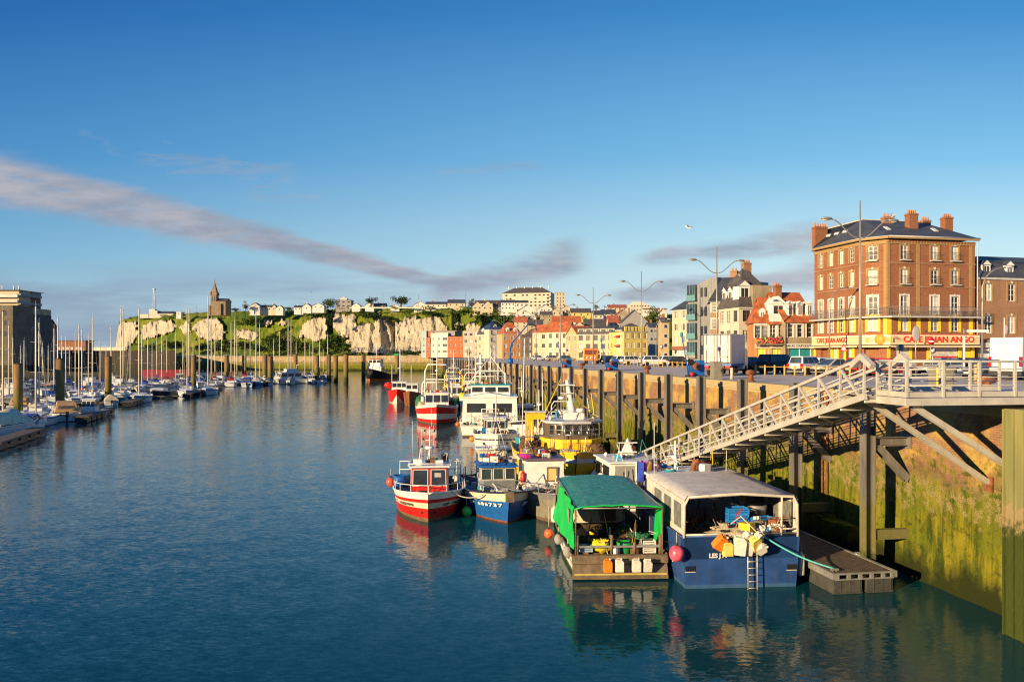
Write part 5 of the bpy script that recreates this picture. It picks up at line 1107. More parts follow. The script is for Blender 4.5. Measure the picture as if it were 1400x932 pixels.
b = MB(); b.tube([(L_+.5, -1, zt-5), (L_*.7, -1.4, zt-12)], .1, galv, 5); b.build('drain_pipe', t)
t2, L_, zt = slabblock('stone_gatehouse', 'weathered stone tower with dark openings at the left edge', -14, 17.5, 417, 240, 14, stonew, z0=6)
stonew = plaster('shaded_brown_stone', (.16, .13, .09), .25, .6)  # brown stone darkened so the tower's shade is in its colour
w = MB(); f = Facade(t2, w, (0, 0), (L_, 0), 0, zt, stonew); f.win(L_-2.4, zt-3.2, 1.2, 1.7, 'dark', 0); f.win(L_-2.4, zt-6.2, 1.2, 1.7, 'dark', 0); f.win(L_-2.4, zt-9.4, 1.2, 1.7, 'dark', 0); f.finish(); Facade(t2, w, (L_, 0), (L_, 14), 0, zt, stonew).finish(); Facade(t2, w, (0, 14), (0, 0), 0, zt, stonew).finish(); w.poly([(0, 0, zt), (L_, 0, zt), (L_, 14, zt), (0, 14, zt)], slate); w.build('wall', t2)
t3, L_, zt = slabblock('apartment_block', 'cream apartment block with long balconies above the dark waterfront building', -70, 26, 397, 330, 20, creamw, z0=8)
w = MB(); S = 330/FPX; z1_ = ZY(423, 330)-8; w.bx(0, 96*S, 0, 8, 0, ZY(397, 330)-8, creamw); w.bx(50*S+.01, 96.5*S, 8.01, 15, 0, ZY(403, 330)-8, redbr); w.bx(66*S, 97*S, 8.02, 15, ZY(402.9, 330)-8, ZY(397.5, 330)-8, greyw); w.build('wall', t3)
for k, y in enumerate((406, 413, 420)):
    b = MB(); z = ZY(y, 330)-8; b.bx(-1, 97*S, -1.6, -.01, z-.2, z+.9, palew if k else whitew); b.build('balcony', t3)
    for i in range(9): b = MB(); b.bx(1+i*2.3, 2.4+i*2.3, -.05, -.003, z+.3, z+1.9, glass); b.build('window', t3)
for k, y in enumerate((404, 415)): b = MB(); z = ZY(y, 330)-8; b.bx(94*S, 100*S, -.8, 14, z-.3, z+.8, greyw); b.build('balcony', t3)
b = MB(); b.bx(-1, 98*S, -1, 17, ZY(397, 330)-8+.01, ZY(396.3, 330)-8, slate2); 
for x in (46, 65, 81, 88): b.tube([(x*S, 4, ZY(396, 330)-8), (x*S, 4, ZY(389, 330)-8)], .25, whitec, 6)
b.build('roof', t3)
t4, L_, zt = slabblock('brick_pavilion', 'low red brick pavilion with white windows on the jetty', 76, 117, 466, 420, 8, redbr, z0=JZ-.1)
w = MB(); w.bx(0, L_, 0, 8, 0, zt, M_brick); w.bx(-.3, L_+.3, -.3, 8.3, zt, zt+.4, slate2); w.build('wall', t4)
for i in range(6): b = MB(); b.bx(1+i*2.3, 2.3+i*2.3, -.05, -.003, .9, 2.3, curtain); b.build('window', t4)
t5, L_, zt = slabblock('red_roof_house', 'dark red sided house stepping down right of the dark waterfront building', 47, 62, 436, 262, 20, redbr, z0=6)
w = MB(); w.bx(0, L_, 0, 7, 0, zt*.8, redbr); w.build('wall', t5); b = MB(); gable_roof(b, L_, 7, zt*.8, zt, slate, .3, 'x', redbr); b.build('roof', t5)
# apartment houses out of frame on the left whose long evening shadow lies over the inner marina
for k, (X, Y, h) in enumerate(((-235, 176, 14), (-250, 218, 14))):
    b = MB(); b.bx(-14, 14, -16, 16, 0, h, palew); b.build('apartment_block', loc=(X, Y, 5), rz=.3, label='plain apartment block %s, out of the photograph on the left' % ['nearer the bridge', 'next to the old tower'][k], cat='building')
# ================================================ VEHICLES AND STREET FURNITURE
tyre = pbr('tyre_rubber', (.018, .018, .018), .85); rimm = pbr('alloy_rim', (.5, .5, .5), .3, metal=.8, var=0)
redl = pbr('red_lens', (.55, .01, .01), .2, var=0); whl = pbr('clear_lens', (.7, .7, .7), .1, var=0); plate = pbr('number_plate', (.75, .7, .55), .5, var=0); trimb = pbr('black_trim', (.02, .02, .02), .5, var=0)
def carpaint(n, c): return pbr('car_paint_'+n, c, .22, spec=.6, var=.03)
WM = {}
def wheel(parent, x, y, r=.32, w=.2):
    if r not in WM:
        b = MB(); b.lathe((0, 0, 0), [(r*.55, -w/2), (r*.92, -w/2), (r, -w*.35), (r, w*.35), (r*.92, w/2), (r*.55, w/2)], tyre, 20)
        c = MB(); c.cyl((0, 0, -w*.46), (0, 0, w*.46), r*.6, r*.6, rimm, 14)
        for k in range(5): a = 2*pi*k/5; 
        for s_ in (-1, 1):
            for k in range(5): a = 2*pi*k/5; c.box((cos(a)*r*.33, sin(a)*r*.33, s_*w*.48), (r*.5, .05, .02), trimb, rz=a+.5)
        WM[r] = (b.mesh('wheel'), c.mesh('rim'))
    o = mo('wheel', WM[r][0], parent, (x, y, r)); o.rotation_euler = (pi/2, 0, 0); c = mo('rim', WM[r][1], o)
def car(name, label, loc, rz, paint, L=4.2, Wd=1.72, Hh=1.5, style='hatch', group='cars parked on the quay'):
    t = thing(name, label, 'car', loc, rz, group); h = L/2; w = Wd/2; belt = Hh*.60; r = .31 if Hh < 1.6 else .34
    def arch(cx): return [(cx+(r+.06)*cos(a), .30+(r+.05)*sin(a)) for a in [pi*k/6 for k in range(7)]]
    xf, xb = h*.62, -h*.60
    hood = belt*.93; nose = belt*.74
    top = {'hatch': [(h*.97, nose), (h*.90, nose+.08), (h*.42, hood), (-h*.96, belt+.02)], 'suv': [(h*.97, nose+.05), (h*.92, nose+.14), (h*.46, hood), (-h*.97, belt+.03)], 'coupe': [(h*.97, nose-.05), (h*.9, nose+.02), (h*.40, hood-.02), (-h*.72, belt), (-h*.95, belt-.04)], 'sedan': [(h*.97, nose), (h*.9, nose+.06), (h*.42, hood), (-h*.62, belt), (-h*.97, belt-.05)]}[style]
    prof = [(-h, .34), (-h*.96, .22)]+arch(xb)[::-1]+arch(xf)[::-1]+[(h*.95, .22), (h, .36), (h, nose*.75)]+top+[(-h, belt*.8)]
    b = MB()
    n = len(prof); sl = []
    for y, k in ((-w, .94), (-w*1.0, 1), (-w*.9, 1.0)): pass
    ys = [(-w*.96, 0), (-w, .04), (w, .04), (w*.96, 0)]
    vs = []
    def prow(y, tuck): return [(x*(1-.0*tuck), y*(1-.09*max(0, (z-belt*.62)/belt)-.05*max(0, abs(x)/h-.7)/.3), z) for x, z in prof]
    rows = [prow(-w, 0), prow(w, 0)]
    for rr_ in rows: vs += rr_
    fs = [list(range(n)), [n+i for i in range(n)][::-1]]+[(i, n+i, n+(i+1) % n, (i+1) % n) for i in range(n)]
    b.add(vs, fs, paint, False)
    ob = b.build('body', t); mdf = ob.modifiers.new('bevel', 'BEVEL'); mdf.width = .05; mdf.segments = 3; mdf.limit_method = 'ANGLE'; mdf.angle_limit = R(35)
    gh = {'hatch': (-h*.93, h*.40, -h*.72, h*.10), 'suv': (-h*.95, h*.44, -h*.84, h*.16), 'coupe': (-h*.80, h*.36, -h*.30, h*.06), 'sedan': (-h*.66, h*.40, -h*.36, h*.08)}[style]
    xb0, xf0, xb1, xf1 = gh; z0, z1 = belt-.03, Hh; w0, w1 = w*.89, w*.70
    lo = [V(xb0, -w0, z0), V(xf0, -w0, z0), V(xf0, w0, z0), V(xb0, w0, z0)]; hi = [V(xb1, -w1, z1), V(xf1, -w1, z1), V(xf1, w1, z1), V(xb1, w1, z1)]
    b = MB(); b.hexa(lo, hi, paint); cb_ = b.build('cabin', t); mdf = cb_.modifiers.new('bevel', 'BEVEL'); mdf.width = .07; mdf.segments = 3
    def pane(a, b_, c, d, nrm, cuts, nm):
        """a,b bottom; c,d top; leaves pillars"""
        mb = MB()
        for (s0, s1) in cuts:
            p = [a.lerp(b_, s0), a.lerp(b_, s1), d.lerp(c, s1), d.lerp(c, s0)]; q_ = [p[0].lerp(p[3], .10), p[1].lerp(p[2], .10), p[1].lerp(p[2], .86), p[0].lerp(p[3], .86)]
            q_ = [k+Vector(nrm)*.012 for k in q_]; mb.add(q_, [(0, 1, 2, 3)], glassb)
        mb.build(nm, t)
    nc = [(.05, .48), (.52, .93)] if style != 'suv' else [(.03, .30), (.33, .62), (.65, .94)]
    ns = Vector((0, -(z1-z0), -(w0-w1)*-1)).normalized(); 
    pane(lo[0], lo[1], hi[1], hi[0], (0, -.96, .25), nc, 'side_window'); pane(lo[3], lo[2], hi[2], hi[3], (0, .96, .25), nc, 'side_window')
    pane(lo[1], lo[2], hi[2], hi[1], (.75, 0, .65), [(.06, .94)], 'windscreen'); pane(lo[0], lo[3], hi[3], hi[0], (-.95, 0, .3), [(.08, .92)], 'rear_window')
    for s_ in (-1, 1):
        b = MB(); b.box((-h*.985, s_*w*.80, belt*.78), (.06, w*.28, .22 if style != 'suv' else .42), redl); b.build('tail_light', t)
        b = MB(); b.box((h*.96, s_*w*.74, nose*.93), (.12, w*.36, .13), whl); b.build('headlight', t)
        b = MB(); b.box((h*.22, s_*(w+.05), belt+.07), (.16, .16, .11), paint); b.build('mirror', t)
    for xx in (xf, xb):
        for s_ in (-1, 1): wheel(t, xx, s_*(w-.11), r)
    b = MB(); b.box((-h*1.005, 0, .42), (.06, Wd*.9, .22), trimb); b.box((-h*1.02, 0, .55), (.02, .5, .11), plate); b.box((h*1.005, 0, .36), (.06, Wd*.86, .2), trimb); b.box((h*1.02, 0, .42), (.02, .5, .11), plate); b.box((h*.985, 0, nose*.8), (.05, Wd*.4, .12), trimb); b.build('bumper', t)
    return t
pk = carpaint('black', (.012, .013, .02)); pw_ = carpaint('white', (.72, .72, .70)); psv = carpaint('silver', (.42, .42, .40)); prd = carpaint('red', (.55, .015, .015)); pbl = carpaint('blue_grey', (.09, .13, .22)); pdb = carpaint('dark_blue', (.02, .03, .06))
def GP(x, D, z=QZ): return PX(x, D, z)
car('parked_car', 'small black hatchback half hidden behind the white box truck', GP(1026, 73), .62, pk, 3.9, 1.66, 1.48)
car('parked_car', 'large black people carrier with tall red tail lights behind the yellow posts', GP(1066, 70.5), .52, pk, 4.4, 1.82, 1.72, 'suv')
car('parked_car', 'boxy white hatchback between the black people carrier and silver coupe', GP(1105, 68), .60, pw_, 3.7, 1.64, 1.55, 'suv')
car('parked_car', 'small white car behind the boxy white hatchback', GP(1128, 74), .5, pw_, 3.9, 1.66, 1.42)
car('parked_car', 'silver coupe with sloping rear beside the red car', GP(1144, 66), .45, psv, 4.3, 1.74, 1.36, 'coupe')
car('parked_car', 'bright red hatchback behind the top of the gangway', GP(1185, 64), .45, prd, 4.1, 1.72, 1.44)
car('parked_car', 'second red car, further right behind the landing stage rail', GP(1222, 62), .6, prd, 4.0, 1.7, 1.42)
car('parked_car', 'grey car facing the water in front of the red café shutter', GP(1282, 66), 3.5, psv, 4.2, 1.7, 1.42)
car('parked_car', 'blue grey saloon with its nose towards the water next to the white van', GP(1352, 57), 3.55, pbl, 4.4, 1.75, 1.45, 'sedan')
car('parked_car', 'white hatchback seen from the side by the lamp post in the middle of the quay', GP(894, 118), .12, pw_, 4.2, 1.74, 1.55)
car('parked_car', 'white estate car just left of the white hatchback by the lamp post', GP(866, 131), .35, pw_, 4.4, 1.72, 1.5, 'suv')
car('parked_car', 'white saloon third in the row of white cars by the yellow corner building', GP(851, 140), .55, pw_, 4.3, 1.72, 1.45)
car('parked_car', 'dark blue car between the orange truck and the row of white cars', GP(836, 143), .6, pdb, 4.3, 1.72, 1.5, 'suv')
car('parked_car', 'dark estate car between the white box truck and white hatchback', GP(930, 122), .3, pdb, 4.3, 1.74, 1.45, group=None)
car('parked_car', 'white car in front of the pale sandstone house', GP(917, 126), .2, pw_, 4.1, 1.7, 1.5)
car('parked_car', 'black saloon between the grey car and the blue grey saloon', GP(1318, 68), 3.4, pk, 4.3, 1.72, 1.42)
car('parked_car', 'silver car behind the fence right of the grey parking meter', GP(757, 205), .3, psv, 4.3, 1.72, 1.5)
car('parked_car', 'dark green car farther along the quay in front of the cream house', GP(776, 212), .3, carpaint('dark_green', (.02, .06, .04)), 4.2, 1.7, 1.45)
car('parked_car', 'white car far along the quay before the cream houses', GP(737, 225), .4, pw_, 4.3, 1.72, 1.5)
for i, (x, D, p_, w_) in enumerate([(548, 456, psv, 'silver car nearest the green container'), (556, 456, pk, 'black car second from the green container'), (563, 455, pw_, 'white car third from the green container'), (570, 454, pk, 'black car beside the pale blue flats')]):
    car('parked_car', 'tiny '+w_+' under the cliff across the basin', GP(x, D, QZ), 0, p_, 4.2, 1.7, 1.5, 'hatch', 'cars parked under the cliff')
CP = [psv, pw_, pk, pw_, psv, pbl]
for i in range(13):
    x = 243+i*7.5+random.uniform(-1, 1); car('parked_car', 'small parked car in the long row on the far quay below the green slope', GP(x, 505-i*1.0, QZ), random.choice([0, .2, 1.2]), CP[i % 6], 4.2, 1.7, 1.5, 'suv' if i % 3 == 0 else 'hatch', 'cars in the row on the far quay')
# white box truck
t = thing('box_truck', 'white box truck with closed rear doors and blue chassis skirt by the blue winch', 'truck', GP(990, 66.5), R(62))
b = MB(); b.bx(-2.3, 2.6, -1.15, 1.15, .95, 3.35, pbr('truck_box', (.52, .51, .49), .5, dirt=.3, streak=True, dirtc=(.3, .27, .22))); b.build('cargo_box', t, bevel=.03)
b = MB(); 
b.bx(-2.32, -2.302, -1.13, 1.13, .97, 3.33, trimb)
for s_ in (-1, 1): b.bx(-2.36, -2.325, s_*.04 if s_ > 0 else -1.04, 1.04 if s_ > 0 else -.04, 1.05, 3.24, MATS['truck_box'])
for s_ in (-1, 1):
    b.tube([(-2.40, s_*.25, 1.0), (-2.40, s_*.25, 3.3)], .02, steel, 5); b.tube([(-2.40, s_*.85, 1.0), (-2.40, s_*.85, 3.3)], .02, steel, 5); b.box((-2.40, s_*.5, 1.5), (.04, .6, .08), greym)
b.build('rear_doors', t)
b = MB(); b.bx(-2.34, 2.6, -1.1, 1.1, .78, .945, bluep); b.bx(-2.3, 4.4, -.5, .5, .5, .775, trimb); b.bx(-2.45, -2.3, -1.1, 1.1, .45, .62, rust); b.build('chassis', t)
b = MB(); b.prism([(2.7, .45), (4.55, .45), (4.6, 1.2), (4.15, 2.2), (2.7, 2.3)], -1.0, 1.0, whitec, 'y'); b.build('cab', t, bevel=.05); b = MB(); b.bx(3.1, 3.9, -1.02, -1.003, 1.3, 2.05, glassb); b.bx(3.1, 3.9, 1.003, 1.02, 1.3, 2.05, glassb); b.build('side_window', t)
for xx in (-1.3, 3.6):
    for s_ in (-1, 1): wheel(t, xx, s_*.9, .40, .26)
for s_ in (-1, 1): b = MB(); b.bx(-2.48, -2.41, s_*.85-.2, s_*.85+.2, .62, .78, redl); b.build('tail_light', t)
# white van at the right edge
t = thing('white_van', 'tall white van with a red tail light at the right edge behind the rail', 'van', GP(1399, 54), R(35))
b = MB(); b.prism([(-2.6, .45), (2.5, .45), (2.6, 1.1), (1.9, 1.4), (1.3, 2.75), (-2.5, 2.8)], -1, 1, whitec, 'y'); b.build('body', t, bevel=.06)
b = MB(); b.bx(-2.7, 2.6, -1.02, 1.02, .32, .62, trimb); b.bx(-2.67, -2.62, -.3, .3, .75, .9, plate); b.build('bumper', t)
for s_ in (-1, 1): b = MB(); b.bx(-2.66, -2.56, s_*.93-.08, s_*.93+.08, .9, 1.55, redl); b.build('tail_light', t)
for xx in (-1.6, 1.7):
    for s_ in (-1, 1): wheel(t, xx, s_*.88, .34, .22)
b = MB(); b.bx(.2, 1.5, -1.02, -1.003, 1.4, 2.2, glass); b.build('side_window', t)
# orange lorry
t = thing('orange_truck', 'orange road works lorry with striped board on the far part of the quay', 'truck', GP(809, 144), R(-100))
b = MB(); b.prism([(.8, .6), (2.6, .6), (2.65, 1.5), (2.45, 2.75), (.8, 2.85)], -1.25, 1.25, orangep, 'y'); b.build('cab', t, bevel=.06)
b = MB(); b.bx(2.56, 2.63, -1.0, 1.0, 1.65, 2.5, glassm('orange_tint_glass', (.20, .05, .02))); b.build('windscreen', t)
b = MB(); b.bx(-3.4, .7, -1.25, 1.25, 1.0, 1.15, trimb); b.bx(-3.4, .7, -1.25, -1.2, 1.15, 1.75, orangep); b.bx(-3.4, .7, 1.2, 1.25, 1.15, 1.75, orangep); b.bx(-3.45, -3.4, -1.25, 1.25, 1.15, 1.75, orangep); b.build('flatbed', t)
b = MB(); b.bx(2.66, 2.7, -1.2, 1.2, .95, 1.35, orangep)
for i in range(7): b.prism([(-1.15+i*.34, .96), (-1.0+i*.34, .96), (-.82+i*.34, 1.34), (-.97+i*.34, 1.34)], 2.70, 2.712, whitec if i % 2 else redp, 'x')
b.build('chevron_board', t)
for xx in (1.7, -1.9):
    for s_ in (-1, 1): wheel(t, xx, s_*1.0, .45, .28)
for s_ in (-1, 1): b = MB(); b.box((2.4, s_*1.45, 2.1), (.1, .2, .5), trimb); b.build('mirror', t)

# lamp posts with two swan arms
lampm = pbr('lamp_post_steel', (.33, .30, .26), .45, metal=.4, var=.1, vs=2); bulb = pbr('lamp_lens', (.6, .58, .5), .3, var=0)
lp = thing('street_lamp', 'tall double armed street lamp behind the gangway top, nearest of the row', 'street lamp', V(0, 0, QZ), QA, 'double armed street lamps along the quay')
b = MB(); b.tube([(0, 0, 0), (0, 0, 6), (0, 0, 13.35)], [.13, .10, .045], lampm, 10); b.cyl((0, 0, 0), (0, 0, .5), .19, .17, lampm, 12); b.build('pole', lp)
for s_ in (-1, 1):
    b = MB(); b.tube([(0, 0, 10.55)]+[(s_*2.35*k/8, 0, 10.55-.0+1.35*(.5-.5*cos(pi*min(1, (k/8)*1.05)))-.18*sin(pi*k/8)) for k in range(1, 9)], .05, lampm, 6); b.build('arm', lp)
    b = MB(); b.ball((s_*2.75, 0, 11.92), .16, lampm, 10, 6, (3.0, 1.3, .8)); hd = b.build('lamp_head', lp); b = MB(); b.ball((s_*2.8, 0, 11.84), .13, bulb, 10, 5, (2.4, 1.1, .7)); b.build('lens', hd)
LPD = [(1176, 'x'), (980, 'between the white box truck and the café, second of the row'), (877, 'beside the white hatchback, third of the row'), (811, 'above the orange lorry, fourth of the row'), (766, 'before the cream houses, fifth of the row'), (733, 'sixth of the row, in front of the dark alley house'), (708, 'seventh of the row, beside the orange turret house'), (689, 'farthest of the row, before the cream balcony house')]
for i, (x, w_) in enumerate(LPD):
    D = 39800/(x-524.0)
    if i == 0: lp.location = GP(x, D)
    else: copy_tree(lp, 'double armed street lamp '+w_, GP(x, D))
sl = thing('street_lamp', 'single armed street lamp in front of the left side of the café', 'street lamp', GP(1134, 86), R(12), 'single armed street lamps')
b = MB(); b.tube([(0, 0, 0), (0, 0, 7.2)]+[(.1+2.2*(1-cos(a)), 0, 7.2+1.7*sin(a)) for a in [pi/2*k/6 for k in range(1, 7)]], [.09]*2+[.06]*6, lampm, 7); b.build('pole', sl)
b = MB(); b.ball((2.7, 0, 8.95), .14, bulb, 10, 6, (3, 1.2, .8)); b.build('lamp_head', sl)
copy_tree(sl, 'single armed street lamp at the right corner of the café', GP(1343, 76), R(12), sc=1.12); copy_tree(sl, 'single armed street lamp at the mouth of the shaded street', GP(897, 165), R(5), sc=1.0)

# wooden post and rail guards
fp = pbr('yellow_timber_post', (.55, .36, .10), .75, var=.2, vs=4, dirt=.3)
def guard(label, p0, p1, n, h=.85, r=.075):
    t = thing('post_rail_guard', label, 'fence', p0); d = p1-p0; b = MB(); b.tube([V(0, 0, h-.16), d+V(0, 0, h-.16)], .035, fp, 6); b.build('rail', t)
    for i in range(n+1): b = MB(); c_ = d*(i/n); b.cyl((c_.x, c_.y, 0), (c_.x, c_.y, h-.06), r, r, fp, 9); b.cyl((c_.x, c_.y, h-.06), (c_.x, c_.y, h), r, r*.5, fp, 9); b.build('post', t)
guard('yellow timber post and rail guard in front of the black and white parked cars', GP(1033, 67), GP(1162, 59.5), 9)
guard('thin yellow timber guard rail in front of the white hatchback by the lamp', GP(940, 98), GP(852, 122), 15, .85, .06)
guard('yellow timber guard rail in front of the orange lorry and the far cars', GP(790, 165), GP(745, 215), 22, .9, .06); guard('farthest yellow timber guard rail before the turret house', GP(735, 235), GP(690, 300), 20, .9, .07)
b = MB(); b.cyl((0, 0, 0), (0, 0, 1.0), .10, .10, fp, 10); b.ball((0, 0, 1.02), .12, fp, 10, 6); b.build('bollard', loc=GP(1334, 47), label='single yellow post behind the landing stage rail near the blue grey saloon', cat='bollard')
b = MB(); b.cyl((0, 0, 0), (0, 0, .8), .11, .10, palew, 10); b.build('bollard', loc=GP(1000.5, 55), label='short pale post between the grey cabinet and rusty mooring bollard', cat='bollard')
# rusty mooring bollards on the edge
mb_ = thing('mooring_bollard', 'rusty mooring bollard on the quay edge above the gangway foot', 'mooring bollard', GP(1026, 50), QA+.3, 'rusty mooring bollards on the quay edge')
b = MB(); b.lathe((0, 0, 0), [(.34, 0), (.34, .05), (.22, .08), (.17, .3), (.19, .48)], rust, 14); b.build('stem', mb_)
b = MB(); b.tube([(-.30, 0, .5), (-.22, 0, .55), (0, 0, .57), (.3, 0, .55), (.42, 0, .48)], [.10, .17, .19, .17, .10], rust, 10); b.build('head', mb_)
copy_tree(mb_, 'rusty mooring bollard on the quay edge above the fourth and fifth piles', GP(884, 70.5)); copy_tree(mb_, 'rusty mooring bollard on the quay edge below the orange lorry', GP(795, 93)); copy_tree(mb_, 'rusty mooring bollard behind the landing stage rail at the right', GP(1349, 36.5), R(10))
# grey cabinets
def cabinet(label, loc, w, h, rz=QA, yel_edge=False):
    t = thing('service_cabinet', label, 'cabinet', loc, rz); b = MB(); cm = pbr('cabinet_olive_grey', (.24, .22, .16), .6, dirt=.2); b.bx(-w/2, w/2, -w/2, w/2, 0, h, cm); b.bx(-w/2-.03, w/2+.03, -w/2-.03, w/2+.03, h, h+.05, cm); b.build('case', t)
    b = MB(); b.bx(-w*.42, w*.42, -w/2-.02, -w/2-.003, h*.12, h*.9, cm); b.bx(w*.3, w*.36, -w/2-.045, -w/2-.02, h*.45, h*.6, trimb); b.build('door', t)
    if yel_edge: b = MB(); b.bx(-w/2-.10, -w/2-.04, -w/2-.02, -w/2+.1, 0, h+.02, yel); b.build('guard_strip', t)
cabinet('olive grey service cabinet by the blue winch and box truck', GP(979, 55.5), .62, 1.15); cabinet('olive grey cabinet beside the blue winch left of the white cars', GP(840, 88), .7, 1.15); cabinet('wide grey cabinet with a yellow edge behind the landing stage rail', GP(1287, 39.5), .8, 1.05, yel_edge=True); cabinet('olive grey cabinet beside the far winch below the no parking sign', GP(772, 108), .8, 1.1)
# blue winches with red reels and a leaning pole
wn = thing('quay_winch', 'blue quay winch with red reel and leaning blue pole beside the box truck', 'winch', Q(58.5, 23.4, QZ), QA, 'blue quay winches')
b = MB(); b.bx(-.35, .75, -.35, .45, .12, .85, bluep); b.bx(.30, .75, -.35, .45, .85, 1.25, bluep); b.bx(-.5, .9, -.4, .5, 0, .12, trimb); b.build('housing', wn)
b = MB(); b.cyl((-.02, -.7, .78), (-.02, -.36, .78), .22, .22, redp, 16); b.cyl((-.02, -.74, .78), (-.02, -.70, .78), .29, .29, rust, 16); b.cyl((-.02, -.755, .78), (-.02, -.742, .78), .14, .14, trimb, 12); b.build('reel', wn)
b = MB(); b.cyl((-.3, -.6, .2), (-.3, -.25, .2), .15, .15, redp, 12); b.build('motor', wn)
b = MB(); b.tube([(-.45, -.2, .05), (-1.05, -.3, 3.1)], .045, bluep, 6); b.ball((-1.07, -.3, 3.2), .13, tealp, 8, 6, (1, 1, 1.6)); b.tube([(-.95, -.3, 2.2), (0, 0, .9)], .015, trimb, 4); b.build('pole', wn)
copy_tree(wn, 'blue quay winch with red reel and leaning pole left of the white parked cars', Q(82, 23.6, QZ)); copy_tree(wn, 'blue quay winch with red reel below the no parking sign', Q(104, 23.8, QZ))
t = thing('quay_crane', 'blue quay crane with a long raised boom before the orange turret house', 'crane', Q(152, 24, QZ), QA)
b = MB(); b.cyl((0, 0, 0), (0, 0, 1.2), .7, .6, bluep, 14); b.cyl((0, 0, 1.2), (0, 0, 3.6), .26, .22, bluep, 10); b.build('pedestal', t)
b = MB(); t.scale = (.8, .8, .8); b.bar((0, 0, 3.4), (.4, 0, 4.8), .4, .4, bluep); b.bar((.2, 0, 4.6), (4.6, .5, 9.6), .2, .26, bluep); b.bar((4.4, .5, 9.4), (6.4, .8, 9.0), .25, .25, trimb); b.bar((6.3, .8, 9.0), (6.6, .8, 7.6), .2, .2, trimb); b.tube([(.3, .1, 3.9), (1.8, .2, 5.9)], .09, steel, 6); b.build('boom', t)
# signs
def sign(label, loc, h, disc=None, r=.33, rz=0, m=None, panel=None):
    t = thing('road_sign', label, 'sign', loc, rz); b = MB(); b.cyl((0, 0, 0), (0, 0, h), .035, .035, galv, 8); b.build('pole', t)
    if disc: b = MB(); b.cyl((0, -.04, h-r), (0, -.07, h-r), r, r, disc[0], 20); b.cyl((0, -.072, h-r), (0, -.08, h-r), r*.72, r*.72, disc[1], 20); b.build('disc', t)
    if panel: b = MB(); b.bx(-panel[0]/2, panel[0]/2, -.07, -.04, h-panel[1], h, panel[2]); b.build('panel', t, bevel=.02)
    return t
signb = pbr('sign_blue', (.02, .06, .35), .5, var=0); signg = pbr('sign_back_grey', (.42, .42, .40), .5, metal=.3)
t = sign('tall grey oval sign panel on a white post in front of the café lettering', GP(1252, 62), 3.9); b = MB(); b.ball((0, -.06, 3.3), .30, signg, 14, 8, (1.0, .12, 2.0)); b.build('panel', t)
sign('round no parking sign in front of the cream pub house', GP(775, 200), 3.1, (redp, signb)); sign('round red edged sign between the café doors', GP(1275, 64), 2.3, (redp, whitec), .26)
t = sign('no entry sign in front of the café on the right', GP(1272.5, 63), 3.0, (redp, redp), .28); b = MB(); b.bx(-.18, .18, -.095, -.082, 2.66, 2.78, whitec); b.build('bar', t)
sign('round sign at the mouth of the shaded street', GP(904, 128), 3.3, (redp, whitec), .36)
t = thing('road_sign', 'red edged triangular warning sign before the left side of the café', 'sign', GP(1153, 72), 0); b = MB(); b.cyl((0, 0, 0), (0, 0, 2.2), .035, .035, galv, 8); b.build('pole', t); b = MB(); b.prism([(-.38, 2.0), (.38, 2.0), (0, 2.68)], -.06, -.03, redp, 'y'); b.prism([(-.25, 2.08), (.25, 2.08), (0, 2.53)], -.075, -.061, whitec, 'y'); b.build('triangle', t)
t = thing('traffic_mirror', 'dark oval traffic mirror on a post in front of the café doors', 'traffic mirror', GP(1230, 66), .2); b = MB(); b.cyl((0, 0, 0), (0, 0, 2.1), .04, .04, galv, 8); b.build('pole', t); b = MB(); b.ball((0, -.05, 2.25), .34, pbr('dark_mirror', (.1, .13, .13), .2), 14, 8, (1.25, .15, .8)); b.build('mirror', t)
t = thing('finger_sign', 'white direction sign on a thick white post right of the café', 'sign', GP(1318, 62), 0); b = MB(); b.cyl((0, 0, 0), (0, 0, 3.1), .09, .09, whitec, 10); b.build('post', t); b = MB(); b.bx(.2, 1.9, -.06, -.02, 3.4, 3.6, whitec); b.cyl((0, 0, 3.1), (0, 0, 3.7), .04, .04, galv, 6); b.bx(0, .3, -.04, -.02, 3.45, 3.52, galv); b.build('panel', t)
t = thing('flagpole', 'white flagpole with a small drooping flag before the brown brick terrace', 'flagpole', GP(1373, 70), 0); b = MB(); b.cyl((0, 0, 0), (0, 0, 4.9), .05, .04, whitec, 8); b.build('pole', t); b = MB()
b.grid([[(.06+.28*i/4, .05*sin(i*1.7+j*.5), 4.4-.32*i/4*1.2-j*.28) for i in range(5)] for j in range(4)], pbr('flag_cloth', (.45, .25, .30), .8, var=.5, vs=9)); b.build('flag', t)
b = MB(); b.bx(-1.2, 1.2, -1, 1, 0, 2.2, greenp); b.bx(-1.25, 1.25, -1.05, 1.05, 2.2, 2.3, greenp); b.build('container', loc=GP(542, 458), label='small green container on the far quay under the cliff', cat='container')
for x, w_ in ((816, 'beside the orange lorry cab'), (838, 'on the pole behind the blue winch')): pass
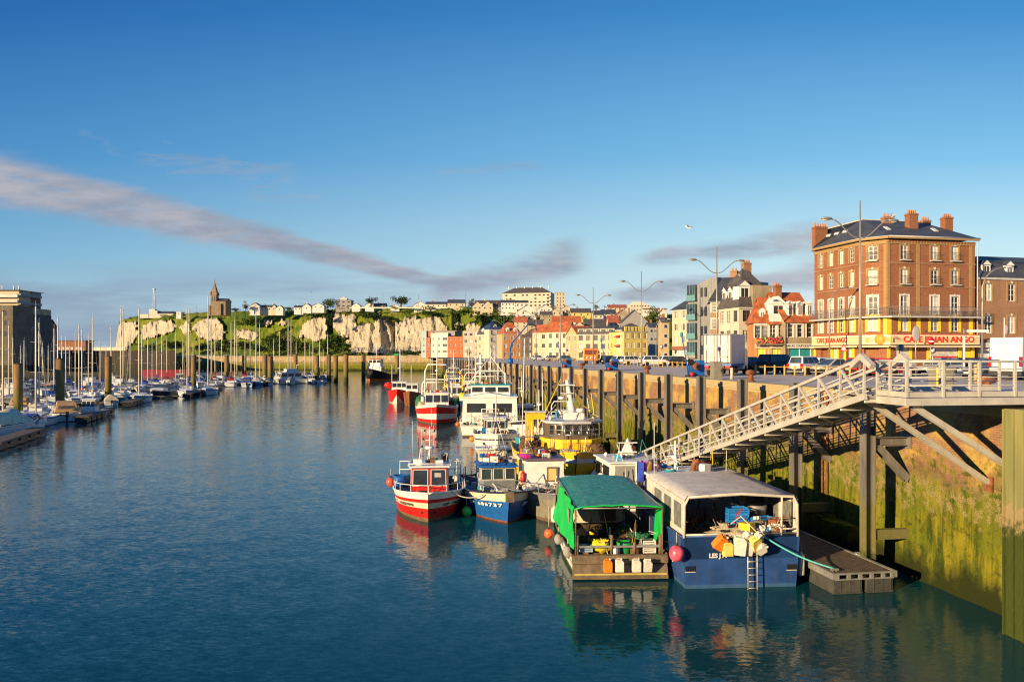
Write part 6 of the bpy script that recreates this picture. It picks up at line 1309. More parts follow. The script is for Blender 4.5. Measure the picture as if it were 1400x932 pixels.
# gull sitting on the nearest lamp, gull in the air
gl_ = pbr('gull_white', (.8, .79, .76), .7); gg = pbr('gull_grey', (.35, .36, .38), .7)
def gull(label, loc, rz, fly=False):
    b = MB()
    b.tube([(-.22, 0, .02), (-.12, 0, .05), (0, 0, .07), (.12, 0, .12), (.19, 0, .20), (.24, 0, .22), (.33, 0, .20)], [.015, .06, .085, .075, .045, .05, .01], gl_, 10)
    if fly:
        for s_ in (-1, 1): b.add([(.08, s_*.05, .1), (-.1, s_*.05, .1), (-.02, s_*.35, .24), (.10, s_*.35, .25), (-.12, s_*.68, .16)], [(0, 1, 2, 3), (3, 2, 4)], gg)
    else:
        for s_ in (-1, 1): b.add([(.08, s_*.07, .14), (-.05, s_*.09, .12), (-.28, s_*.03, .06), (-.05, s_*.085, .03), (.08, s_*.075, .05)], [(0, 1, 2, 3, 4)], gg)
        for s_ in (-1, 1): b.cyl((0, s_*.03, -.1), (0, s_*.03, .03), .01, .01, orangep, 5)
    b.build('gull', loc=loc, rz=rz, label=label, cat='gull')
D = 39800/(1176-524.0); lpl = GP(1176, D); gull('white gull perched on the right arm of the nearest street lamp', lpl+V(cos(QA)*2.75, sin(QA)*2.75, 12.15), .5)
gull('white gull flying left of the café', PX(942, 60, ZY(313, 60)), 2.6, True); gull('tiny gull flying above the cliff', PX(424.5, 150, ZY(400, 150)), .4, True)
# ================================================ FISHING BOATS   (local x = forward, origin amidships on the water)
netg = pbr('green_net', (.03, .16, .08), .95, var=.5, vs=14, bump=1, bs=30); netb = pbr('brown_net', (.13, .075, .04), .95, var=.5, vs=14, bump=1, bs=30); netw = pbr('pale_net', (.45, .38, .26), .95, var=.4, vs=14, bump=1, bs=30)
boot = pbr('antifouling_brown', (.13, .09, .06), .8, dirt=.5); wooddk = pbr('wet_brown_timber', (.16, .115, .065), .7, var=.3, vs=3, dirt=.5, streak=True, dirtc=(.07, .05, .03), bump=.4)
canv = pbr('white_canvas', (.62, .56, .48), .8, var=.12, vs=1.5, dirt=.55, dirtc=(.34, .26, .18), bump=.3, bs=6); clearp = pbr('cloudy_plastic_window', (.19, .19, .17), .35, var=.3, vs=3, dirt=.4, dirtc=(.28, .26, .22))
oilsk = pbr('blue_oilskin', (.01, .22, .50), .5)
class Hull:
    def __init__(s, par, L, B, hs, hm, hb, bands, deck, inner, cap, draft=.6, transom=.85, rake=.9, bul=.5, full=2.4, wl=.9, n=20, capw=.10):
        s.L, s.B, s.hs, s.hm, s.hb, s.tr, s.rake, s.full, s.wl, s.bul, s.par = L, B, hs, hm, hb, transom, rake, full, wl, bul, par
        fr = [-1, 0]+[f for f, m in bands]; mats = [boot]+[m for f, m in bands]; S = [(i/n)**.85 if i else 0 for i in range(n+1)]
        S = [1-(1-i/n)**1.25 for i in range(n+1)]
        b = MB()
        for sd in (1, -1):
            for k in range(len(fr)-1):
                r0 = [s.pos(t, fr[k], sd, draft) for t in S]; r1 = [s.pos(t, fr[k+1], sd, draft) for t in S]
                b.grid([r0, r1] if sd < 0 else [r1, r0], mats[k] if k else boot)
        for k in range(len(fr)-1):
            b.quad(s.pos(0, fr[k], 1, draft), s.pos(0, fr[k], -1, draft), s.pos(0, fr[k+1], -1, draft), s.pos(0, fr[k+1], 1, draft), mats[k] if k else boot)
        s.hull = b.build('hull', par)
        b = MB(); 
        def inn(t, z, sd, off=capw): p = s.pos(t, 1 if z is None else s.dz(t)/s.sheer(t), sd); w = max(.005, abs(p.y)-off); return V(min(p.x, s.pos(1, 1 if z is None else s.dz(1)/s.sheer(1), 1).x-off*1.2), sd*w, p.z if z is None else z)
        for sd in (1, -1):
            top = [s.pos(t, 1, sd)+V(0, 0, .0) for t in S]; it = [inn(t, None, sd) for t in S]; ib = [inn(t, s.dz(t), sd) for t in S]
            b.grid([top, it] if sd > 0 else [it, top], cap, False); b.grid([it, ib] if sd > 0 else [ib, it], inner, False)
        b.quad(inn(0, None, 1), inn(0, None, -1), inn(0, s.dz(0), -1), inn(0, s.dz(0), 1), inner); b.quad(s.pos(0, 1, 1), s.pos(0, 1, -1), inn(0, None, -1), inn(0, None, 1), cap)
        b.build('bulwark', par)
        b = MB(); b.grid([[inn(t, s.dz(t), 1, .02) for t in S], [V(inn(t, 0, 1).x, 0, s.dz(t)+.03) for t in S], [inn(t, s.dz(t), -1, .02) for t in S]], deck, False); b.build('deck', par)
        b = MB()
        for sd in (1, -1): b.tube([s.pos(t, 1, sd)+V(0, 0, .0) for t in S], .055, cap, 6)
        b.tube([s.pos(0, 1, 1), s.pos(0, 1, -1)], .055, cap, 6); b.build('rubbing_strake', par)
    def sheer(s, t): a = (t-.42); return s.hm+(s.hs-s.hm)*(a/.42)**2 if t < .42 else s.hm+(s.hb-s.hm)*(a/.58)**1.7
    def dz(s, t): return s.sheer(t)-s.bul
    def pos(s, t, f, sd, draft=.6):
        def w(full, k): return s.B/2*k*((s.tr+(1-s.tr)*sin(t/.45*pi/2)) if t < .45 else max(.012, 1-((t-.45)/.55)**full))
        wd, ww = w(s.full, 1), w(s.full*.62, s.wl); h = s.sheer(t)
        if f < 0: return V(-s.L/2+t*s.L-s.rake*1.15*t**4, sd*ww*.72, -draft)
        return V(-s.L/2+t*s.L-s.rake*(1-f)*t**4, sd*(ww+(wd-ww)*f**.8), f*h)
    def rail(s, t0, t1, h, name='guard_rail', m=None, n=9, mids=1, lean=0):
        m = m or steel; b = MB()
        for sd in (1, -1):
            P_ = [s.pos(t0+(t1-t0)*i/n, 1, sd)+V(0, -sd*.04, 0) for i in range(n+1)]
            b.tube([P_[0]]+[p+V(0, 0, h) for p in P_]+([] if t1 >= .99 else [P_[-1]]), .022, m, 5)
            for k in range(mids): b.tube([p+V(0, 0, h*(k+1)/(mids+1)) for p in P_], .014, m, 4)
            for p in P_[1::2]: b.tube([p, p+V(0, 0, h)], .018, m, 4)
        return b.build(name, s.par)
def wheelhouse(par, x0, x1, w, z0, z1, wallm, roofm, nf=3, ns=2, slant=.25, trimm=None, ov=.15, name='wheelhouse', wz=(.5, .88), door=False, taper=.96, back=0, glassmat=None):
    g_ = glassmat or glass; b = MB(); h = z1-z0; w0, w1 = w/2, w/2*taper
    lo = [V(x0, -w0, z0), V(x1, -w0, z0), V(x1, w0, z0), V(x0, w0, z0)]; hi = [V(x0, -w1, z1), V(x1-slant, -w1, z1), V(x1-slant, w1, z1), V(x0, w1, z1)]
    b.hexa(lo, hi, wallm); o = b.build(name, par)
    b = MB(); b.hexa([V(x0-ov, -w1-ov, z1), V(x1-slant+ov*1.5, -w1-ov, z1), V(x1-slant+ov*1.5, w1+ov, z1), V(x0-ov, w1+ov, z1)], [V(x0-ov*.8, -w1-ov*.8, z1+.09), V(x1-slant+ov*1.2, -w1-ov*.8, z1+.09), V(x1-slant+ov*1.2, w1+ov*.8, z1+.09), V(x0-ov*.8, w1+ov*.8, z1+.09)], roofm); b.build('roof', o)
    def wins(a, b_, c, d, n, nrm):
        for i in range(n):
            s0, s1 = (i+.09)/n, (i+.91)/n; P_ = lambda u, v: (a.lerp(b_, u)).lerp(d.lerp(c, u), v)
            q_ = [P_(s0, wz[0]), P_(s1, wz[0]), P_(s1, wz[1]), P_(s0, wz[1])]; nn = Vector(nrm)
            m = MB(); m.hexa([p+nn*.003 for p in q_], [p+nn*.02 for p in q_], g_)
            if trimm:
                for k in range(4): m.bar(q_[k]+nn*.018, q_[(k+1) % 4]+nn*.018, .04, .04, trimm, up=nrm)
            m.build('window', o)
    if nf: wins(lo[1], lo[2], hi[2], hi[1], nf, (1, 0, .1))
    if ns: wins(lo[0], lo[1], hi[1], hi[0], ns, (0, -1, .0)); wins(lo[2], lo[3], hi[3], hi[2], ns, (0, 1, 0))
    if back: wins(lo[3], lo[0], hi[0], hi[3], back, (-1, 0, 0))
    return o
def mastset(par, x, y, z0, h, m=None, radar=1, whips=3, cross=((.6, .7), (.8, .5)), r=.06, seed=0, lamp=True):
    m = m or white; rg = random.Random(seed); b = MB(); b.tube([(x, y, z0), (x, y, z0+h)], [r, r*.6], m, 7)
    for f, w in cross: b.tube([(x, y-w, z0+h*f), (x, y+w, z0+h*f)], r*.45, m, 5)
    b.tube([(x-.5, y, z0), (x, y, z0+h*.6)], r*.5, m, 5); o = b.build('mast', par)
    if radar: b = MB(); b.cyl((x+.28, y, z0+h*.40), (x+.28, y, z0+h*.40+.16), .26, .26, whitec, 12); b.bx(x, x+.3, y-.08, y+.08, z0+h*.40-.06, z0+h*.40, m); b.build('radar', o)
    b = MB()
    for i in range(whips): yy = y+rg.uniform(-.9, .9); xx = x+rg.uniform(-.6, .5); b.tube([(xx, yy, z0), (xx+rg.uniform(-.1, .1), yy, z0+rg.uniform(.8, 1.35)*h*.8)], .012, whitec, 4)
    b.build('aerial', o)
    if lamp:
        b = MB()
        for f, w in cross:
            for s_ in (-1, 1): b.box((x+.02, y+s_*w*.9, z0+h*f+.08), (.12, .10, .14), trimb)
        b.build('deck_light', o)
    return o
def gantry(par, x, w, z0, h, m=None, r=.06, name='gantry', lean=0, cross=True):
    m = m or white; b = MB()
    b.tube([(x, -w/2, z0), (x+lean*.8, -w/2*.96, z0+h*.85), (x+lean, -w/2*.75, z0+h), (x+lean, w/2*.75, z0+h), (x+lean*.8, w/2*.96, z0+h*.85), (x, w/2, z0)], r, m, 8)
    if cross: b.tube([(x+lean*.5, -w/2*.98, z0+h*.6), (x+lean*.5, w/2*.98, z0+h*.6)], r*.7, m, 6)
    return b.build(name, par)
def heap(c, sx, sy, sz, m, n=14, seed=0, r=.22):
    """heap of net or rope: strands coiled over a mound"""
    rg = random.Random(seed); b = MB(); b.ball((c[0], c[1], c[2]), 1, m, 16, 8, (sx, sy, sz), .5, seed)
    for i in range(n):
        a = rg.uniform(0, 2*pi); pts = []
        for k in range(9): t = a+k*.45; q_ = rg.uniform(.7, 1.02); pts.append((c[0]+sx*q_*cos(t)*(.5+.5*rg.random()), c[1]+sy*q_*sin(t)*(.5+.5*rg.random()), c[2]+sz*rg.uniform(.5, 1.05)))
        b.tube(pts, .03, m, 4)
    return b
def world(t, p): return Matrix.Translation(t.location) @ Matrix.Rotation(t.rotation_euler[2], 4, 'Z') @ Vector(p)
def crate(label, loc, rz, m, w=.6, d=.4, h=.25, n=1, group=None):
    b = MB()
    for k in range(n):
        z = k*(h+.01); b.bx(-w/2, w/2, -d/2, d/2, z, z+.03, m)
        for s_ in (-1, 1):
            for zz in (.02, .11, .20): b.bx(-w/2, w/2, s_*d/2-.012, s_*d/2+.012, z+zz, z+zz+.06, m); b.bx(s_*w/2-.012, s_*w/2+.012, -d/2, d/2, z+zz+.001, z+zz+.061, m)
        for sx in (-1, 1):
            for sy in (-1, 1): b.bx(sx*w/2-.02, sx*w/2+.02, sy*d/2-.02, sy*d/2+.02, z, z+h, m)
    b.build('fish_crate', loc=loc, rz=rz, label=label, cat='fish crate', group=group)
def buoy(label, loc, r, m, group=None, rope_up=.5, sc=(1, 1, 1.1)):
    t = thing('ball_fender', label, 'fender', loc, 0, group); b = MB(); b.ball((0, 0, 0), r, m, 18, 12, sc); b.build('ball', t); b = MB(); b.cyl((0, 0, r*sc[2]*.95), (0, 0, r*sc[2]+.08), .07, .05, trimb, 8); b.tube([(0, 0, r*sc[2]), (0, 0, r*sc[2]+rope_up)], .015, rope, 5); b.build('eye_rope', t)
def sausage(label, loc, r, h, m, tilt=0):
    b = MB(); b.tube([(0, 0, -h/2), (0, 0, -h/2+r*.5), (0, 0, h/2-r*.5), (0, 0, h/2), (0, 0, h/2+.08)], [r*.4, r, r, r*.45, .03], m, 12); b.tube([(0, 0, h/2), (0, 0, h/2+.5)], .015, rope, 5)
    o = b.build('long_fender', loc=loc, label=label, cat='fender'); o.rotation_euler = (tilt, 0, 0)
def can(label, loc, rot, m, s=1.0, group=None, cap=None):
    b = MB(); w, d, h = .30*s, .22*s, .40*s; b.bx(-w/2, w/2, -d/2, d/2, -h/2, h/2-.05*s, m); b.prism([(-w/2, h/2-.05*s), (w/2, h/2-.05*s), (w*.25, h/2+.03*s), (-w*.4, h/2+.03*s)], -d/2*.98, d/2*.98, m, 'y')
    b.cyl((w*.25, 0, h/2), (w*.25, 0, h/2+.08*s), .035*s, .035*s, cap or jw, 8); b.bar((-w*.35, 0, h/2+.06*s), (w*.1, 0, h/2+.06*s), .03*s, .03*s, m)
    o = b.build('jerrycan', loc=loc, label=label, cat='jerrycan', group=group); o.rotation_euler = rot; bv = o.modifiers.new('bevel', 'BEVEL'); bv.width = .03*s; bv.segments = 3; bv.limit_method = 'ANGLE'; return o
jw = pbr('white_plastic', (.72, .68, .58), .45, var=.1, vs=5, dirt=.4, dirtc=(.4, .3, .16)); jo = pbr('orange_plastic', (.80, .22, .02), .4, dirt=.1); jy = pbr('yellow_plastic', (.78, .60, .14), .45, dirt=.2); jb = pbr('blue_plastic', (.02, .22, .62), .4, dirt=.1)
def hulltext(H_, s_txt, t0, t1, f, sd, size, m, off=.045, width=1.0):
    """letters set one by one so that they follow the curve of the bow"""
    b = MB(); n = len(s_txt)
    for i, ch in enumerate(s_txt):
        if ch == ' ': continue
        u = (i+.5)/n; t = t0+(t1-t0)*(u if sd < 0 else 1-u); e = (t1-t0)/n/2
        pa, pb = H_.pos(t-e, f, sd), H_.pos(t+e, f, sd); d = (pb-pa).normalized()*(1 if sd < 0 else -1); up = (H_.pos(t, f+.05, sd)-H_.pos(t, f-.05, sd)).normalized(); nr = d.cross(up).normalized(); up = nr.cross(d)
        o = text(ch, 'tmp', None, (0, 0, 0), (0, 0, 0), size, m, .004, bold=.010); k = (pb-pa).length/(size*.62); c = H_.pos(t, f, sd)+nr*off
        b.add([c+d*v.co.x*k+up*v.co.y+nr*v.co.z for v in o.data.vertices], [tuple(p.vertices) for p in o.data.polygons], m); bpy.data.objects.remove(o)
    return b.build('lettering', H_.hull)

# ---- red and white boat with its bow towards the bridge
GM = None
def gear(par, x0, x1, y0, y1, z, n, seed=0, hi=1.6):
    """uncountable deck clutter: boxes, coils, floats, poles, pipes"""
    global GM
    if GM is None: GM = [white, whitec, rust, greym, bluep, orangep, tealp, yellowp, netb, wooddk, rope, trimb, canv, offwhite, redp, netw]
    rg = random.Random(seed*7+1); b = MB()
    for i in range(n):
        x, y, m = rg.uniform(x0, x1), rg.uniform(y0, y1), rg.choice(GM); k = rg.random()
        if k < .30: h = rg.uniform(.15, .5); b.box((x, y, z+h/2), (rg.uniform(.15, .55), rg.uniform(.15, .5), h), m, rz=rg.uniform(0, 3))
        elif k < .45: r = rg.uniform(.15, .3); [b.tube([(x+r*cos(a*.6), y+r*sin(a*.6), z+.05+.05*j) for a in range(11)], .03, m, 4) for j in range(3)]
        elif k < .58: r = rg.uniform(.08, .15); b.ball((x, y, z+r), r, m, 9, 6, (1, 1, rg.uniform(.7, 1.6)), .5, i)
        elif k < .85: h = rg.uniform(.6, hi); b.tube([(x, y, z), (x+rg.uniform(-.3, .3), y+rg.uniform(-.3, .3), z+h)], rg.uniform(.012, .035), rg.choice([white, greym, rust, wooddk]), 4)
        else: b.tube([(x, y, z+rg.uniform(.2, 1)), (x+rg.uniform(-1, 1), y+rg.uniform(-.6, .6), z+rg.uniform(.2, 1.2)), (x+rg.uniform(-1.4, 1.4), y+rg.uniform(-.9, .9), z+rg.uniform(.1, .8))], .02, m, 4)
    o = b.build('deck_gear', par); o['kind'] = 'stuff'
AZ = lambda dx, dy: atan2(dy, dx)
def boat_at(name, label, stem, az, L, cat='fishing boat', group=None):
    """stem = where the bow meets the water"""
    h = V(cos(az), sin(az), 0); return thing(name, label, cat, V(stem[0], stem[1], 0)-h*(L/2-.75), az, group)
L = 9.6; t = boat_at('fishing_boat', 'small red and white fishing boat alone on the outside, bow towards the bridge', P(586, 714), R(-85), L); t_red = t
H1 = Hull(t, L, 4.25, 1.25, 1.35, 1.72, [(.13, wooddk), (.47, redp), (.66, offwhite), (.78, redp), (1, white)], bluedeck, white, white, rake=.75, full=2.9, transom=.8)
H1.rail(.5, 1, .42, 'bow_rail', white, mids=0)
wh = wheelhouse(t, -1.2, 1.25, 2.15, .9, 2.62, redp, white, 2, 2, .12, white, wz=(.38, .92))
wheelhouse(t, -1.0, -.2, 2.3, .9, 2.5, white, white, 0, 1, 0)
b = MB(); b.bx(1.05, 1.16, .2, .78, 1.62, 2.38, redp); b.bx(1.15, 1.19, .3, .68, 1.95, 2.3, curtain); b.build('door', wh)
b = MB(); b.bx(-1.4, 1.35, -1.25, -1.18, 2.72, 2.82, white); b.bx(-1.4, 1.35, 1.18, 1.25, 2.72, 2.82, white); b.tube([(1.3, -1.2, 2.85), (1.3, 1.2, 2.85)], .03, white, 6); b.bx(.3, .8, -.95, -.45, 2.71, 3.05, whitec); b.bx(.2, .6, .35, .8, 2.71, 2.95, whitec); b.build('roof_rail', t)
mastset(t, -.1, 0, 2.7, 2.2, white, 1, 2, ((.42, .5), (.62, .42), (.85, .32)), .055, 3)
b = MB(); b.tube([(-.4, -1.0, 2.7), (-.45, -1.05, 5.2)], .014, whitec, 5); b.tube([(-.6, 1.0, 2.7), (-.6, 1.05, 3.6)], .016, white, 5); b.tube([(-.1, .1, 4.9), (-.1, .1, 6.0)], .012, whitec, 4); b.build('aerial', t)
b = MB(); b.tube([(-2.6, -1.9, 1.2), (-2.6, -1.9, 2.5), (-2.6, 1.9, 2.5), (-2.6, 1.9, 1.2)], .04, white, 6); b.tube([(-2.6, 1.9, 2.46), (-3.8, 1.7, 2.46), (-3.8, 1.7, 1.2)], .035, white, 6); b.tube([(-2.6, -1.9, 2.0), (-2.6, 1.9, 2.0)], .03, white, 6); b.build('gantry', t)
b = MB(); b.cyl((-2.3, .9, 1.25), (-2.3, 1.4, 1.25), .35, .35, wooddk, 14); b.build('net_hauler', t)
b = MB(); b.cyl((2.6, -.15, 1.25), (2.6, .15, 1.25), .13, .13, rust, 10); b.bx(2.45, 2.75, -.25, .25, .95, 1.15, greym); b.build('anchor_winch', t)
hulltext(H1, 'T. VENOVS', .66, .90, .565, -1, .22, darkw); gear(t, 1.4, 3.3, -1.0, 1.0, .95, 16, 1, .5); gear(t, -3.9, -1.6, -1.5, 1.5, .95, 26, 2, 1.3); gear(t, -1.1, .8, -.9, .9, 2.72, 12, 3, 1.4); hulltext(H1, 'DP 742679', .66, .90, .565, 1, .22, darkw)
b = MB()
for sd in (1, -1): p = H1.pos(.955, .33, sd); b.ball(p+V(.02, 0, 0), .07, trimb, 8, 6)
b.build('hawse_hole', H1.hull)
p = world(t, (-.1, -1.75, 1.75)); b = MB(); b.lathe((0, 0, 0), [(.30, -.35), (.45, -.3), (.5, 0), (.45, .35), (.40, .36), (.44, 0), (.3, -.28)], bluep, 16); b.build('blue_tub', loc=p-V(0, 0, .1), label='blue plastic tub on the left side of the red and white boat', cat='tub')
b = heap((0, 0, 0), .55, .5, .35, oilsk, 10, 3); b.build('blue_tarpaulin', loc=world(t, (-1.6, -1.55, 1.45)), rz=.3, label='crumpled blue tarpaulin on the left deck of the red and white boat', cat='tarpaulin')
buoy('orange red ball fender hung on the left side of the red and white boat', world(t, (.0, -2.32, 1.62)), .26, pbr('fender_orange_red', (.75, .09, .04), .4))
buoy('bright green ball fender floating between the red boat and the blue boat', P(638, 699, .25), .29, pbr('fender_green', (.04, .55, .08), .4, var=.25, vs=5))
p0, p1 = world(t, H1.pos(.86, 1, 1)), P(661, 676, 1.5)

# ---- blue boat with white lettering
L = 10.2; t = boat_at('fishing_boat', 'blue fishing boat with cream bulwark and registration lettering beside the red one', P(694.5, 715), R(-81), L); t_blue = t
H2 = Hull(t, L, 4.35, 1.3, 1.35, 1.78, [(.06, rust), (.70, bluep), (.73, offwhite), (.97, offwhite), (1, navy)], bluedeck, bluedeck, navy, rake=.8, full=2.9, transom=.85, bul=.6, capw=.14)
b = MB(); p = H2.pos(1, 1, 1); b.bx(p.x-.26, p.x+.05, -.22, .22, 1.28, 1.84, wooddk); b.build('stem_block', t)
wh = wheelhouse(t, -1.6, .7, 2.2, .8, 2.55, pbr('grey_cabin', (.32, .34, .36), .5, dirt=.2), bluep, 3, 2, .15, offwhite, wz=(.58, .95))
b = MB(); b.bx(.72, .76, -.9, .9, 1.35, 1.75, greym); b.bx(.74, 1.3, -.5, .5, .85, 1.25, white); b.build('hatch_box', t)
b = MB(); 
for y in (-.8, -.3, .3, .8): b.box((.2, y, 2.74), (.35, .3, .16), bluep)
b.bx(-1.4, .3, -1.15, 1.15, 2.65, 2.70, bluep); b.build('roof_lockers', wh)
wheelhouse(t, -2.9, -1.9, 1.9, 1.0, 3.3, offwhite, white, 0, 1, 0, name='aft_shelter')
mastset(t, -1.4, .1, 2.7, 1.9, white, 1, 4, ((.5, .8),), .05, 8)
b = MB(); b.tube([(-1.2, -.3, 2.7), (-.4, -.1, 5.1)], .02, whitec, 5); b.tube([(-1.2, .9, 2.7), (-.4, .1, 5.1)], .02, whitec, 5); b.tube([(-2.0, -1.7, 1.3), (-2.0, -1.7, 2.3), (-.9, -1.9, 2.3), (-.9, -1.9, 1.3)], .03, steel, 6); b.build('gantry', t)
hulltext(H2, 'DP 686737', .70, .97, .58, -1, .27, whitec); gear(t, .9, 3.2, -1.3, 1.3, .9, 26, 4, .7); gear(t, -4.2, -1.7, -1.6, 1.6, .95, 26, 5, 2.2); gear(t, -1.4, .4, -.9, .9, 2.8, 20, 6, .9); hulltext(H2, 'DP 686737', .62, .89, .58, 1, .27, whitec)
b = heap((0, 0, 0), .5, .6, .25, netb, 12, 5); b.build('fishing_net', loc=world(t, (1.0, -1.3, 1.05)), label='brown fishing net heaped on the left foredeck of the blue lettered boat', cat='net')
b = heap((0, 0, 0), .45, .5, .18, oilsk, 12, 6); b.build('blue_rope', loc=world(t, (1.6, 1.1, 1.1)), label='coil of blue rope on the right foredeck of the blue lettered boat', cat='rope')
b = MB(); b.cyl((0, 0, 0), (0, 0, .5), .22, .22, tealp, 12); b.build('round_bin', loc=world(t, (.8, -1.05, .95)), label='small teal round bin on the deck of the blue lettered boat', cat='bin')
b = MB(); b.tube([p0+(p1-p0)*(i/8)-V(0, 0, .25*sin(pi*i/8)) for i in range(9)], .03, rope, 5); b.build('mooring_rope', label='slack pale mooring rope between the red boat and the blue lettered boat', cat='rope')
b = MB(); b.ball((0, 0, 0), .2, pbr('lime_oilskin', (.42, .55, .15), .6), 10, 8, (.8, .8, 2.2), .3, 2); b.build('oilskin', loc=world(t, (.75, 1.35, 1.9)), label='lime yellow oilskin hanging by the wheelhouse of the blue lettered boat', cat='oilskin')

# ---- grey and white boat tucked left of the green awning
L = 9.0; t = boat_at('fishing_boat', 'cluttered grey and white boat squeezed between the blue lettered boat and green awning', V(2.3, 44.0, 0), R(-83), L)
hgrey = pbr('grimy_grey_hull', (.22, .20, .15), .6, dirt=.6, vs=3, dirtc=(.08, .08, .03))
H3 = Hull(t, L, 3.5, 1.2, 1.3, 1.7, [(.12, boot), (.8, hgrey), (1, greym)], deckm, hgrey, greym, rake=.7, full=2.6)
H3.rail(.45, 1, .55, 'bow_rail', steel, mids=1); gear(t, .7, 3.2, -1.3, 1.3, 1.0, 50, 7, 1.5); gear(t, -2.0, .3, -1.1, 1.1, 3.1, 8, 8, .8); gear(t, -4.0, -2.3, -1.4, 1.4, 1.0, 20, 9, 2.0)
wh = wheelhouse(t, -2.1, .5, 2.4, .9, 3.0, white, pbr('plum_roof', (.16, .10, .13), .5), 0, 1, .1, None)
b = MB(); b.bx(.46, .52, .15, .80, 1.75, 2.6, wooddk); b.bx(.51, .54, .24, .71, 1.83, 2.5, pbr('amber_curtain', (.72, .50, .18), .6)); b.build('window', wh)  # curtain is plain amber, without emission
b = MB(); b.tube([(.6, -1.7, 1.2), (-.3, -1.2, 2.3), (-2.5, -1.0, 2.5)], .03, steel, 6); b.tube([(.9, -1.0, 1.2), (.1, -1.0, 2.4)], .03, steel, 6); b.tube([(1.6, -1.2, 1.2), (.3, .1, 2.3)], .03, steel, 6); b.tube([(-2.3, -1.1, 3.1), (-2.3, -1.1, 4.1), (-2.3, 1.1, 4.1), (-2.3, 1.1, 3.1)], .03, steel, 6); b.build('frame', t)
b = MB(); b.box((0, 0, 0), (.3, .9, .16), pbr('magenta_plastic', (.60, .02, .30), .4)); b.box((.02, -.5, .03), (.26, .4, .2), pbr('magenta_plastic', (.6, .02, .3))); b.build('magenta_crate', loc=world(t, (-.2, -1.1, 3.2)), rz=.3, label='bright magenta plastic tray on the plum roof of the cluttered boat', cat='tray')
sausage('red long fender upright beside the plum roofed wheelhouse', world(t, (.4, -1.25, 1.95)), .16, .75, pbr('fender_red', (.5, .02, .03), .4)); sausage('worn white long fender hanging off the cluttered grey boat', world(t, (2.0, -1.8, .85)), .16, .8, jw, .1)
buoy('round orange red fender near the water left of the green awning boat', P(750, 729, .42), .22, pbr('fender_orange', (.80, .13, .04), .4), rope_up=1.1)
b = heap((0, 0, 0), .6, .7, .35, netb, 16, 15); b.build('fishing_net', loc=world(t, (1.8, .2, 1.15)), label='tangled brown net on the bow of the cluttered grey boat', cat='net')

# ---- boat with the green awning, stern towards the bridge
L = 10.5; AZS = R(92.5); c0 = PX(847, 33.1); t = thing('fishing_boat', 'fishing boat covered by a patched green tarpaulin awning, stern towards the bridge', 'fishing boat', V(c0.x, 33.1, 0)+V(cos(AZS), sin(AZS), 0)*L/2, AZS); t_grn = t
H4 = Hull(t, L, 4.15, .95, 1.05, 1.9, [(.18, pbr('algae_boot', (.11, .12, .03), .8, dirt=.4)), (.24, offwhite), (.55, white), (.62, netg), (1, white)], wooddk, wooddk, wooddk, rake=1.0, transom=.95, full=2.6, bul=.45, capw=.16)
xs = -L/2
b = MB(); b.prism([(xs-.012, .0), (xs-.32, .06), (xs-.32, .22), (xs-.08, .62), (xs-.012, .62)], -1.95, 1.95, wooddk, 'y'); b.prism([(xs-.012, .625), (xs-.16, .66), (xs-.14, .98), (xs-.012, 1.0)], -1.98, 1.98, wooddk, 'y'); b.bar((xs-.34, -1.9, .27), (xs-.34, 1.9, .27), .05, .07, pbr('ochre_strip', (.5, .38, .1), .6)); b.build('stern_step', t)
tgreen = pbr('teal_green_tarpaulin', (.012, .23, .15), .5, var=.25, vs=2.6, dirt=.75, dirtc=(.26, .42, .33), bump=.3, bs=5); bgreen = pbr('bright_green_tarpaulin', (.01, .48, .08), .5, var=.12, vs=2, bump=.3, bs=4)
zf, zb_, Lc_ = 2.92, 3.05, 7.4; rows = []
for i in range(15):
    x = xs+.05+Lc_*i/14; w_ = 1.85-.12*i/14; rows.append([V(x, w_*k/6*-1, zf+(zb_-zf)*i/14+.10*(1-(k/6)**2)+.035*noise.noise(Vector((x*1.2, k*.6, 0)))-(.05 if abs(k) == 6 else 0)) for k in range(-6, 7)])
b = MB(); b.grid(rows, tgreen); rows2 = [[p-V(0, 0, .03) for p in r] for r in rows]; b.grid([r[::-1] for r in rows2], tgreen)
for k in (0, -1): 
    b.grid([[r[k] for r in rows], [r[k]-V(0, (1 if k == 0 else -1)*-.02, .22) for r in rows]], tgreen)
b.tube([rows[0][k]-V(.02, 0, .02) for k in range(13)], .035, bgreen, 6); b.build('awning', t)
b = MB(); rw = []
for j in range(7):
    f_ = j/6; rw.append([V(xs+.05+(5.6-.8*f_*f_)*i/12, 1.87+(.06+.34*i/12)*f_+.05*noise.noise(Vector((i*.5, j*.6, 3)))+.05*sin(i*1.2+j), zf+.03-f_*(1.75-.35*(i/12)**2)) for i in range(13)])
b.grid(rw, bgreen); b.grid([[p-V(0, .03, 0) for p in r][::-1] for r in rw], bgreen); b.box((xs+1.5, 1.945, 2.3), (.5, .02, .55), greyw); b.build('side_curtain', t)
b = MB(); rw = [[V(xs+.15+1.6*i/6, -1.86-.03*sin(i+j), zf-1.75*j/6) for i in range(7)] for j in range(7)]; b.grid(rw, bgreen); b.grid([[p+V(0, .03, 0) for p in r][::-1] for r in rw], bgreen); b.build('side_curtain', t)
b = MB()
for y in (-1.80, 1.80):
    for x in (xs+.1, xs+2.5, xs+5, xs+7.3): b.tube([(x, y, .6), (x, y*1.0, zf-.02)], .035, wooddk, 6)
for y in (-1.78, .0, 1.78): b.tube([(xs+.1, y, zf-.03), (xs+7.3, y, zb_-.06)], .03, greym, 6)
for x in (xs+.1, xs+2.5, xs+5, xs+7.3): b.tube([(x, -1.8, zf-.05), (x, 1.8, zf-.05)], .03, greym, 6)
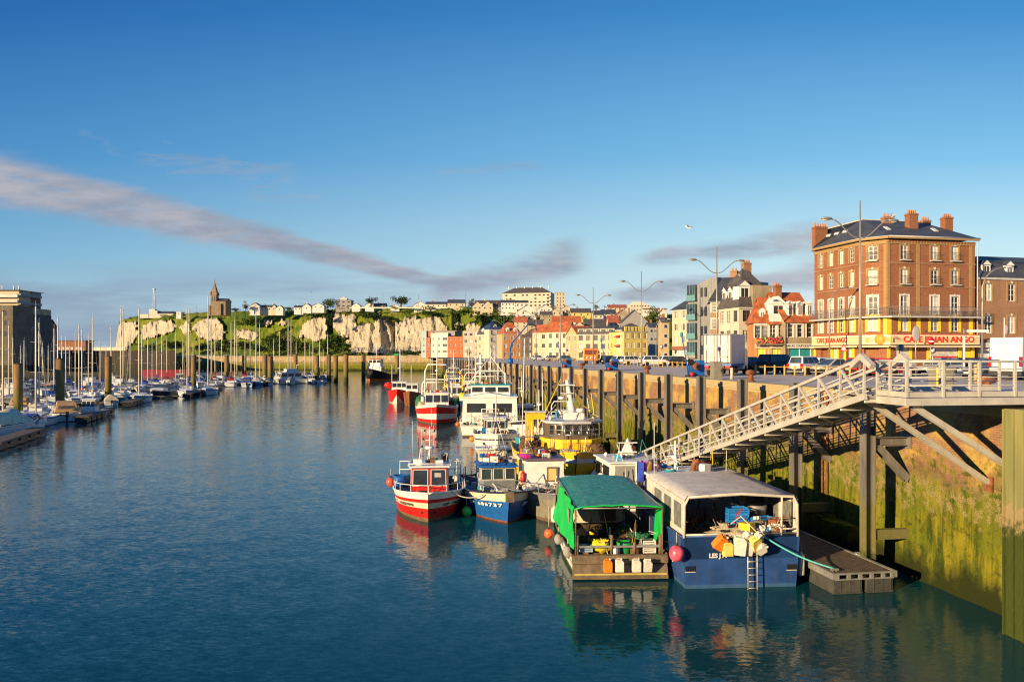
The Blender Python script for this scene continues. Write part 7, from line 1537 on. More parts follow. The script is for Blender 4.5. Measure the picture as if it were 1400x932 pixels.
b.tube([(xs+1.4, .9, .7), (xs+1.4, .5, 2.8), (xs+1.4, .1, .7)], .035, greym, 6); b.build('awning_frame', t)
b = MB()
for y in (1.72, .3, -.65, -1.72): b.cyl((xs+.15, y, .95), (xs+.15, y, 1.75), .07, .065, wooddk, 10)
b.bar((xs+.15, 1.72, 1.28), (xs+.15, -1.72, 1.28), .05, .08, galv); b.build('stern_rail', t)
gear(t, xs+.5, xs+4.8, -1.6, 1.6, .7, 70, 10, 1.2)
wheelhouse(t, xs+6.2, xs+8.6, 2.6, 1.0, 2.85, offwhite, white, 2, 1, .2, None, back=0)
b = MB(); b.bx(xs+6.12, xs+6.19, -.9, -.1, 1.1, 2.5, wooddk); b.bx(xs+6.14, xs+6.19, .35, .9, 1.8, 2.4, glass); b.build('door', t)
for i, (x, y, m_, lab, s3) in enumerate([(1.4, .9, netb, 'dark brown net piled on the left under the green awning', (1.0, .7, .6)), (2.6, -.3, netb, 'dark net piled in the middle under the green awning', (1.1, 1.0, .75)), (2.0, -1.2, netg, 'green net heap on the right under the green awning', (.6, .5, .65)), (1.3, -.5, blackp, 'black rope pile behind the stern rail under the green awning', (.6, .5, .5))]):
    b = heap((0, 0, 0), *s3, m_, 20, 20+i); b.build('fishing_net', loc=world(t, (xs+x, y, .75)), rz=i, label=lab, cat='net')
b = heap((0, 0, 0), .45, .32, .30, pbr('yellow_oilskin', (.75, .60, .03), .5), 5, 31); b.build('oilskin', loc=world(t, (xs+.75, .7, 1.15)), label='crumpled yellow oilskin behind the stern rail under the green awning', cat='oilskin')
b = MB(); b.lathe((0, 0, 0), [(.25, 0), (.32, .5), (.34, .62), (.30, .62), (.28, .5), (.2, .05)], greenp, 16); b.build('green_bin', loc=world(t, (xs+.8, -.35, .7)), label='green round bin under the green awning', cat='bin'); b = MB(); b.lathe((0, 0, 0), [(.2, 0), (.26, .35), (.22, .35), (.16, .04)], redp, 14); b.build('red_bucket', loc=world(t, (xs+.9, -1.05, .8)), label='red bucket on the right under the green awning', cat='bucket')
crate('pale blue crate at the left end behind the stern rail', world(t, (xs+.55, 1.35, 1.0)), .2, pbr('pale_blue_plastic', (.35, .5, .58), .5), .5, .4, .25, 1); crate('white fish box on the right behind the stern rail', world(t, (xs+.5, -1.3, .95)), .1, jw, .5, .4, .25, 2)
b = MB(); b.tube([(0, 0, 0), (.1, -.55, 1.25)], .02, wooddk, 5); b.poly([(.09, -.50, 1.15), (.05, -.28, .62), (.03, -.02, .35), (.0, -.28, .25), (.02, -.42, .6)], yel); b.poly([(.11, -.42, .6), (.09, -.28, .25), (.12, -.02, .35), (.13, -.28, .62), (.12, -.50, 1.15)], yel); b.build('flag_buoy', loc=world(t, (xs+.3, -.55, 1.2)), label='yellow flag on a stick under the right half of the green awning', cat='flag')
for i, (y, m_, lab, rt) in enumerate([(.55, jo, 'orange jerrycan hanging on the stern of the green awning boat', .05), (.08, jw, 'white jerrycan beside the orange one on the same stern', -.05), (-.62, jw, 'dirty white jerrycan on the stern rail below the yellow flag', .1), (-1.08, jw, 'tilted white jerrycan, rightmost on the green awning stern', .35)]):
    can(lab, world(t, (xs-.42, y, .62)), (rt, 0, AZS-pi/2), m_, 1.15)
for sx, sy, lab in ((.7, 1.95, 'grey ball fender on the left quarter of the green awning boat'), (3.0, 2.1, 'pale fender halfway along the left side of the green awning boat')): buoy(lab, world(t, (xs+sx, sy+.12, .95)), .19, greyw, rope_up=.3, sc=(1, 1, 1.3))
sausage('white long fender at the left bow of the green awning boat', world(t, (xs+7.2, 2.0, 1.2)), .16, .75, jw, -.2)

# ---- big dark blue boat, stern towards the bridge
L = 12.0; AZB = R(94.3); t = thing('fishing_boat', 'large dark blue boat with white canvas shelter, flat stern towards the bridge', 'fishing boat', V(9.05, 31.8, 0)+V(cos(AZB), sin(AZB), 0)*L/2, AZB); t_big = t
hblue = pbr('worn_blue_hull', (.018, .065, .22), .48, var=.2, vs=1.5, dirt=.4, streak=True, dirtc=(.07, .08, .11), bump=.1)
H5 = Hull(t, L, 5.0, 2.05, 2.0, 2.5, [(.07, pbr('blue_boot', (.03, .10, .22), .6, dirt=.5)), (1, hblue)], deckm, bluedeck, hblue, rake=1.0, transom=.96, full=3.0, bul=.9, wl=.93, draft=.8, capw=.1)
xs = -L/2
b = MB(); zc = 3.62; W2 = 2.28; rows = []
for i in range(13):
    x = xs-.02+6.0*i/12; rows.append([V(x, -W2, zc-.14)]+[V(x, -W2*.95+W2*1.9*k/8, zc+.03+.08*sin(pi*k/8)+.02*noise.noise(Vector((x, k*.5, 0)))-.02*abs(sin(x*2.1))) for k in range(9)]+[V(x, W2, zc-.14)])
b.grid(rows, canv); b.grid([[p-V(0, 0, .035) for p in r][::-1] for r in rows], canv); b.build('canvas_roof', t)
b = MB()      # stern arch and side panels
arch = [(xs-.02, -W2-.02, 2.0), (xs-.02, -W2, zc-.35), (xs-.02, -W2*.93, zc-.04), (xs-.02, 0, zc+.08), (xs-.02, W2*.93, zc-.04), (xs-.02, W2, zc-.35), (xs-.02, W2+.02, 2.0)]
b.tube(arch, .065, canv, 8); b.tube([(xs-.02, -W2+.65, 2.05), (xs-.02, -W2+.62, zc-.05)], .045, canv, 6); b.tube([(xs-.02, -W2, 2.12), (xs-.02, W2, 2.12)], .045, galv, 6); b.tube([(xs-.02, -W2+.65, 2.3), (xs-.02, -W2, 2.3)], .03, canv, 6); b.build('stern_arch', t)
for sd in (1, -1):
    b = MB(); y = sd*(W2+.01)
    for x0, x1 in ((0, .35), (1.45, 1.8), (2.95, 3.35), (4.6, 6.0)): b.box((xs+(x0+x1)/2, y, 2.75), (x1-x0, .03, 1.45), canv)
    for x0, x1 in ((.35, 1.45), (1.8, 2.95), (3.35, 4.6)): b.box((xs+(x0+x1)/2, y, 3.37), (x1-x0, .03, .2), canv); b.box((xs+(x0+x1)/2, y, 2.15), (x1-x0, .03, .26), canv)
    o = b.build('side_panel', t)
    for x0, x1 in ((.35, 1.45), (1.8, 2.95), (3.35, 4.6)): b = MB(); b.box((xs+(x0+x1)/2, y, 2.77), (x1-x0-.003, .02, .98), clearp); b.build('window', o)
wh = wheelhouse(t, xs+6.0, xs+9.0, 4.3, 1.2, 3.5, whitec, whitec, 4, 2, .35, None, wz=(.55, .9))
b = MB(); b.bx(xs+5.93, xs+5.98, .3, 1.9, 2.2, 3.2, navy); b.bx(xs+5.93, xs+5.98, -.6, .1, 1.3, 3.1, whitec); b.build('shelter_door', wh)
b = MB(); b.tube([(xs+6.6, -.1, 3.5), (xs+6.6, -.1, 3.95), (xs+6.55, -.2, 4.12), (xs+6.4, -.3, 4.15)], .12, rust, 9); b.cyl((xs+6.6, -.1, 3.58), (xs+6.6, -.1, 3.7), .2, .2, wooddk, 10); b.build('exhaust_stack', t)
mastset(t, xs+7.6, .5, 3.5, 1.5, whitec, 1, 3, ((.5, .5), (.85, .35)), .07, 12)
b = MB(); b.tube([(xs+6.9, -1.8, 3.5), (xs+7.6, -2.1, 5.8)], .016, whitec, 4); b.tube([(xs+6.2, 1.9, 3.5), (xs+6.2, 1.9, 6.0)], .016, whitec, 4); b.build('aerial', t)
b = MB()    # stern ladder
for y in (-.45+.37-.1, -.45-.1): b.tube([(xs-.30, y, -.05), (xs-.26, y, 1.72)], .022, pbr('ladder_aluminium', (.62, .55, .40), .45, metal=.3), 6)
for k in range(7): b.tube([(xs-.28, -.55, .05+k*.26), (xs-.28, -.18, .05+k*.26)], .017, MATS['ladder_aluminium'], 5)
b.build('stern_ladder', t)
b = MB()
for y, sg_ in ((2.05, 1), (-2.05, -1)):
    for k in range(6): b.box((xs-.015, y-.18+k*.07, .78), (.03, .03, .22), trimb); 
    b.box((xs-.02, y, .66), (.03, .42, .03), palew)
b.build('scupper_grille', t)
gear(t, xs+.3, xs+5.5, -1.9, 1.9, 1.4, 80, 11, 1.5); gear(t, xs+.05, xs+.6, -1.9, 1.0, 2.1, 26, 12, .5); gear(t, xs+6.2, xs+8.6, -1.7, 1.7, 3.6, 16, 13, 1.0)
o = text('LES J A', 'lettering', H5.hull, (xs-.10, .35, 1.33), (pi/2, 0, -pi/2), .24, whitec, .004, bold=.01); o.location = (xs-.03, .95, 1.28)
b = MB(); b.prism([(xs+.1, 1.35), (xs+1.2, .75), (xs+1.2, 1.0), (xs+.1, 1.62)], H5.B/2*.955, H5.B/2*.975, white, 'y'); b.build('white_stripe', t)
# heap of net floats and ropes over the stern, crates behind
b = heap((0, 0, 0), .5, 1.3, .22, netw, 26, 41); b.build('fishing_net', loc=world(t, (xs+.4, -.1, 2.08)), rz=AZB, label='pale tangled net and rope along the stern rail of the dark blue boat', cat='net')
b = heap((0, 0, 0), .9, .8, .5, netb, 20, 42); b.build('fishing_net', loc=world(t, (xs+1.6, 1.2, 1.6)), rz=AZB, label='dark net heap in the left half of the canvas shelter', cat='net')
jc = [(-.30, .88, 1.86, jo, (0.5, .5, .3), 1.3, 'orange and white jerrycan, leftmost of the cluster on the blue stern'), (-.34, .62, 1.62, jy, (.05, 0, .1), 1.2, 'pale yellow jerrycan, lowest left of the cluster on the blue stern'), (-.32, .18, 1.72, jw, (.1, .1, -.1), 1.55, 'big dirty white jerrycan in the middle of the blue stern cluster'),
      (-.26, -.10, 2.0, jw, (.5, .3, .5), 1.15, 'white jerrycan at the top of the blue stern cluster'), (-.34, -.42, 1.82, jy, (.5, -.5, .2), 1.3, 'orange yellow jerrycan on the right of the blue stern cluster'), (-.28, -.55, 2.02, jw, (.6, -.4, .5), 1.2, 'white jerrycan above the orange yellow one on the blue stern'),
      (-.28, -.16, 1.62, jw, (.2, .2, .1), 1.2, 'white jerrycan above the ladder on the blue stern'), (-.22, .02, 1.48, jb, (.1, 0, .3), .8, 'small blue jerrycan beside the top of the stern ladder'), (-.30, -.62, 1.58, jw, (.9, .4, .2), 1.15, 'white jerrycan lying across the ladder top')]
for dx, y, z, m_, rt, s_, lab in jc: can(lab, world(t, (xs+dx*1.1, y*1.08, z)), rt, m_, s_*1.06, 'jerrycans hung over the dark blue stern')
jc2 = [(.35, -.95, 2.25, jw), (.7, -1.2, 2.3, jy), (.3, -1.35, 2.22, jw), (.75, -1.65, 2.28, jw), (.35, -1.75, 2.2, jw), (.3, -1.05, 2.15, jb), (.6, -.6, 2.3, jw), (.9, -1.0, 2.42, jw)]
for i, (dx, y, z, m_) in enumerate(jc2): can(['white can nearest the blue crates', 'cream can in the middle of the float heap', 'white can right of the blue can in the float heap', 'white can at the back right of the float heap', 'white can at the right end of the float heap', 'blue can low in the float heap', 'white can at the left end of the float heap', 'white can topmost on the float heap'][i]+' under the canvas', world(t, (xs+dx, y, z)), (1.3+i*.3, .3*i, i*1.1), m_, 1.05, 'floats heaped inside the blue stern')
crate('stack of blue fish crates under the canvas roof', world(t, (xs+1.5, -.35, 2.1)), AZB, jb, .55, .85, .25, 3); crate('loose blue fish crate right of the crate stack', world(t, (xs+1.0, -1.3, 2.3)), AZB+.3, jb, .5, .8, .22, 1)
b = MB(); b.lathe((0, 0, 0), [(.3, 0), (.42, .6), (.45, .8), (.40, .8), (.36, .6), (.25, .05)], greym, 16); b.build('grey_tub', loc=world(t, (xs+2.3, -1.5, 2.05)), label='tall grey tub on the right under the canvas roof', cat='tub')
buoy('pink and white ball fender at the left corner of the dark blue stern', world(t, (xs-.1, 2.62, 1.42)), .30, pbr('fender_pink', (.75, .10, .16), .35, var=.5, vs=2.5)); sausage('white long fender between the dark blue stern and the pontoon', world(t, (xs+.4, -2.62, .75)), .15, .9, jw)
pA, pB = world(t, (xs-.05, -.75, 2.12)), Q(28.75, 17.25, .92); b = MB(); b.tube([pA.lerp(pB, i/12)-V(0, 0, .16*sin(pi*i/12)) for i in range(13)], .035, teal_rope, 6); b.build('mooring_rope', label='turquoise mooring rope from the dark blue stern to the pontoon cleat', cat='rope')
pA, pB = world(t, (xs-.05, .9, 2.1)), world(t_grn, (-5.2, -1.9, 1.5)); b = MB(); b.tube([pA.lerp(pB, i/10)-V(0, 0, .28*sin(pi*i/10)) for i in range(11)], .02, blackp, 5); b.build('mooring_rope', label='thin dark rope from the dark blue stern to the green awning boat', cat='rope')
for i, (c_, lab) in enumerate([((.02, .06, .45), 'dark blue'), ((.55, .06, .55), 'pink purple'), ((.80, .60, .05), 'yellow'), ((.16, .05, .35), 'violet'), ((.65, .08, .40), 'magenta'), ((.75, .30, .2), 'salmon')]):
    b = MB(); m_ = pbr('marker_flag_%d' % i, c_, .7); b.tube([(0, 0, -1.2), (0, 0, 1.0)], .015, wooddk, 4); b.grid([[(.02+.15*j*(1 if k else 1), .04*sin(j*2+k+i), .95-k*.24-.05*j) for j in range(3)] for k in range(5)], m_)
    b.build('marker_flag', loc=V(6.0+i*.24, 38.6+.25*(i % 2), 3.15), rz=.3*i, label=lab+' marker flag standing in the bundle ahead of the canvas roof', cat='flag', group='marker flags for nets')
# ---- white boat with a pale mast ahead of the green awning
L = 9.0; t = thing('fishing_boat', 'white boat with pale pyramid mast between the green awning and the piles', 'fishing boat', V(7.0, 51, 0), R(97)); H6 = Hull(t, L, 3.9, 1.1, 1.1, 1.7, [(.15, boot), (.8, white), (1, bluep)], deckm, white, white, rake=.8)
wheelhouse(t, -3.2, .8, 3.3, .8, 2.75, white, white, 2, 2, .3, None, name='shelter')
b = MB(); b.bx(-3.25, -3.21, -1.45, 1.3, .9, 2.6, greyw); b.tube([(-3.4, .05, .8), (-3.4, .05, 2.8)], .05, white, 6); b.build('shelter_back', t)
gear(t, -4.3, -3.3, -1.7, 1.9, 1.0, 60, 14, 1.6); gear(t, -3.0, .5, -1.5, 1.5, 2.85, 14, 15, 1.0)
b = MB(); b.tube([(-1.2, -.45, 2.85), (-1.2, 0, 4.0), (-1.2, .45, 2.85)], .08, white, 6); b.add([(-1.25, -.45, 2.85), (-1.25, .45, 2.85), (-1.25, .08, 3.7), (-1.25, -.08, 3.7)], [(0, 1, 2, 3)], white); b.bx(-1.3, -1.1, -.6, .6, 3.72, 3.78, white); b.cyl((-1.2, 0, 3.78), (-1.2, 0, 3.95), .1, .1, white, 8); b.bx(-1.4, -1.0, -.55, .55, 3.15, 3.22, white); b.build('mast', t)
crate('light blue crate on the roof of the white boat with the pyramid mast', world(t, (-2.2, .9, 2.86)), 1.6, pbr('sky_blue_plastic', (.08, .42, .7), .5), .5, .35, .22, 1); buoy('round white fender on the left of the white pyramid mast boat', world(t, (-2.6, 2.0, 1.9)), .22, jw); buoy('red float on the right of the white pyramid mast boat', world(t, (-4.2, -1.35, 1.9)), .22, pbr('fender_red', (.5, .02, .03), .4), sc=(1, 1, 1.4))
b = heap((0, 0, 0), .5, .5, .45, netw, 14, 52); b.build('fishing_net', loc=world(t, (-3.9, -1.1, 1.5)), label='pale net hanging behind the white pyramid mast boat', cat='net')
b = heap((0, 0, 0), .6, .6, .5, netw, 16, 53); b.build('fishing_net', loc=world(t, (-3.4, 2.1, 1.5)), label='pale net bundle on the left of the white pyramid mast boat', cat='net')
# ---- yellow trawler
L = 15; t = boat_at('trawler', 'yellow trawler with wide wheelhouse windows and tall yellow portal, bow towards the bridge', V(4.1, 52.5, 0), R(-84), L, 'trawler'); H7 = Hull(t, L, 6.3, 2.0, 2.1, 2.9, [(.15, boot), (.75, yellowp), (.85, whitec), (1, yellowp)], deckm, whitec, yellowp, rake=1.2, full=2.6, bul=.8)
b = MB(); zz = 2.6; pr = [(.0, -2.15), (2.6, -2.0), (3.6, -1.0), (3.6, 1.0), (2.6, 2.0), (0, 2.15)]; b.prism([(x-1.6, y+1.0) for x, y in pr], 1.6, 2.9, yellowp, 'z'); b.prism([((x-1.6)*1.06, y*1.06+1.0) for x, y in pr], 2.9, 3.15, yel, 'z'); ct = b.build('superstructure', t)
b = MB(); b.prism([((x-1.6)*.92, y*.88+1.0) for x, y in pr], 3.16, 4.25, pbr('bridge_brown', (.13, .09, .06), .5), 'z'); wh = b.build('wheelhouse', t)
b = MB(); b.prism([((x-1.6)*1.06, y*1.04+1.0) for x, y in pr], 4.26, 4.42, pbr('grey_white_roof', (.50, .50, .50), .5, dirt=.3), 'z'); b.build('roof', wh)
fp_ = [((x-1.6)*.925, y*.885+1.0) for x, y in pr]
for i in range(1, 4):
    for k in range(2 if i != 2 else 3):
        n = 2 if i != 2 else 3; a = Vector((*fp_[i], 0)).lerp(Vector((*fp_[i+1], 0)), (k+.12)/n); c_ = Vector((*fp_[i], 0)).lerp(Vector((*fp_[i+1], 0)), (k+.88)/n)
        b = MB(); b.tube([a+V(0, 0, 3.4), a+V(0, 0, 4.15), c_+V(0, 0, 4.15), c_+V(0, 0, 3.4)], .045, steel, 6, True); b.bar((a+c_)/2+V(0, 0, 3.78), (a+c_)/2+V(.02, 0, 3.78), (c_-a).length, .7, glass); b.build('window', wh)
b = MB()
for i in range(1, 4): a, c_ = Vector((*fp_[i], 0))*1.12, Vector((*fp_[i+1], 0))*1.12; b.tube([a+V(0, 0, 3.15), a+V(0, 0, 3.8), c_+V(0, 0, 3.8), c_+V(0, 0, 3.15)], .025, steel, 5); b.tube([a+V(0, 0, 3.5), c_+V(0, 0, 3.5)], .02, steel, 5)
b.build('guard_rail', t)
b = MB(); b.tube([(-.3, 1.2, 4.4), (-.6, .75, 7.3)], [.32, .12], whitec, 8); b.bx(-.9, -.3, .2, 1.3, 6.9, 6.98, whitec); b.bx(-.8, -.2, .3, 1.2, 6.3, 6.36, whitec); b.cyl((-.2, .3, 5.9), (-.2, .3, 6.1), .25, .25, whitec, 10); b.bx(-.7, .3, .5, 1.6, 4.42, 4.95, whitec); b.cyl((.2, 1.8, 4.45), (.2, 1.8, 4.9), .22, .18, whitec, 10); b.cyl((.4, 1.6, 5.0), (.4, 1.6, 5.25), .3, .3, whitec, 10); b.build('mast', t)
b = MB(); b.bx(-1.2, -.6, -2.3, -1.75, 2.0, 4.9, yellowp); b.bx(-1.2, -.6, -1.75, -.9, 4.4, 4.9, yellowp); b.bx(-1.25, -.5, -2.4, -.8, 4.9, 5.0, pbr('grey_white_roof', (.5, .5, .5))); b.build('portal', t)
gear(t, 2.0, 5.5, -2.0, 2.2, 1.9, 90, 16, 2.0); gear(t, -.5, 2, -2.9, -2.0, 2.0, 40, 17, 2.5); gear(t, -1.2, 1.6, -.8, 2.6, 4.45, 12, 18, 1.2); gear(t, -6.5, -1.5, -2.4, 2.4, 2.0, 60, 19, 3)
b = MB(); b.tube([(.5, 2.3, 3.0), (1.6, 1.5, 5.6)], .05, wooddk, 6); b.tube([(.5, 2.9, 2.5), (.8, 2.3, 6.4)], .03, yel, 5); b.tube([(-1.0, 2.9, 2.5), (-1.2, 2.4, 6.0)], .03, white, 5); b.tube([(-2.5, -2.4, 2.2), (-2.3, -2.2, 10.4)], .035, white, 6); b.tube([(-5.4, -1.4, 2), (-5.0, 1.0, 7.2), (-5.4, 3.0, 2)], .05, yel, 6); b.build('derrick', t)
for i, (x, y, m_, s3) in enumerate([(2.6, -1.6, netb, (.8, .6, .6)), (1.2, -2.0, netb, (.7, .6, .9)), (3.6, .2, netw, (.8, .8, .5)), (3.0, 2.2, netb, (.7, .5, .8)), (-2.4, -1.8, netb, (.8, .7, .9))]):
    b = heap((0, 0, 0), *s3, m_, 18, 60+i); b.build('fishing_net', loc=world(t, (x, y, 2.1)), rz=i, label=['brown net on the left foredeck of the yellow trawler', 'tall brown net bundle beside the yellow portal', 'pale net on the foredeck of the yellow trawler', 'brown net bundle right of the yellow wheelhouse', 'brown net behind the yellow portal'][i], cat='net')
# ---- big white boat with two wide windows
L = 14; t = thing('trawler', 'big boxy white fishing boat with two wide dark windows and blue edged bridge', 'trawler', V(-2.55, 97, 0), R(90.5), None); H8 = Hull(t, L, 6.9, 1.6, 1.7, 2.6, [(.12, boot), (1, white)], deckm, white, white, rake=1.2, transom=.97, full=3, bul=.4)
wh = wheelhouse(t, -6.4, 1.5, 6.3, 1.3, 4.35, white, white, 0, 0, 0, None, ov=.12, name='shelter_deck')
b = MB(); b.prism([(-3.15, 4.36), (3.15, 4.36), (0, 4.85)], -6.5, 1.4, white, 'x'); b.build('shelter_roof', wh)
for y in (1.55, -1.4): b = MB(); b.bx(-6.46, -6.41, y-1.05, y+1.05, 2.7, 3.7, glass); b.build('window', wh)
b = MB(); b.bx(-6.4, -1, 3.16, 3.2, 2.1, 3.9, glass); b.bx(-6.3, -4.6, 3.2, 3.24, 2.2, 2.7, yel); b.build('side_opening', wh)
br_ = wheelhouse(t, -3.6, .2, 4.6, 4.5, 5.65, whitec, tealp, 3, 2, .2, None, back=3, name='bridge', wz=(.3, .8)); mastset(t, -2.5, 0, 5.7, 4.3, white, 1, 4, ((.35, 1.3), (.6, .6)), .09, 21); gantry(t, -3.4, 3.6, 5.7, 1.6, white, .08);
b = MB(); b.tube([(-2.5, 0, 9.0), (-3.3, -2.6, 5.7)], .05, white, 5); b.tube([(-2.5, 0, 9.0), (-3.3, 2.6, 5.7)], .05, white, 5); b.cyl((-1.2, 1.2, 5.7), (-1.2, 1.2, 9.2), .16, .12, white, 8); b.cyl((-1.2, 1.2, 8.0), (-1.2, 1.2, 8.25), .5, .5, white, 12); b.build('mast_stay', t)
b = MB(); b.cyl((-7.2, -.8, 2.2), (-7.2, .8, 2.2), .5, .5, galv, 14); b.tube([(-7.0, -1.0, 1.2), (-7.0, -1.0, 3.1), (-7.0, .9, 3.1), (-7.0, .9, 1.2)], .07, white, 6); b.build('net_drum', t); gear(t, -7.2, -6.5, -3, 3, 1.4, 50, 20, 1.8); gear(t, -3.4, 0, -2, 2, 5.75, 20, 21, 2.2); buoy('small orange fender at the left quarter of the boxy white boat', world(t, (-6.8, 3.6, 1.4)), .25, pbr('fender_orange', (.8, .13, .04)))
# ---- small white boat before it
L = 9.5; t = boat_at('fishing_boat', 'white open fishing boat with navy stripe just below the boxy white boat', P(681, 618), R(-86), L); H9 = Hull(t, L, 4.5, 1.3, 1.4, 1.75, [(.1, boot), (.66, white), (.74, navy), (1, white)], deckm, white, white, rake=.6, full=4.2, transom=.9)
b = MB(); b.tube([(.2, -.9, .9), (.2, -.9, 2.6), (.2, .9, 2.6), (.2, .9, .9)], .05, white, 6); b.tube([(.2, -.9, 1.9), (.2, .9, 1.9)], .04, white, 6); b.tube([(.2, 0, 2.6), (0, 0, 5.2)], .06, white, 6); b.tube([(.2, -.3, 2.6), (0, 0, 4.6), (.2, .4, 2.6)], .04, wooddk, 6); b.cyl((.3, -.35, 1.6), (.3, .35, 1.6), .3, .3, wooddk, 12); b.ball((.5, .6, 1.5), .28, wooddk, 10, 8); b.build('hauling_gear', t)
gear(t, .2, 3.3, -1.5, 1.5, 1.0, 60, 22, 1.3); gear(t, -4, -.6, -1.6, 1.6, 1.0, 30, 23, 1.8)
H9.rail(.35, .8, .5, 'guard_rail', steel); wheelhouse(t, -2.6, -.7, 2.4, .9, 2.8, white, white, 3, 1, .2, trimb)
b = MB(); b.box((0, 0, 0), (.3, .5, .9), oilsk, rx=.3); b.box((.1, -.5, 0), (.3, .4, .95), oilsk, rx=.2); b.build('oilskin', loc=world(t, (1.6, -1.3, 1.6)), label='pair of dark blue oilskins draped on the white open boat', cat='oilskin')
for i, (x, y, m_, lab) in enumerate([(1.6, .3, netw, 'pale net in the bow of the white open boat'), (2.2, 1.2, netb, 'brown net on the right of the white open boat')]): heap((0, 0, 0), .5, .5, .35, m_, 12, 70+i).build('fishing_net', loc=world(t, (x, y, 1.2)), label=lab, cat='net')
crate('blue crate in the bow of the white open boat', world(t, (2.3, .7, 1.15)), .3, jb, .6, .45, .25, 1); buoy('orange ball fender at the left of the white open boat', P(645, 600, .6), .28, jo)
# ---- red and white trawler
L = 15; t = boat_at('trawler', 'trawler with red and white banded bow and white arched gantry', P(597, 581), R(-85), L, 'trawler'); H10 = Hull(t, L, 5.9, 1.9, 2.0, 2.75, [(.08, boot), (.26, redp), (.55, white), (.88, redp), (1, white)], deckm, white, white, rake=1.2, full=2.8, bul=.7)
wheelhouse(t, 1.0, 3.4, 3.2, 1.6, 4.0, white, white, 3, 2, .3, trimb); gantry(t, -.6, 3.4, 1.6, 6.2, white, .12, lean=.4); gantry(t, -4.5, 4.4, 1.4, 4.2, white, .11); gear(t, 3.4, 5.8, -1.8, 1.8, 1.9, 30, 24, 1.0); gear(t, -5, 1, -2.5, 2.5, 1.8, 110, 25, 3.2); gear(t, 1.2, 3.2, -1.4, 1.4, 4.1, 16, 26, 1.5); mastset(t, .9, 0, 4.1, 7.0, white, 1, 4, ((.35, .9), (.6, .5)), .09, 31)
b = MB(); b.tube([(-.5, 1.4, 5.4), (-4.8, 1.8, 2.2)], .09, white, 6); b.tube([(-.5, -1.4, 5.4), (-4.8, -1.8, 2.2)], .09, white, 6); b.cyl((-.2, -2.2, 2.8), (-.2, -1.7, 2.8), .6, .6, white, 12); b.build('derrick', t)
for i, (x, y, m_, s3) in enumerate([(-1.4, -1.9, netg, (1.2, .7, 1.3)), (-3.0, 1.2, netb, (1.3, 1.0, 1.2)), (.4, 2.1, netb, (.9, .5, .8)), (.6, -2.0, netw, (.7, .5, .7))]): heap((0, 0, 0), *s3, m_, 16, 80+i).build('fishing_net', loc=world(t, (x, y, 2.0)), rz=i, label=['green net hung on the left of the red and white banded trawler', 'brown net at the stern of the banded trawler', 'brown net on the right of the banded trawler wheelhouse', 'pale net on the left of the banded trawler wheelhouse'][i], cat='net')
# ---- red boat beyond
L = 11.5; t = boat_at('fishing_boat', 'red boat with a white wedge on its bow, farthest out of the row', P(543, 551.5), R(-88), L); H11 = Hull(t, L, 4.6, 2.0, 2.0, 2.7, [(.05, offwhite), (1, redp)], deckm, white, redp, rake=.9, full=2.6, bul=.5)
b = MB()
for sd in (1, -1):
    q_ = [H11.pos(1, .02, sd), H11.pos(.80, .02, sd), H11.pos(.90, .24, sd), H11.pos(1, .62, sd)]; b.poly([p+V(.03, sd*.05, 0) for p in (q_ if sd < 0 else q_[::-1])], white)
b.build('bow_wedge', H11.hull)
wheelhouse(t, -1.0, 1.6, 2.8, 2.0, 3.9, white, white, 3, 2, .2, trimb); mastset(t, -.2, 0, 3.9, 6.5, white, 1, 4, ((.4, .7),), .1, 41); b = MB(); b.tube([(-3, -1.9, 2), (-3.2, -1.9, 7.2)], .06, white, 5); b.tube([(-3, 1.9, 2), (-3.2, 1.9, 7.0)], .06, white, 5); b.build('derrick', t)
heap((0, 0, 0), .9, .6, .6, redp, 14, 90).build('red_float_net', loc=world(t, (.6, -2.1, 3.2)), label='bunch of red floats on the left side of the far red boat', cat='net'); heap((0, 0, 0), .5, .5, .6, tealp, 8, 91).build('teal_tarpaulin', loc=world(t, (.2, 1.9, 2.9)), label='teal tarpaulin on the right side of the far red boat', cat='tarpaulin')
L = 11; t = boat_at('fishing_boat', 'rusty orange hulled boat hidden behind the far red boat', P(560, 556), R(-88), L); H12 = Hull(t, L, 3.0, 2.2, 2.2, 2.8, [(.08, boot), (1, rust)], deckm, white, redp, rake=.8, full=2.8); wheelhouse(t, -2, .5, 2.2, 2, 3.9, white, white, 2, 1, .2)
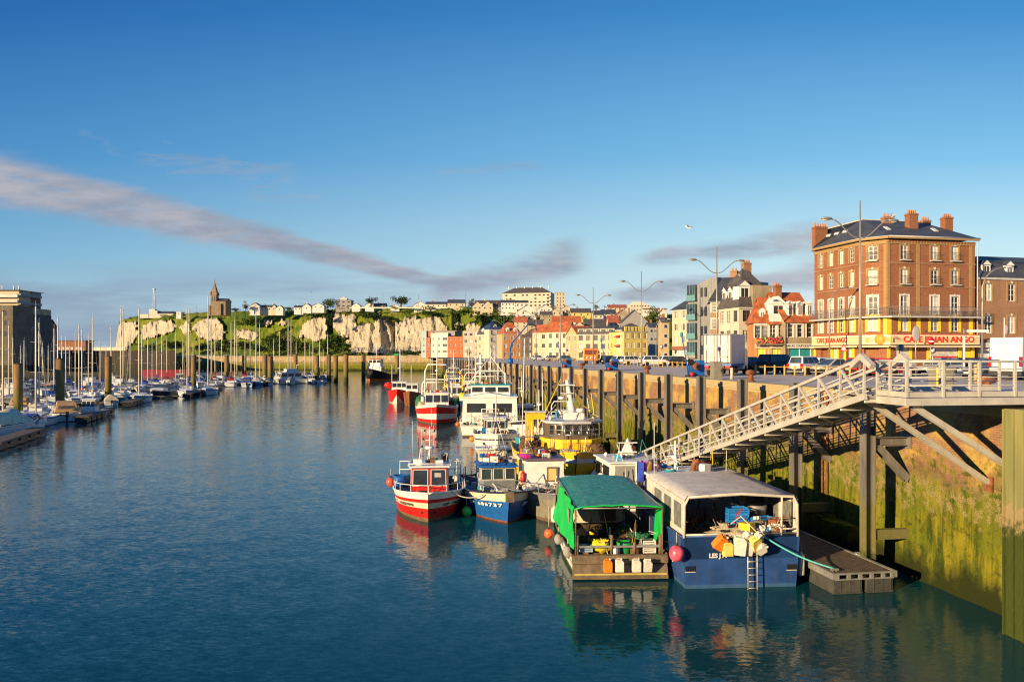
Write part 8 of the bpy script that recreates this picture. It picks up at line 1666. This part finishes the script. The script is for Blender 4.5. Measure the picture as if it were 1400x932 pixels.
# ---- cluttered trawlers behind the boxy white boat
spec = [((-5.6, 128), 5.6, dkblue, netg, 'blue hulled trawler with green net behind the boxy white boat', 7.2), ((-9.6, 132), 4.6, greenp, netg, 'green hulled trawler between the banded trawler and boxy white boat', 5.6), ((-8.4, 158), 5.2, redp, netb, 'far trawler with a dark red awning and white gallows', 7.5), ((-3.4, 166), 5.2, white, netw, 'white trawler close to the wall beyond the blue hulled one', 7.0), ((-13, 178), 4.8, bluep, netb, 'farthest blue trawler of the row behind the red awning', 6.5), ((-6.5, 196), 5, whitec, netb, 'farthest white trawler near the end of the row', 7.5)]
for i, ((x, y), B_, hm_, nm_, lab, mh) in enumerate(spec):
    L = 12; t = boat_at('trawler', lab, V(x, y, 0), R(-86), L, 'trawler'); H_ = Hull(t, L, B_, 1.7, 1.8, 2.5, [(.1, boot), (.85, hm_), (1, white)], deckm, white, white, rake=1.0, full=2.7)
    wheelhouse(t, .4, 2.6, 2.8, 1.5, 3.9, white, white, 3, 2, .2, trimb); gantry(t, -3.6, B_*.7, 1.5, 4.6, [white, yel, white, white, white, white][i], .11); mastset(t, 0, 0, 3.9, mh, white, 1, 4, ((.4, .8), (.65, .5)), .08, 100+i)
    b = MB(); b.tube([(-3.6, .8, 5.6), (-.2, .3, 7.6)], .07, white, 5); b.build('derrick', t) ; gear(t, -5.2, 4, -B_*.42, B_*.42, 1.8, 110, 30+i, 3.2)
    for k in range(3): heap((0, 0, 0), 1.0, .8, .9, [nm_, netb, netg][k], 14, 110+i*3+k).build('fishing_net', loc=world(t, (-1.2-1.6*k, (-1)**k*1.1, 2.1)), rz=k, label='%s net heap %s the %s' % (['mixed', 'brown', 'green'][k], ['by the wheelhouse of', 'amidships on', 'at the stern of'][k], ' '.join(lab.replace(' of the row', '').split(' with ')[0].split(' between ')[0].split(' close ')[0].split(' near ')[0].split(' behind ')[0].split()[:5])), cat='net')
    if i == 2: b = MB(); b.bx(-5, -1.5, -2, 2, 4.9, 5.1, pbr('dark_red_awning', (.30, .02, .03), .6)); b.build('awning', t)
    if i == 0: heap((0, 0, 0), .6, .5, .6, yel, 8, 140).build('yellow_oilskin', loc=world(t, (1.4, -2.2, 2.3)), label='yellow oilskin on the blue hulled trawler', cat='oilskin'); heap((0, 0, 0), .6, .5, .7, tealp, 8, 141).build('teal_tub_net', loc=world(t, (1.8, -1.6, 1.6)), label='teal net bag on the bow of the blue hulled trawler', cat='net')
# ---- boat along the piles with blue oilskins on a frame
L = 11; t = boat_at('fishing_boat', 'low workboat by the piles with oilskins drying on a timber frame', V(4.6, 71, 0), R(-82), L); Hull(t, L, 4.6, 1.5, 1.5, 2.1, [(.1, boot), (.8, white), (1, dkblue)], deckm, white, white); wheelhouse(t, -3.5, -1.5, 2.6, 1.2, 3.2, white, white, 3, 1, .2, trimb); b = MB(); b.tube([(0, -1.8, 1.4), (0, .2, 4.6), (0, 2.2, 1.4)], .06, wooddk, 6); b.tube([(-.2, 1.4, 1.4), (-.1, .2, 4.4)], .04, wooddk, 5); b.tube([(1, -1.2, 1.4), (1.1, -1.3, 7.5)], .035, white, 5); b.tube([(2, -1.8, 1.4), (2, -1.8, 3.4)], .03, white, 5); b.build('timber_frame', t)
mastset(t, -2.4, -1.0, 3.3, 2.5, white, 1, 3, ((.5, .5),), .06, 150) ; gear(t, -1.3, 4, -1.8, 1.8, 1.2, 70, 40, 1.6)
b = MB(); b.ball((0, 0, 0), .28, oilsk, 10, 8, (.7, 1, 2.4), .4, 9); b.ball((.1, .3, -.3), .22, oilsk, 10, 8, (.7, 1, 2.2), .4, 4); b.build('oilskin', loc=world(t, (.1, .25, 3.3)), label='bright blue oilskin hanging on the timber frame by the piles', cat='oilskin')
heap((0, 0, 0), 1.2, 1.2, .5, netb, 16, 151).build('fishing_net', loc=world(t, (1.8, .2, 1.6)), label='brown net on the foredeck of the low workboat by the piles', cat='net')
L = 10; t = boat_at('fishing_boat', 'white fishing boat against the piles beyond the workboat', V(1.9, 88, 0), R(-82), L); Hull(t, L, 4.2, 1.5, 1.5, 2.1, [(.1, boot), (.8, whitec), (1, navy)], deckm, white, white); wheelhouse(t, -2.5, 0, 2.6, 1.2, 3.3, whitec, white, 3, 1, .2, trimb); mastset(t, -1.2, 0, 3.3, 4, white, 1, 4, ((.5, .6),), .06, 152) ; gear(t, -4, 4, -1.8, 1.8, 1.2, 70, 41, 2)
for i, (x, y, B_, hm_, lab) in enumerate([(6.6, 80, 3.6, whitec, 'small white boat tight against the piles beside the low workboat'), (-.4, 108, 4.2, dkblue, 'blue boat right of the boxy white boat, close to the piles'), (-1.6, 124, 4.2, white, 'white boat in the gap between the blue boat and the wall'), (-6.2, 146, 4.4, tealp, 'teal hulled boat among the far cluttered trawlers')]):
    L = 10; t = boat_at('fishing_boat', lab, V(x, y, 0), R(-82), L); Hull(t, L, B_, 1.4, 1.45, 2.0, [(.1, boot), (.8, hm_), (1, white)], deckm, white, white); wheelhouse(t, -1.5, .8, 2.3, 1.2, 3.3, white, white, 3, 1, .2, trimb); mastset(t, -.6, 0, 3.3, 4.2, white, 1, 5, ((.4, .7), (.7, .4)), .07, 170+i); gantry(t, -3.4, 2.6, 1.3, 2.8, white, .07); gear(t, -4.3, 4, -B_*.4, B_*.4, 1.2, 90, 60+i, 2.2)
# ---- tug across the basin
L = 20; t = boat_at('tugboat', 'black hulled tugboat with white wheelhouse and red roof across the basin', P(506, 521.5), R(-100), L, 'tugboat'); Hull(t, L, 8.2, 2.0, 2.3, 4.4, [(.22, orangep), (1, blackp)], deckm, blackp, blackp, rake=1.4, full=3.2, bul=.6, draft=1)
wh = wheelhouse(t, 1.5, 5.5, 5.2, 2.0, 5.0, white, white, 0, 1, .3, None, name='deckhouse'); wheelhouse(t, 1.8, 5.0, 4.4, 5.1, 7.6, white, redp, 3, 2, .3, trimb, ov=.35); mastset(t, 2.6, 0, 7.7, 5.5, white, 1, 3, ((.4, 1.0), (.7, .6)), .12, 160)
b = MB(); b.ball((0, 0, 0), 1, rubber, 12, 8, (.5, 1.2, 1.2)); b.build('bow_fender', t, loc=(9.2, 0, 3.2))
# ================================================ MARINA ON THE LEFT
ER = atan2(.96, -.28)                        # the marina's edge runs away and a little left; pontoons stand across it
ED = V(cos(ER), sin(ER), 0); EL = V(-ED.y, ED.x, 0)       # EL points into the marina (left)
cov_b = pbr('blue_sail_cover', (.02, .06, .30), .8); cov_g = pbr('grey_cover', (.22, .23, .25), .8, var=.15, vs=3); cov_c = pbr('cream_tarpaulin', (.62, .54, .38), .8, var=.2, vs=3, bump=.5, bs=4); cov_r = pbr('dark_red_cover', (.28, .02, .04), .8); cov_t = pbr('tan_canopy', (.50, .28, .12), .7)
mastm = pbr('mast_alloy', (.72, .66, .54), .5, metal=0, var=.05)
def pontoon(label, p, d, L, w=2.6):
    rz = atan2(d.y, d.x); t = thing('marina_pontoon', label, 'pontoon', p, rz); b = MB(); b.bx(0, L, -w/2, w/2, .42, .52, timb); b.build('deck', t); b = MB()
    for s_ in (-1, 1): b.bx(0, L, s_*w/2-(.0 if s_ > 0 else .09), s_*w/2+(.09 if s_ > 0 else 0), .36, .50, wood)
    b.build('edge_beam', t); n = max(2, int(L/3.2))
    b = MB()
    for i in range(n): b.bx(i*L/n+.2, (i+1)*L/n-.7, -w/2+.15, w/2-.15, -.3, .41, trimb)
    b.build('floats', t); return t
HAM = []
for i, (x, y, L_) in enumerate([(0, 612, 17), (110.5, 578, 24), (175, 555.5, 27), (258, 543.5, 14), (300, 532, 16), (366, 526, 22), (405, 524, 26)]):
    p = P(x, y, .4); HAM.append(p); names = ['nearest marina pontoon, at the left edge of the picture', 'second marina pontoon, end by the navy motorboat', 'third marina pontoon, end by the cream tarpaulin boat', 'fourth marina pontoon, under the dark workboats', 'fifth marina pontoon, by the white round sterned yacht', 'sixth marina pontoon, by the white motor yacht', 'farthest marina pontoon, among the brown piles']
    pontoon(names[i], p+EL*.9+ED*(4 if i else 0), ED, L_-(4 if i else 0), 1.8); m_ = p+ED*(L_*.5)+EL*2.7
    pontoon('walkway pontoon running into the marina from the '+names[i].split(',')[0], V(m_.x, m_.y, 0), EL, 75 if i < 4 else 50, 2.0)
# piles
def mpile_nodes(q, b):
    tcn = q.n('ShaderNodeTexCoord').outputs['Object']; sp = q.n('ShaderNodeSeparateXYZ'); q.link(tcn, sp.inputs[0]); n2 = q.noise(tcn, 2, 6, .7); n1 = q.noise(q.map(tcn, scale=(1, 1, .1)), 4, 5, .6)
    zz = q.m('ADD', sp.outputs[2], q.m('MULTIPLY', q.m('SUBTRACT', n2, .5), 2)); c = q.mix(q.ss(n1, .35, .65), (.30, .16, .06, 1), (.20, .13, .06, 1)); c = q.mix(q.ss(zz, 5.2, 4.2), c, (.17, .14, .04, 1)); c = q.mix(q.ss(zz, 2.4, 1.4), c, (.07, .08, .02, 1)); q.link(c, b.inputs['Base Color'])
M_mp = posmat('rusty_marina_pile', mpile_nodes, .85)
b = MB(); b.cyl((0, 0, -2), (0, 0, 8.7), .62, .62, M_mp, 18); b.cyl((0, 0, 8.7), (0, 0, 8.78), .66, .66, trimb, 18); pile_me = b.mesh('mooring_pile')
PIL = [(82, 122, 490, 'first from the left, behind the tan canopy cruiser'), (148, 158, 487, 'second from the left, behind the cream tarpaulin boat'), (264.5, 197, 486, 'rising from the dark workboats'), (310, 262, 486, 'behind the dark red sail covers'), (334, 290, 485.5, 'left of the white round sterned yacht'), (362, 262, 485, 'left one of the close pair by the blue yacht'), (366, 268, 485, 'right one of the close pair by the blue yacht'), (370, 250, 487, 'nearest the water by the blue yacht'), (404, 300, 484, 'behind the white motor yacht'), (433, 258, 486, 'on the end of the farthest pontoon'), (449.5, 290, 484, 'bright rusty one right of the farthest pontoon'), (459, 270, 486, 'thin grey brown one'), (473, 262, 484, 'thick one with a clump at its foot'), (497, 300, 484.5, 'touching the left of the tugboat'), (543, 330, 486, 'right of the tugboat'), (25, 118, 497, 'dark, at the left edge behind the masts')]
for x, D, yt, w_ in PIL:
    o = mo('mooring_pile', pile_me, None, PX(x, D), 0, label='round brown mooring pile '+w_, cat='pile', group='mooring piles of the marina'); s_ = 1.0 if D < 200 else 1.25; o.scale = (s_, s_, ZY(yt, D)/8.75)
ORD = ['first', 'second', 'third', 'fourth', 'fifth', 'sixth', 'seventh', 'eighth', 'ninth', 'tenth', 'eleventh', 'twelfth', 'thirteenth', 'fourteenth', 'fifteenth', 'sixteenth']
PRK = {x: ORD[i] for i, x in enumerate(sorted(q_[0] for q_ in PIL))}
PILR = sorted([(x, w_) for x, D, yt, w_ in PIL])
# ---- prototypes
def sailboat(label, L, mh, hullm, cover, stripe, seed=0, boomup=0, aftm=0):
    t = thing('sailing_yacht', label, 'sailing yacht', (0, 0, 0)); B_ = L*.32; Hh = Hull(t, L, B_, .95, .95, 1.25, [(.08, stripe), (.8, hullm), (.9, stripe), (1, hullm)], whitec, whitec, whitec, rake=.9, transom=.6, full=2.1, bul=.12, n=12, capw=.06)
    b = MB(); b.prism([(-L*.12, .85), (L*.26, .95), (L*.20, 1.25), (L*.02, 1.42), (-L*.12, 1.45)], -B_*.26, B_*.26, whitec, 'y'); c = b.build('coachroof', t); b = MB(); b.bx(-L*.09, L*.14, -B_*.265, -B_*.262, 1.08, 1.26, glass); b.bx(-L*.09, L*.14, B_*.262, B_*.265, 1.08, 1.26, glass); b.build('window', c)
    b = MB(); b.tube([(L*.06, 0, 1.2), (L*.06, 0, mh)], [.11, .075], mastm, 7)
    for f in (.45, .70): b.tube([(L*.06, -.55, mh*f), (L*.06, .55, mh*f)], .022, mastm, 4)
    b.tube([(L*.06, 0, mh), (L*.06, 0, mh+.7)], .014, whitec, 4); b.bx(L*.06-.05, L*.06+.25, -.03, .03, mh, mh+.08, trimb); m_ = b.build('mast', t)
    b = MB(); b.tube([(L*.05, 0, 2.1+boomup), (-L*.36, 0, 2.05)], .14, cover, 7); b.tube([(L*.05, 0, 2.1+boomup), (L*.05, 0, 3.2)], .12, cover, 6); b.build('boom_sail_cover', t)
    b = MB(); r_ = .009; rgm = pbr('rigging_wire', (.22, .22, .21), .7, var=0)
    for p in ((L*.48, 0, 1.25), (-L*.49, 0, 1.0)): b.tube([p, (L*.06, 0, mh*.97)], r_, rgm, 3)
    for s_ in (-1, 1): b.tube([(L*.04, s_*B_*.47, 1.0), (L*.06, s_*.55, mh*.45), (L*.06, s_*.5, mh*.70), (L*.06, 0, mh*.96)], r_, rgm, 3)
    b.build('rigging', t)
    if seed == 3: b = MB(); b.tube([(L*.47, 0, 1.3), (L*.09, 0, mh*.90)], [.05, .035], mastm, 5); b.build('furled_jib', t)
    b = MB(); Hh.par = t
    for s_ in (-1, 1): b.tube([(L*.46, 0, 1.75), (L*.34, s_*B_*.28, 1.75), (L*.34, s_*B_*.28, 1.15)], .02, steel, 4); b.tube([(-L*.47, s_*B_*.26, 1.0), (-L*.47, s_*B_*.26, 1.65), (-L*.47, 0, 1.65)], .02, steel, 4)
    b.build('guard_rail', t)
    if cover is not whitec: b = MB(); b.tube([(-L*.12, -B_*.26, 1.4), (-L*.10, -B_*.24, 2.0), (-L*.10, B_*.24, 2.0), (-L*.12, B_*.26, 1.4)], .03, steel, 4); b.hexa([V(-L*.16, -B_*.27, 1.43), V(-L*.03, -B_*.24, 1.43), V(-L*.03, B_*.24, 1.43), V(-L*.16, B_*.27, 1.43)], [V(-L*.17, -B_*.22, 2.05), V(-L*.08, -B_*.2, 2.0), V(-L*.08, B_*.2, 2.0), V(-L*.17, B_*.22, 2.05)], cover); b.build('spray_hood', t)
    return t
def motorboat(label, L, hullm, kind, covm, name='motorboat'):
    t = thing(name, label, 'motorboat', (0, 0, 0)); B_ = L*.36; Hh = Hull(t, L, B_, .85, .9, 1.2, [(.1, navy if hullm is not navy else white), (.85, hullm), (1, whitec)], whitec, whitec, whitec, rake=1.0, transom=.92, full=2.3, bul=.25, n=12, capw=.08)
    if kind == 'cuddy':
        b = MB(); b.prism([(-L*.05, .8), (L*.30, 1.0), (L*.22, 1.3), (L*.08, 1.45), (-L*.05, 1.45)], -B_*.36, B_*.36, whitec, 'y'); b.build('cabin', t); b = MB(); b.hexa([V(L*.06, -B_*.34, 1.44), V(L*.10, -B_*.34, 1.44), V(L*.10, B_*.34, 1.44), V(L*.06, B_*.34, 1.44)], [V(-L*.04, -B_*.3, 2.0), V(-L*.0, -B_*.3, 2.0), V(0, B_*.3, 2.0), V(-L*.04, B_*.3, 2.0)], glassb); b.build('windscreen', t)
        b = MB(); b.hexa([V(-L*.44, -B_*.42, 1.0), V(-L*.0, -B_*.38, 1.4), V(0, B_*.38, 1.4), V(-L*.44, B_*.42, 1.0)], [V(-L*.38, -B_*.33, 2.0), V(-L*.04, -B_*.3, 2.15), V(-L*.04, B_*.3, 2.15), V(-L*.38, B_*.33, 2.0)], covm); b.build('canopy', t, bevel=.08)
        b = MB()
        for s_ in (-1, 1): b.box((-L*.2, s_*B_*.385, 1.62), (L*.22, .03, .42), clearp)
        b.box((-L*.422, 0, 1.5), (.03, B_*.55, .5), clearp, ry=-.4); b.build('window', t)
    elif kind == 'wheel': wheelhouse(t, -L*.12, L*.16, B_*.66, .85, 2.45, whitec, whitec, 3, 2, .35, None, wz=(.45, .88)); mastset(t, -L*.1, 0, 2.5, 1.6, whitec, 1, 2, ((.6, .3),), .03, 7)
    elif kind == 'fly': 
        wheelhouse(t, -L*.25, L*.2, B_*.72, .85, 2.3, whitec, whitec, 2, 3, .5, None, wz=(.45, .85)); wheelhouse(t, -L*.18, L*.06, B_*.6, 2.4, 3.0, whitec, whitec, 0, 0, .3); b = MB(); b.tube([(-L*.2, -B_*.3, 2.4), (-L*.22, -B_*.3, 3.9), (-L*.22, B_*.3, 3.9), (-L*.2, B_*.3, 2.4)], .05, whitec, 6); b.build('radar_arch', t)
    elif kind == 'cover': b = MB(); rows = [[V(-L*.46+L*.90*i/8, (j/4-1)*B_*.49*(1 if i < 6 else (1-(i-5)*.28)), 1.0+1.15*(1-abs(j/4-1)**2.2)*(1.0 if i < 5 else .75-.2*(i-5))*(.85+.15*sin(i*1.9))+.06*noise.noise(Vector((i, j, L)))) for j in range(9)] for i in range(9)]; b.grid(rows, covm); b.poly([rows[0][j] for j in range(9)][::-1], covm); b.build('tarpaulin_cover', t)
    b = MB(); b.box((-L*.5-.12, 0, .85), (.38, .34, .55), blackp); b.box((-L*.5-.16, 0, .3), (.2, .16, .8), blackp); b.build('outboard_motor', t, bevel=.04)
    Hh.rail(.55, .98, .45, 'bow_rail', steel, 5, 0); return t
SB = [sailboat('a', 9.5, 13, whitec, cov_b, navy), sailboat('b', 10.5, 14, whitec, whitec, bluep, 1), sailboat('c', 9, 12, whitec, cov_g, redp, 2), sailboat('d', 10, 14, bluep, cov_c, whitec, 3), sailboat('e', 9.5, 13, whitec, cov_r, navy, 4), sailboat('f', 9, 12.5, navy, cov_b, whitec, 5)]
SN = ['white hull, blue boom cover', 'white hull, white boom cover', 'white hull, grey boom cover', 'blue hull, cream boom cover', 'white hull, dark red boom cover', 'navy hull, blue boom cover']
# masts of the photograph: column, top, distance, kind
MST = [(4, 420, 92, 1), (17.5, 458, 190, 0), (33, 462, 200, 2), (49, 413, 104, 1), (53.5, 436, 120, 3), (66, 470, 215, 4), (74, 445, 150, 0), (79, 430, 138, 1), (84.5, 455, 185, 2), (90, 457, 200, 5), (103, 452, 175, 0), (108, 440, 150, 1), (112, 446, 165, 4), (121, 455, 190, 2), (126.5, 429, 160, 1), (137, 462, 220, 0), (152, 443, 185, 0), (165, 417, 165, 1), (168.5, 419, 190, 2), (178, 455, 230, 3), (190, 417, 155, 1), (194, 445, 200, 0), (202, 450, 215, 2), (214.5, 457, 225, 0), (221, 456, 235, 1), (228, 461, 250, 4), (240, 452, 230, 2), (256, 417, 178, 1), (258.5, 418, 195, 0), (272.5, 443, 225, 0), (284.5, 400, 185, 1), (289, 430, 215, 2), (294, 448, 240, 4), (303, 452, 260, 0), (316, 438, 235, 4), (321, 434, 245, 1), (324, 446, 262, 2), (350, 424, 232, 3), (355, 440, 258, 1), (382, 450, 290, 0), (394, 437, 262, 1), (398, 438, 280, 5), (417, 452, 290, 2), (428, 433, 282, 1), (437, 464, 262, 2), (442, 476, 290, 0), (448, 455, 300, 1), (95, 470, 235, 5), (145, 468, 240, 4), (208, 466, 255, 1), (12, 440, 135, 0), (28, 470, 230, 1), (58, 466, 225, 2), (250, 462, 262, 3), (264, 466, 270, 1), (335, 462, 285, 4), (342, 458, 292, 2), (374, 462, 300, 0), (405, 466, 305, 1), (423, 470, 310, 0)]
MST.sort(); used = set(); cnt = {}
rg = random.Random(9)
for i, (x, yt, D, k) in enumerate(MST):
    mh = ZY(yt, D); p = PX(x, D); s_ = SB[k]; base = [13, 14, 12, 14, 13, 12.5][k]; sc_ = max(.82, min(1.25, mh/base)); zs = mh/(base+.5)
    flip = rg.random() < .5; rz = ER+(pi if flip else 0)+rg.uniform(-.06, .06); hd = V(cos(rz), sin(rz), 0); L_ = [9.5, 10.5, 9, 10, 9.5, 9][k]
    near = min(PIL, key=lambda q_: abs(q_[0]-x)); side = 'left' if x < near[0] else 'right'
    loc = p-hd*(L_*.06*sc_)
    lab = 'yacht, %s, mast %s of %s pile from left' % (SN[k], side, PRK[near[0]])
    key = lab; cnt[key] = cnt.get(key, 0)+1
    if cnt[key] > 1: lab = ['', '', 'another, taller ', 'smaller ', 'more distant '][min(4, cnt[key])]+lab
    if k not in used: o = s_; used.add(k); o['label'] = lab; o.location = loc; o.rotation_euler = (0, 0, rz)
    else: o = copy_tree(s_, lab, loc, rz)
    o['group'] = 'sailing yachts in the marina'; o.scale = (sc_, sc_, sc_)
    for ch in o.children:
        n = ch.name.split('.')[0]
        if n in ('mast', 'rigging', 'furled_jib'): ch.scale = (1, 1, zs/sc_)
# motorboats: column, waterline row, heading from the edge direction, kind
MB_ = [motorboat('a', 8.2, whitec, 'cuddy', cov_t), motorboat('b', 7, whitec, 'wheel', cov_b), motorboat('c', 10.5, whitec, 'fly', cov_b), motorboat('d', 7.5, whitec, 'cover', cov_c), motorboat('e', 8, navy, 'cuddy', cov_g), motorboat('f', 7, whitec, 'cover', cov_g), motorboat('g', 6.5, whitec, 'cuddy', cov_b)]
mused = set()
def mput(k, x, y, rz, label, sc=1.0, group=None):
    p = P(x, y); 
    if k not in mused: o = MB_[k]; mused.add(k)
    else: o = copy_tree(MB_[k])
    o['label'] = label; o.location = p; o.rotation_euler = (0, 0, rz); o.scale = (sc, sc, sc)
    if group: o['group'] = group
    return o
mput(3, 14, 594, ER-.25, 'boat under a big cream tarpaulin on the nearest marina pontoon', 1.45)
mput(6, 45, 589, ER-.15, 'white sports boat with a blue canopy right of the big cream tarpaulin')
mput(0, 90, 573, ER+.25, 'white cabin cruiser with tan canopy and black outboard motor', 1.25)
mput(1, 124, 571, -1.4, 'white wheelhouse boat facing the water behind the navy motorboat', 1.1)
mput(4, 136, 566, ER-.5, 'low navy motorboat along the second marina pontoon', .75)
mput(3, 152, 553, ER+.2, 'small boat under a crumpled cream tarpaulin by the third pontoon', .9)
mput(5, 172, 551, ER-.2, 'boat under a grey tarpaulin on the end of the third pontoon', .85)
mput(4, 220, 541, -1.5, 'navy hulled cruiser with grey canopy facing the open water', 1.3)
mput(1, 246, 524, -1.3, 'white wheelhouse boat right of the navy hulled cruiser', 1.25)
mput(6, 338, 529, ER, 'white boat with a rounded stern next to the blue yacht', 1.35)
mput(2, 393, 524, -2.6, 'white motor yacht with flying bridge near the farthest pontoon', 1.5)
mput(1, 411, 523.5, -1.7, 'small white wheelhouse boat on the end of the farthest pontoon', 1.0)
mput(0, 332, 505, -2.0, 'cream cabin cruiser with tan canopy behind the rounded stern boat', 1.6)
SIDE = ['white cabin boat with tan canopy', 'white wheelhouse boat', 'white flying bridge cruiser', 'boat under a cream tarpaulin', 'navy boat with grey canopy', 'boat under a grey tarpaulin', 'white boat with a blue canopy']
c2_ = {}
for i in range(46):
    x = rg.uniform(2, 440); D = rg.uniform(128, 290); edge = 170 if x < 200 else 190
    if x < 150: D = rg.uniform(112+x*.35, 230)
    elif x < 260: D = rg.uniform(185, 270)
    else: D = rg.uniform(235, 300)
    k = rg.randrange(7); near = min(PIL, key=lambda q_: abs(q_[0]-x)); lab = '%s in the crowd by the %s pile from left' % (SIDE[k], PRK[near[0]]); c2_[lab] = c2_.get(lab, 0)+1; lab = ['', '', 'second ', 'third ', 'fourth ', 'fifth '][min(5, c2_[lab])]+lab
    o = mput(k, x, HY+10120/D, ER+rg.choice([0, pi])+rg.uniform(-.1, .1), lab, rg.uniform(.9, 1.25), 'motorboats berthed deep in the marina')
# dark workboats on the fourth pontoon
wk = thing('workboat', 'dark workboat loaded with gear, first of the three below the pile', 'workboat', P(268, 541), ER); Hull(wk, 7.5, 2.6, .8, .8, 1.0, [(.1, boot), (1, blackp)], deckm, blackp, rubber, transom=.9, full=2.5, n=12); b = MB(); b.tube([(-2, -1, .8), (-2, -1, 2.3), (-2, 1, 2.3), (-2, 1, .8)], .05, steel, 6); b.bx(-.5, .6, -.5, .5, .5, 1.5, greym); b.build('console', wk); heap((1.8, 0, .8), .9, .8, .5, netw, 12, 200).build('gear_heap', wk)
copy_tree(wk, 'dark workboat loaded with gear, middle of the three below the pile', P(281, 539), ER+.1); copy_tree(wk, 'dark workboat loaded with gear, rightmost of the three below the pile', P(293, 537), ER-.1)
b = MB(); b.ball((0, 0, 0), .35, pbr('fender_dark_pink', (.45, .03, .10), .5), 14, 10); b.build('ball_fender', loc=P(61, 574, .9), label='dark pink ball fender at the bow of the white sports boat', cat='fender')
# yellow work platform and red lighters beyond the yachts
t = thing('work_platform', 'ochre painted work platform on legs behind the yachts', 'work platform', P(258, 510), 0); b = MB(); b.bx(-5, 5, -3, 3, 5.5, 7, yellowp); b.build('deck_box', t)
for sx in (-4, 4):
    for sy in (-2.5, 2.5): b = MB(); b.cyl((sx, sy, -2), (sx, sy, 5.5), .35, .35, yellowp, 8); b.build('leg', t)
t = thing('barge', 'dull red barge moored under the dark jetty behind the yachts', 'barge', P(236, 516), .1); Hull(t, 22, 6, 3.2, 3, 3.6, [(.1, boot), (1, cov_r)], deckm, cov_r, cov_r, n=12, full=4);
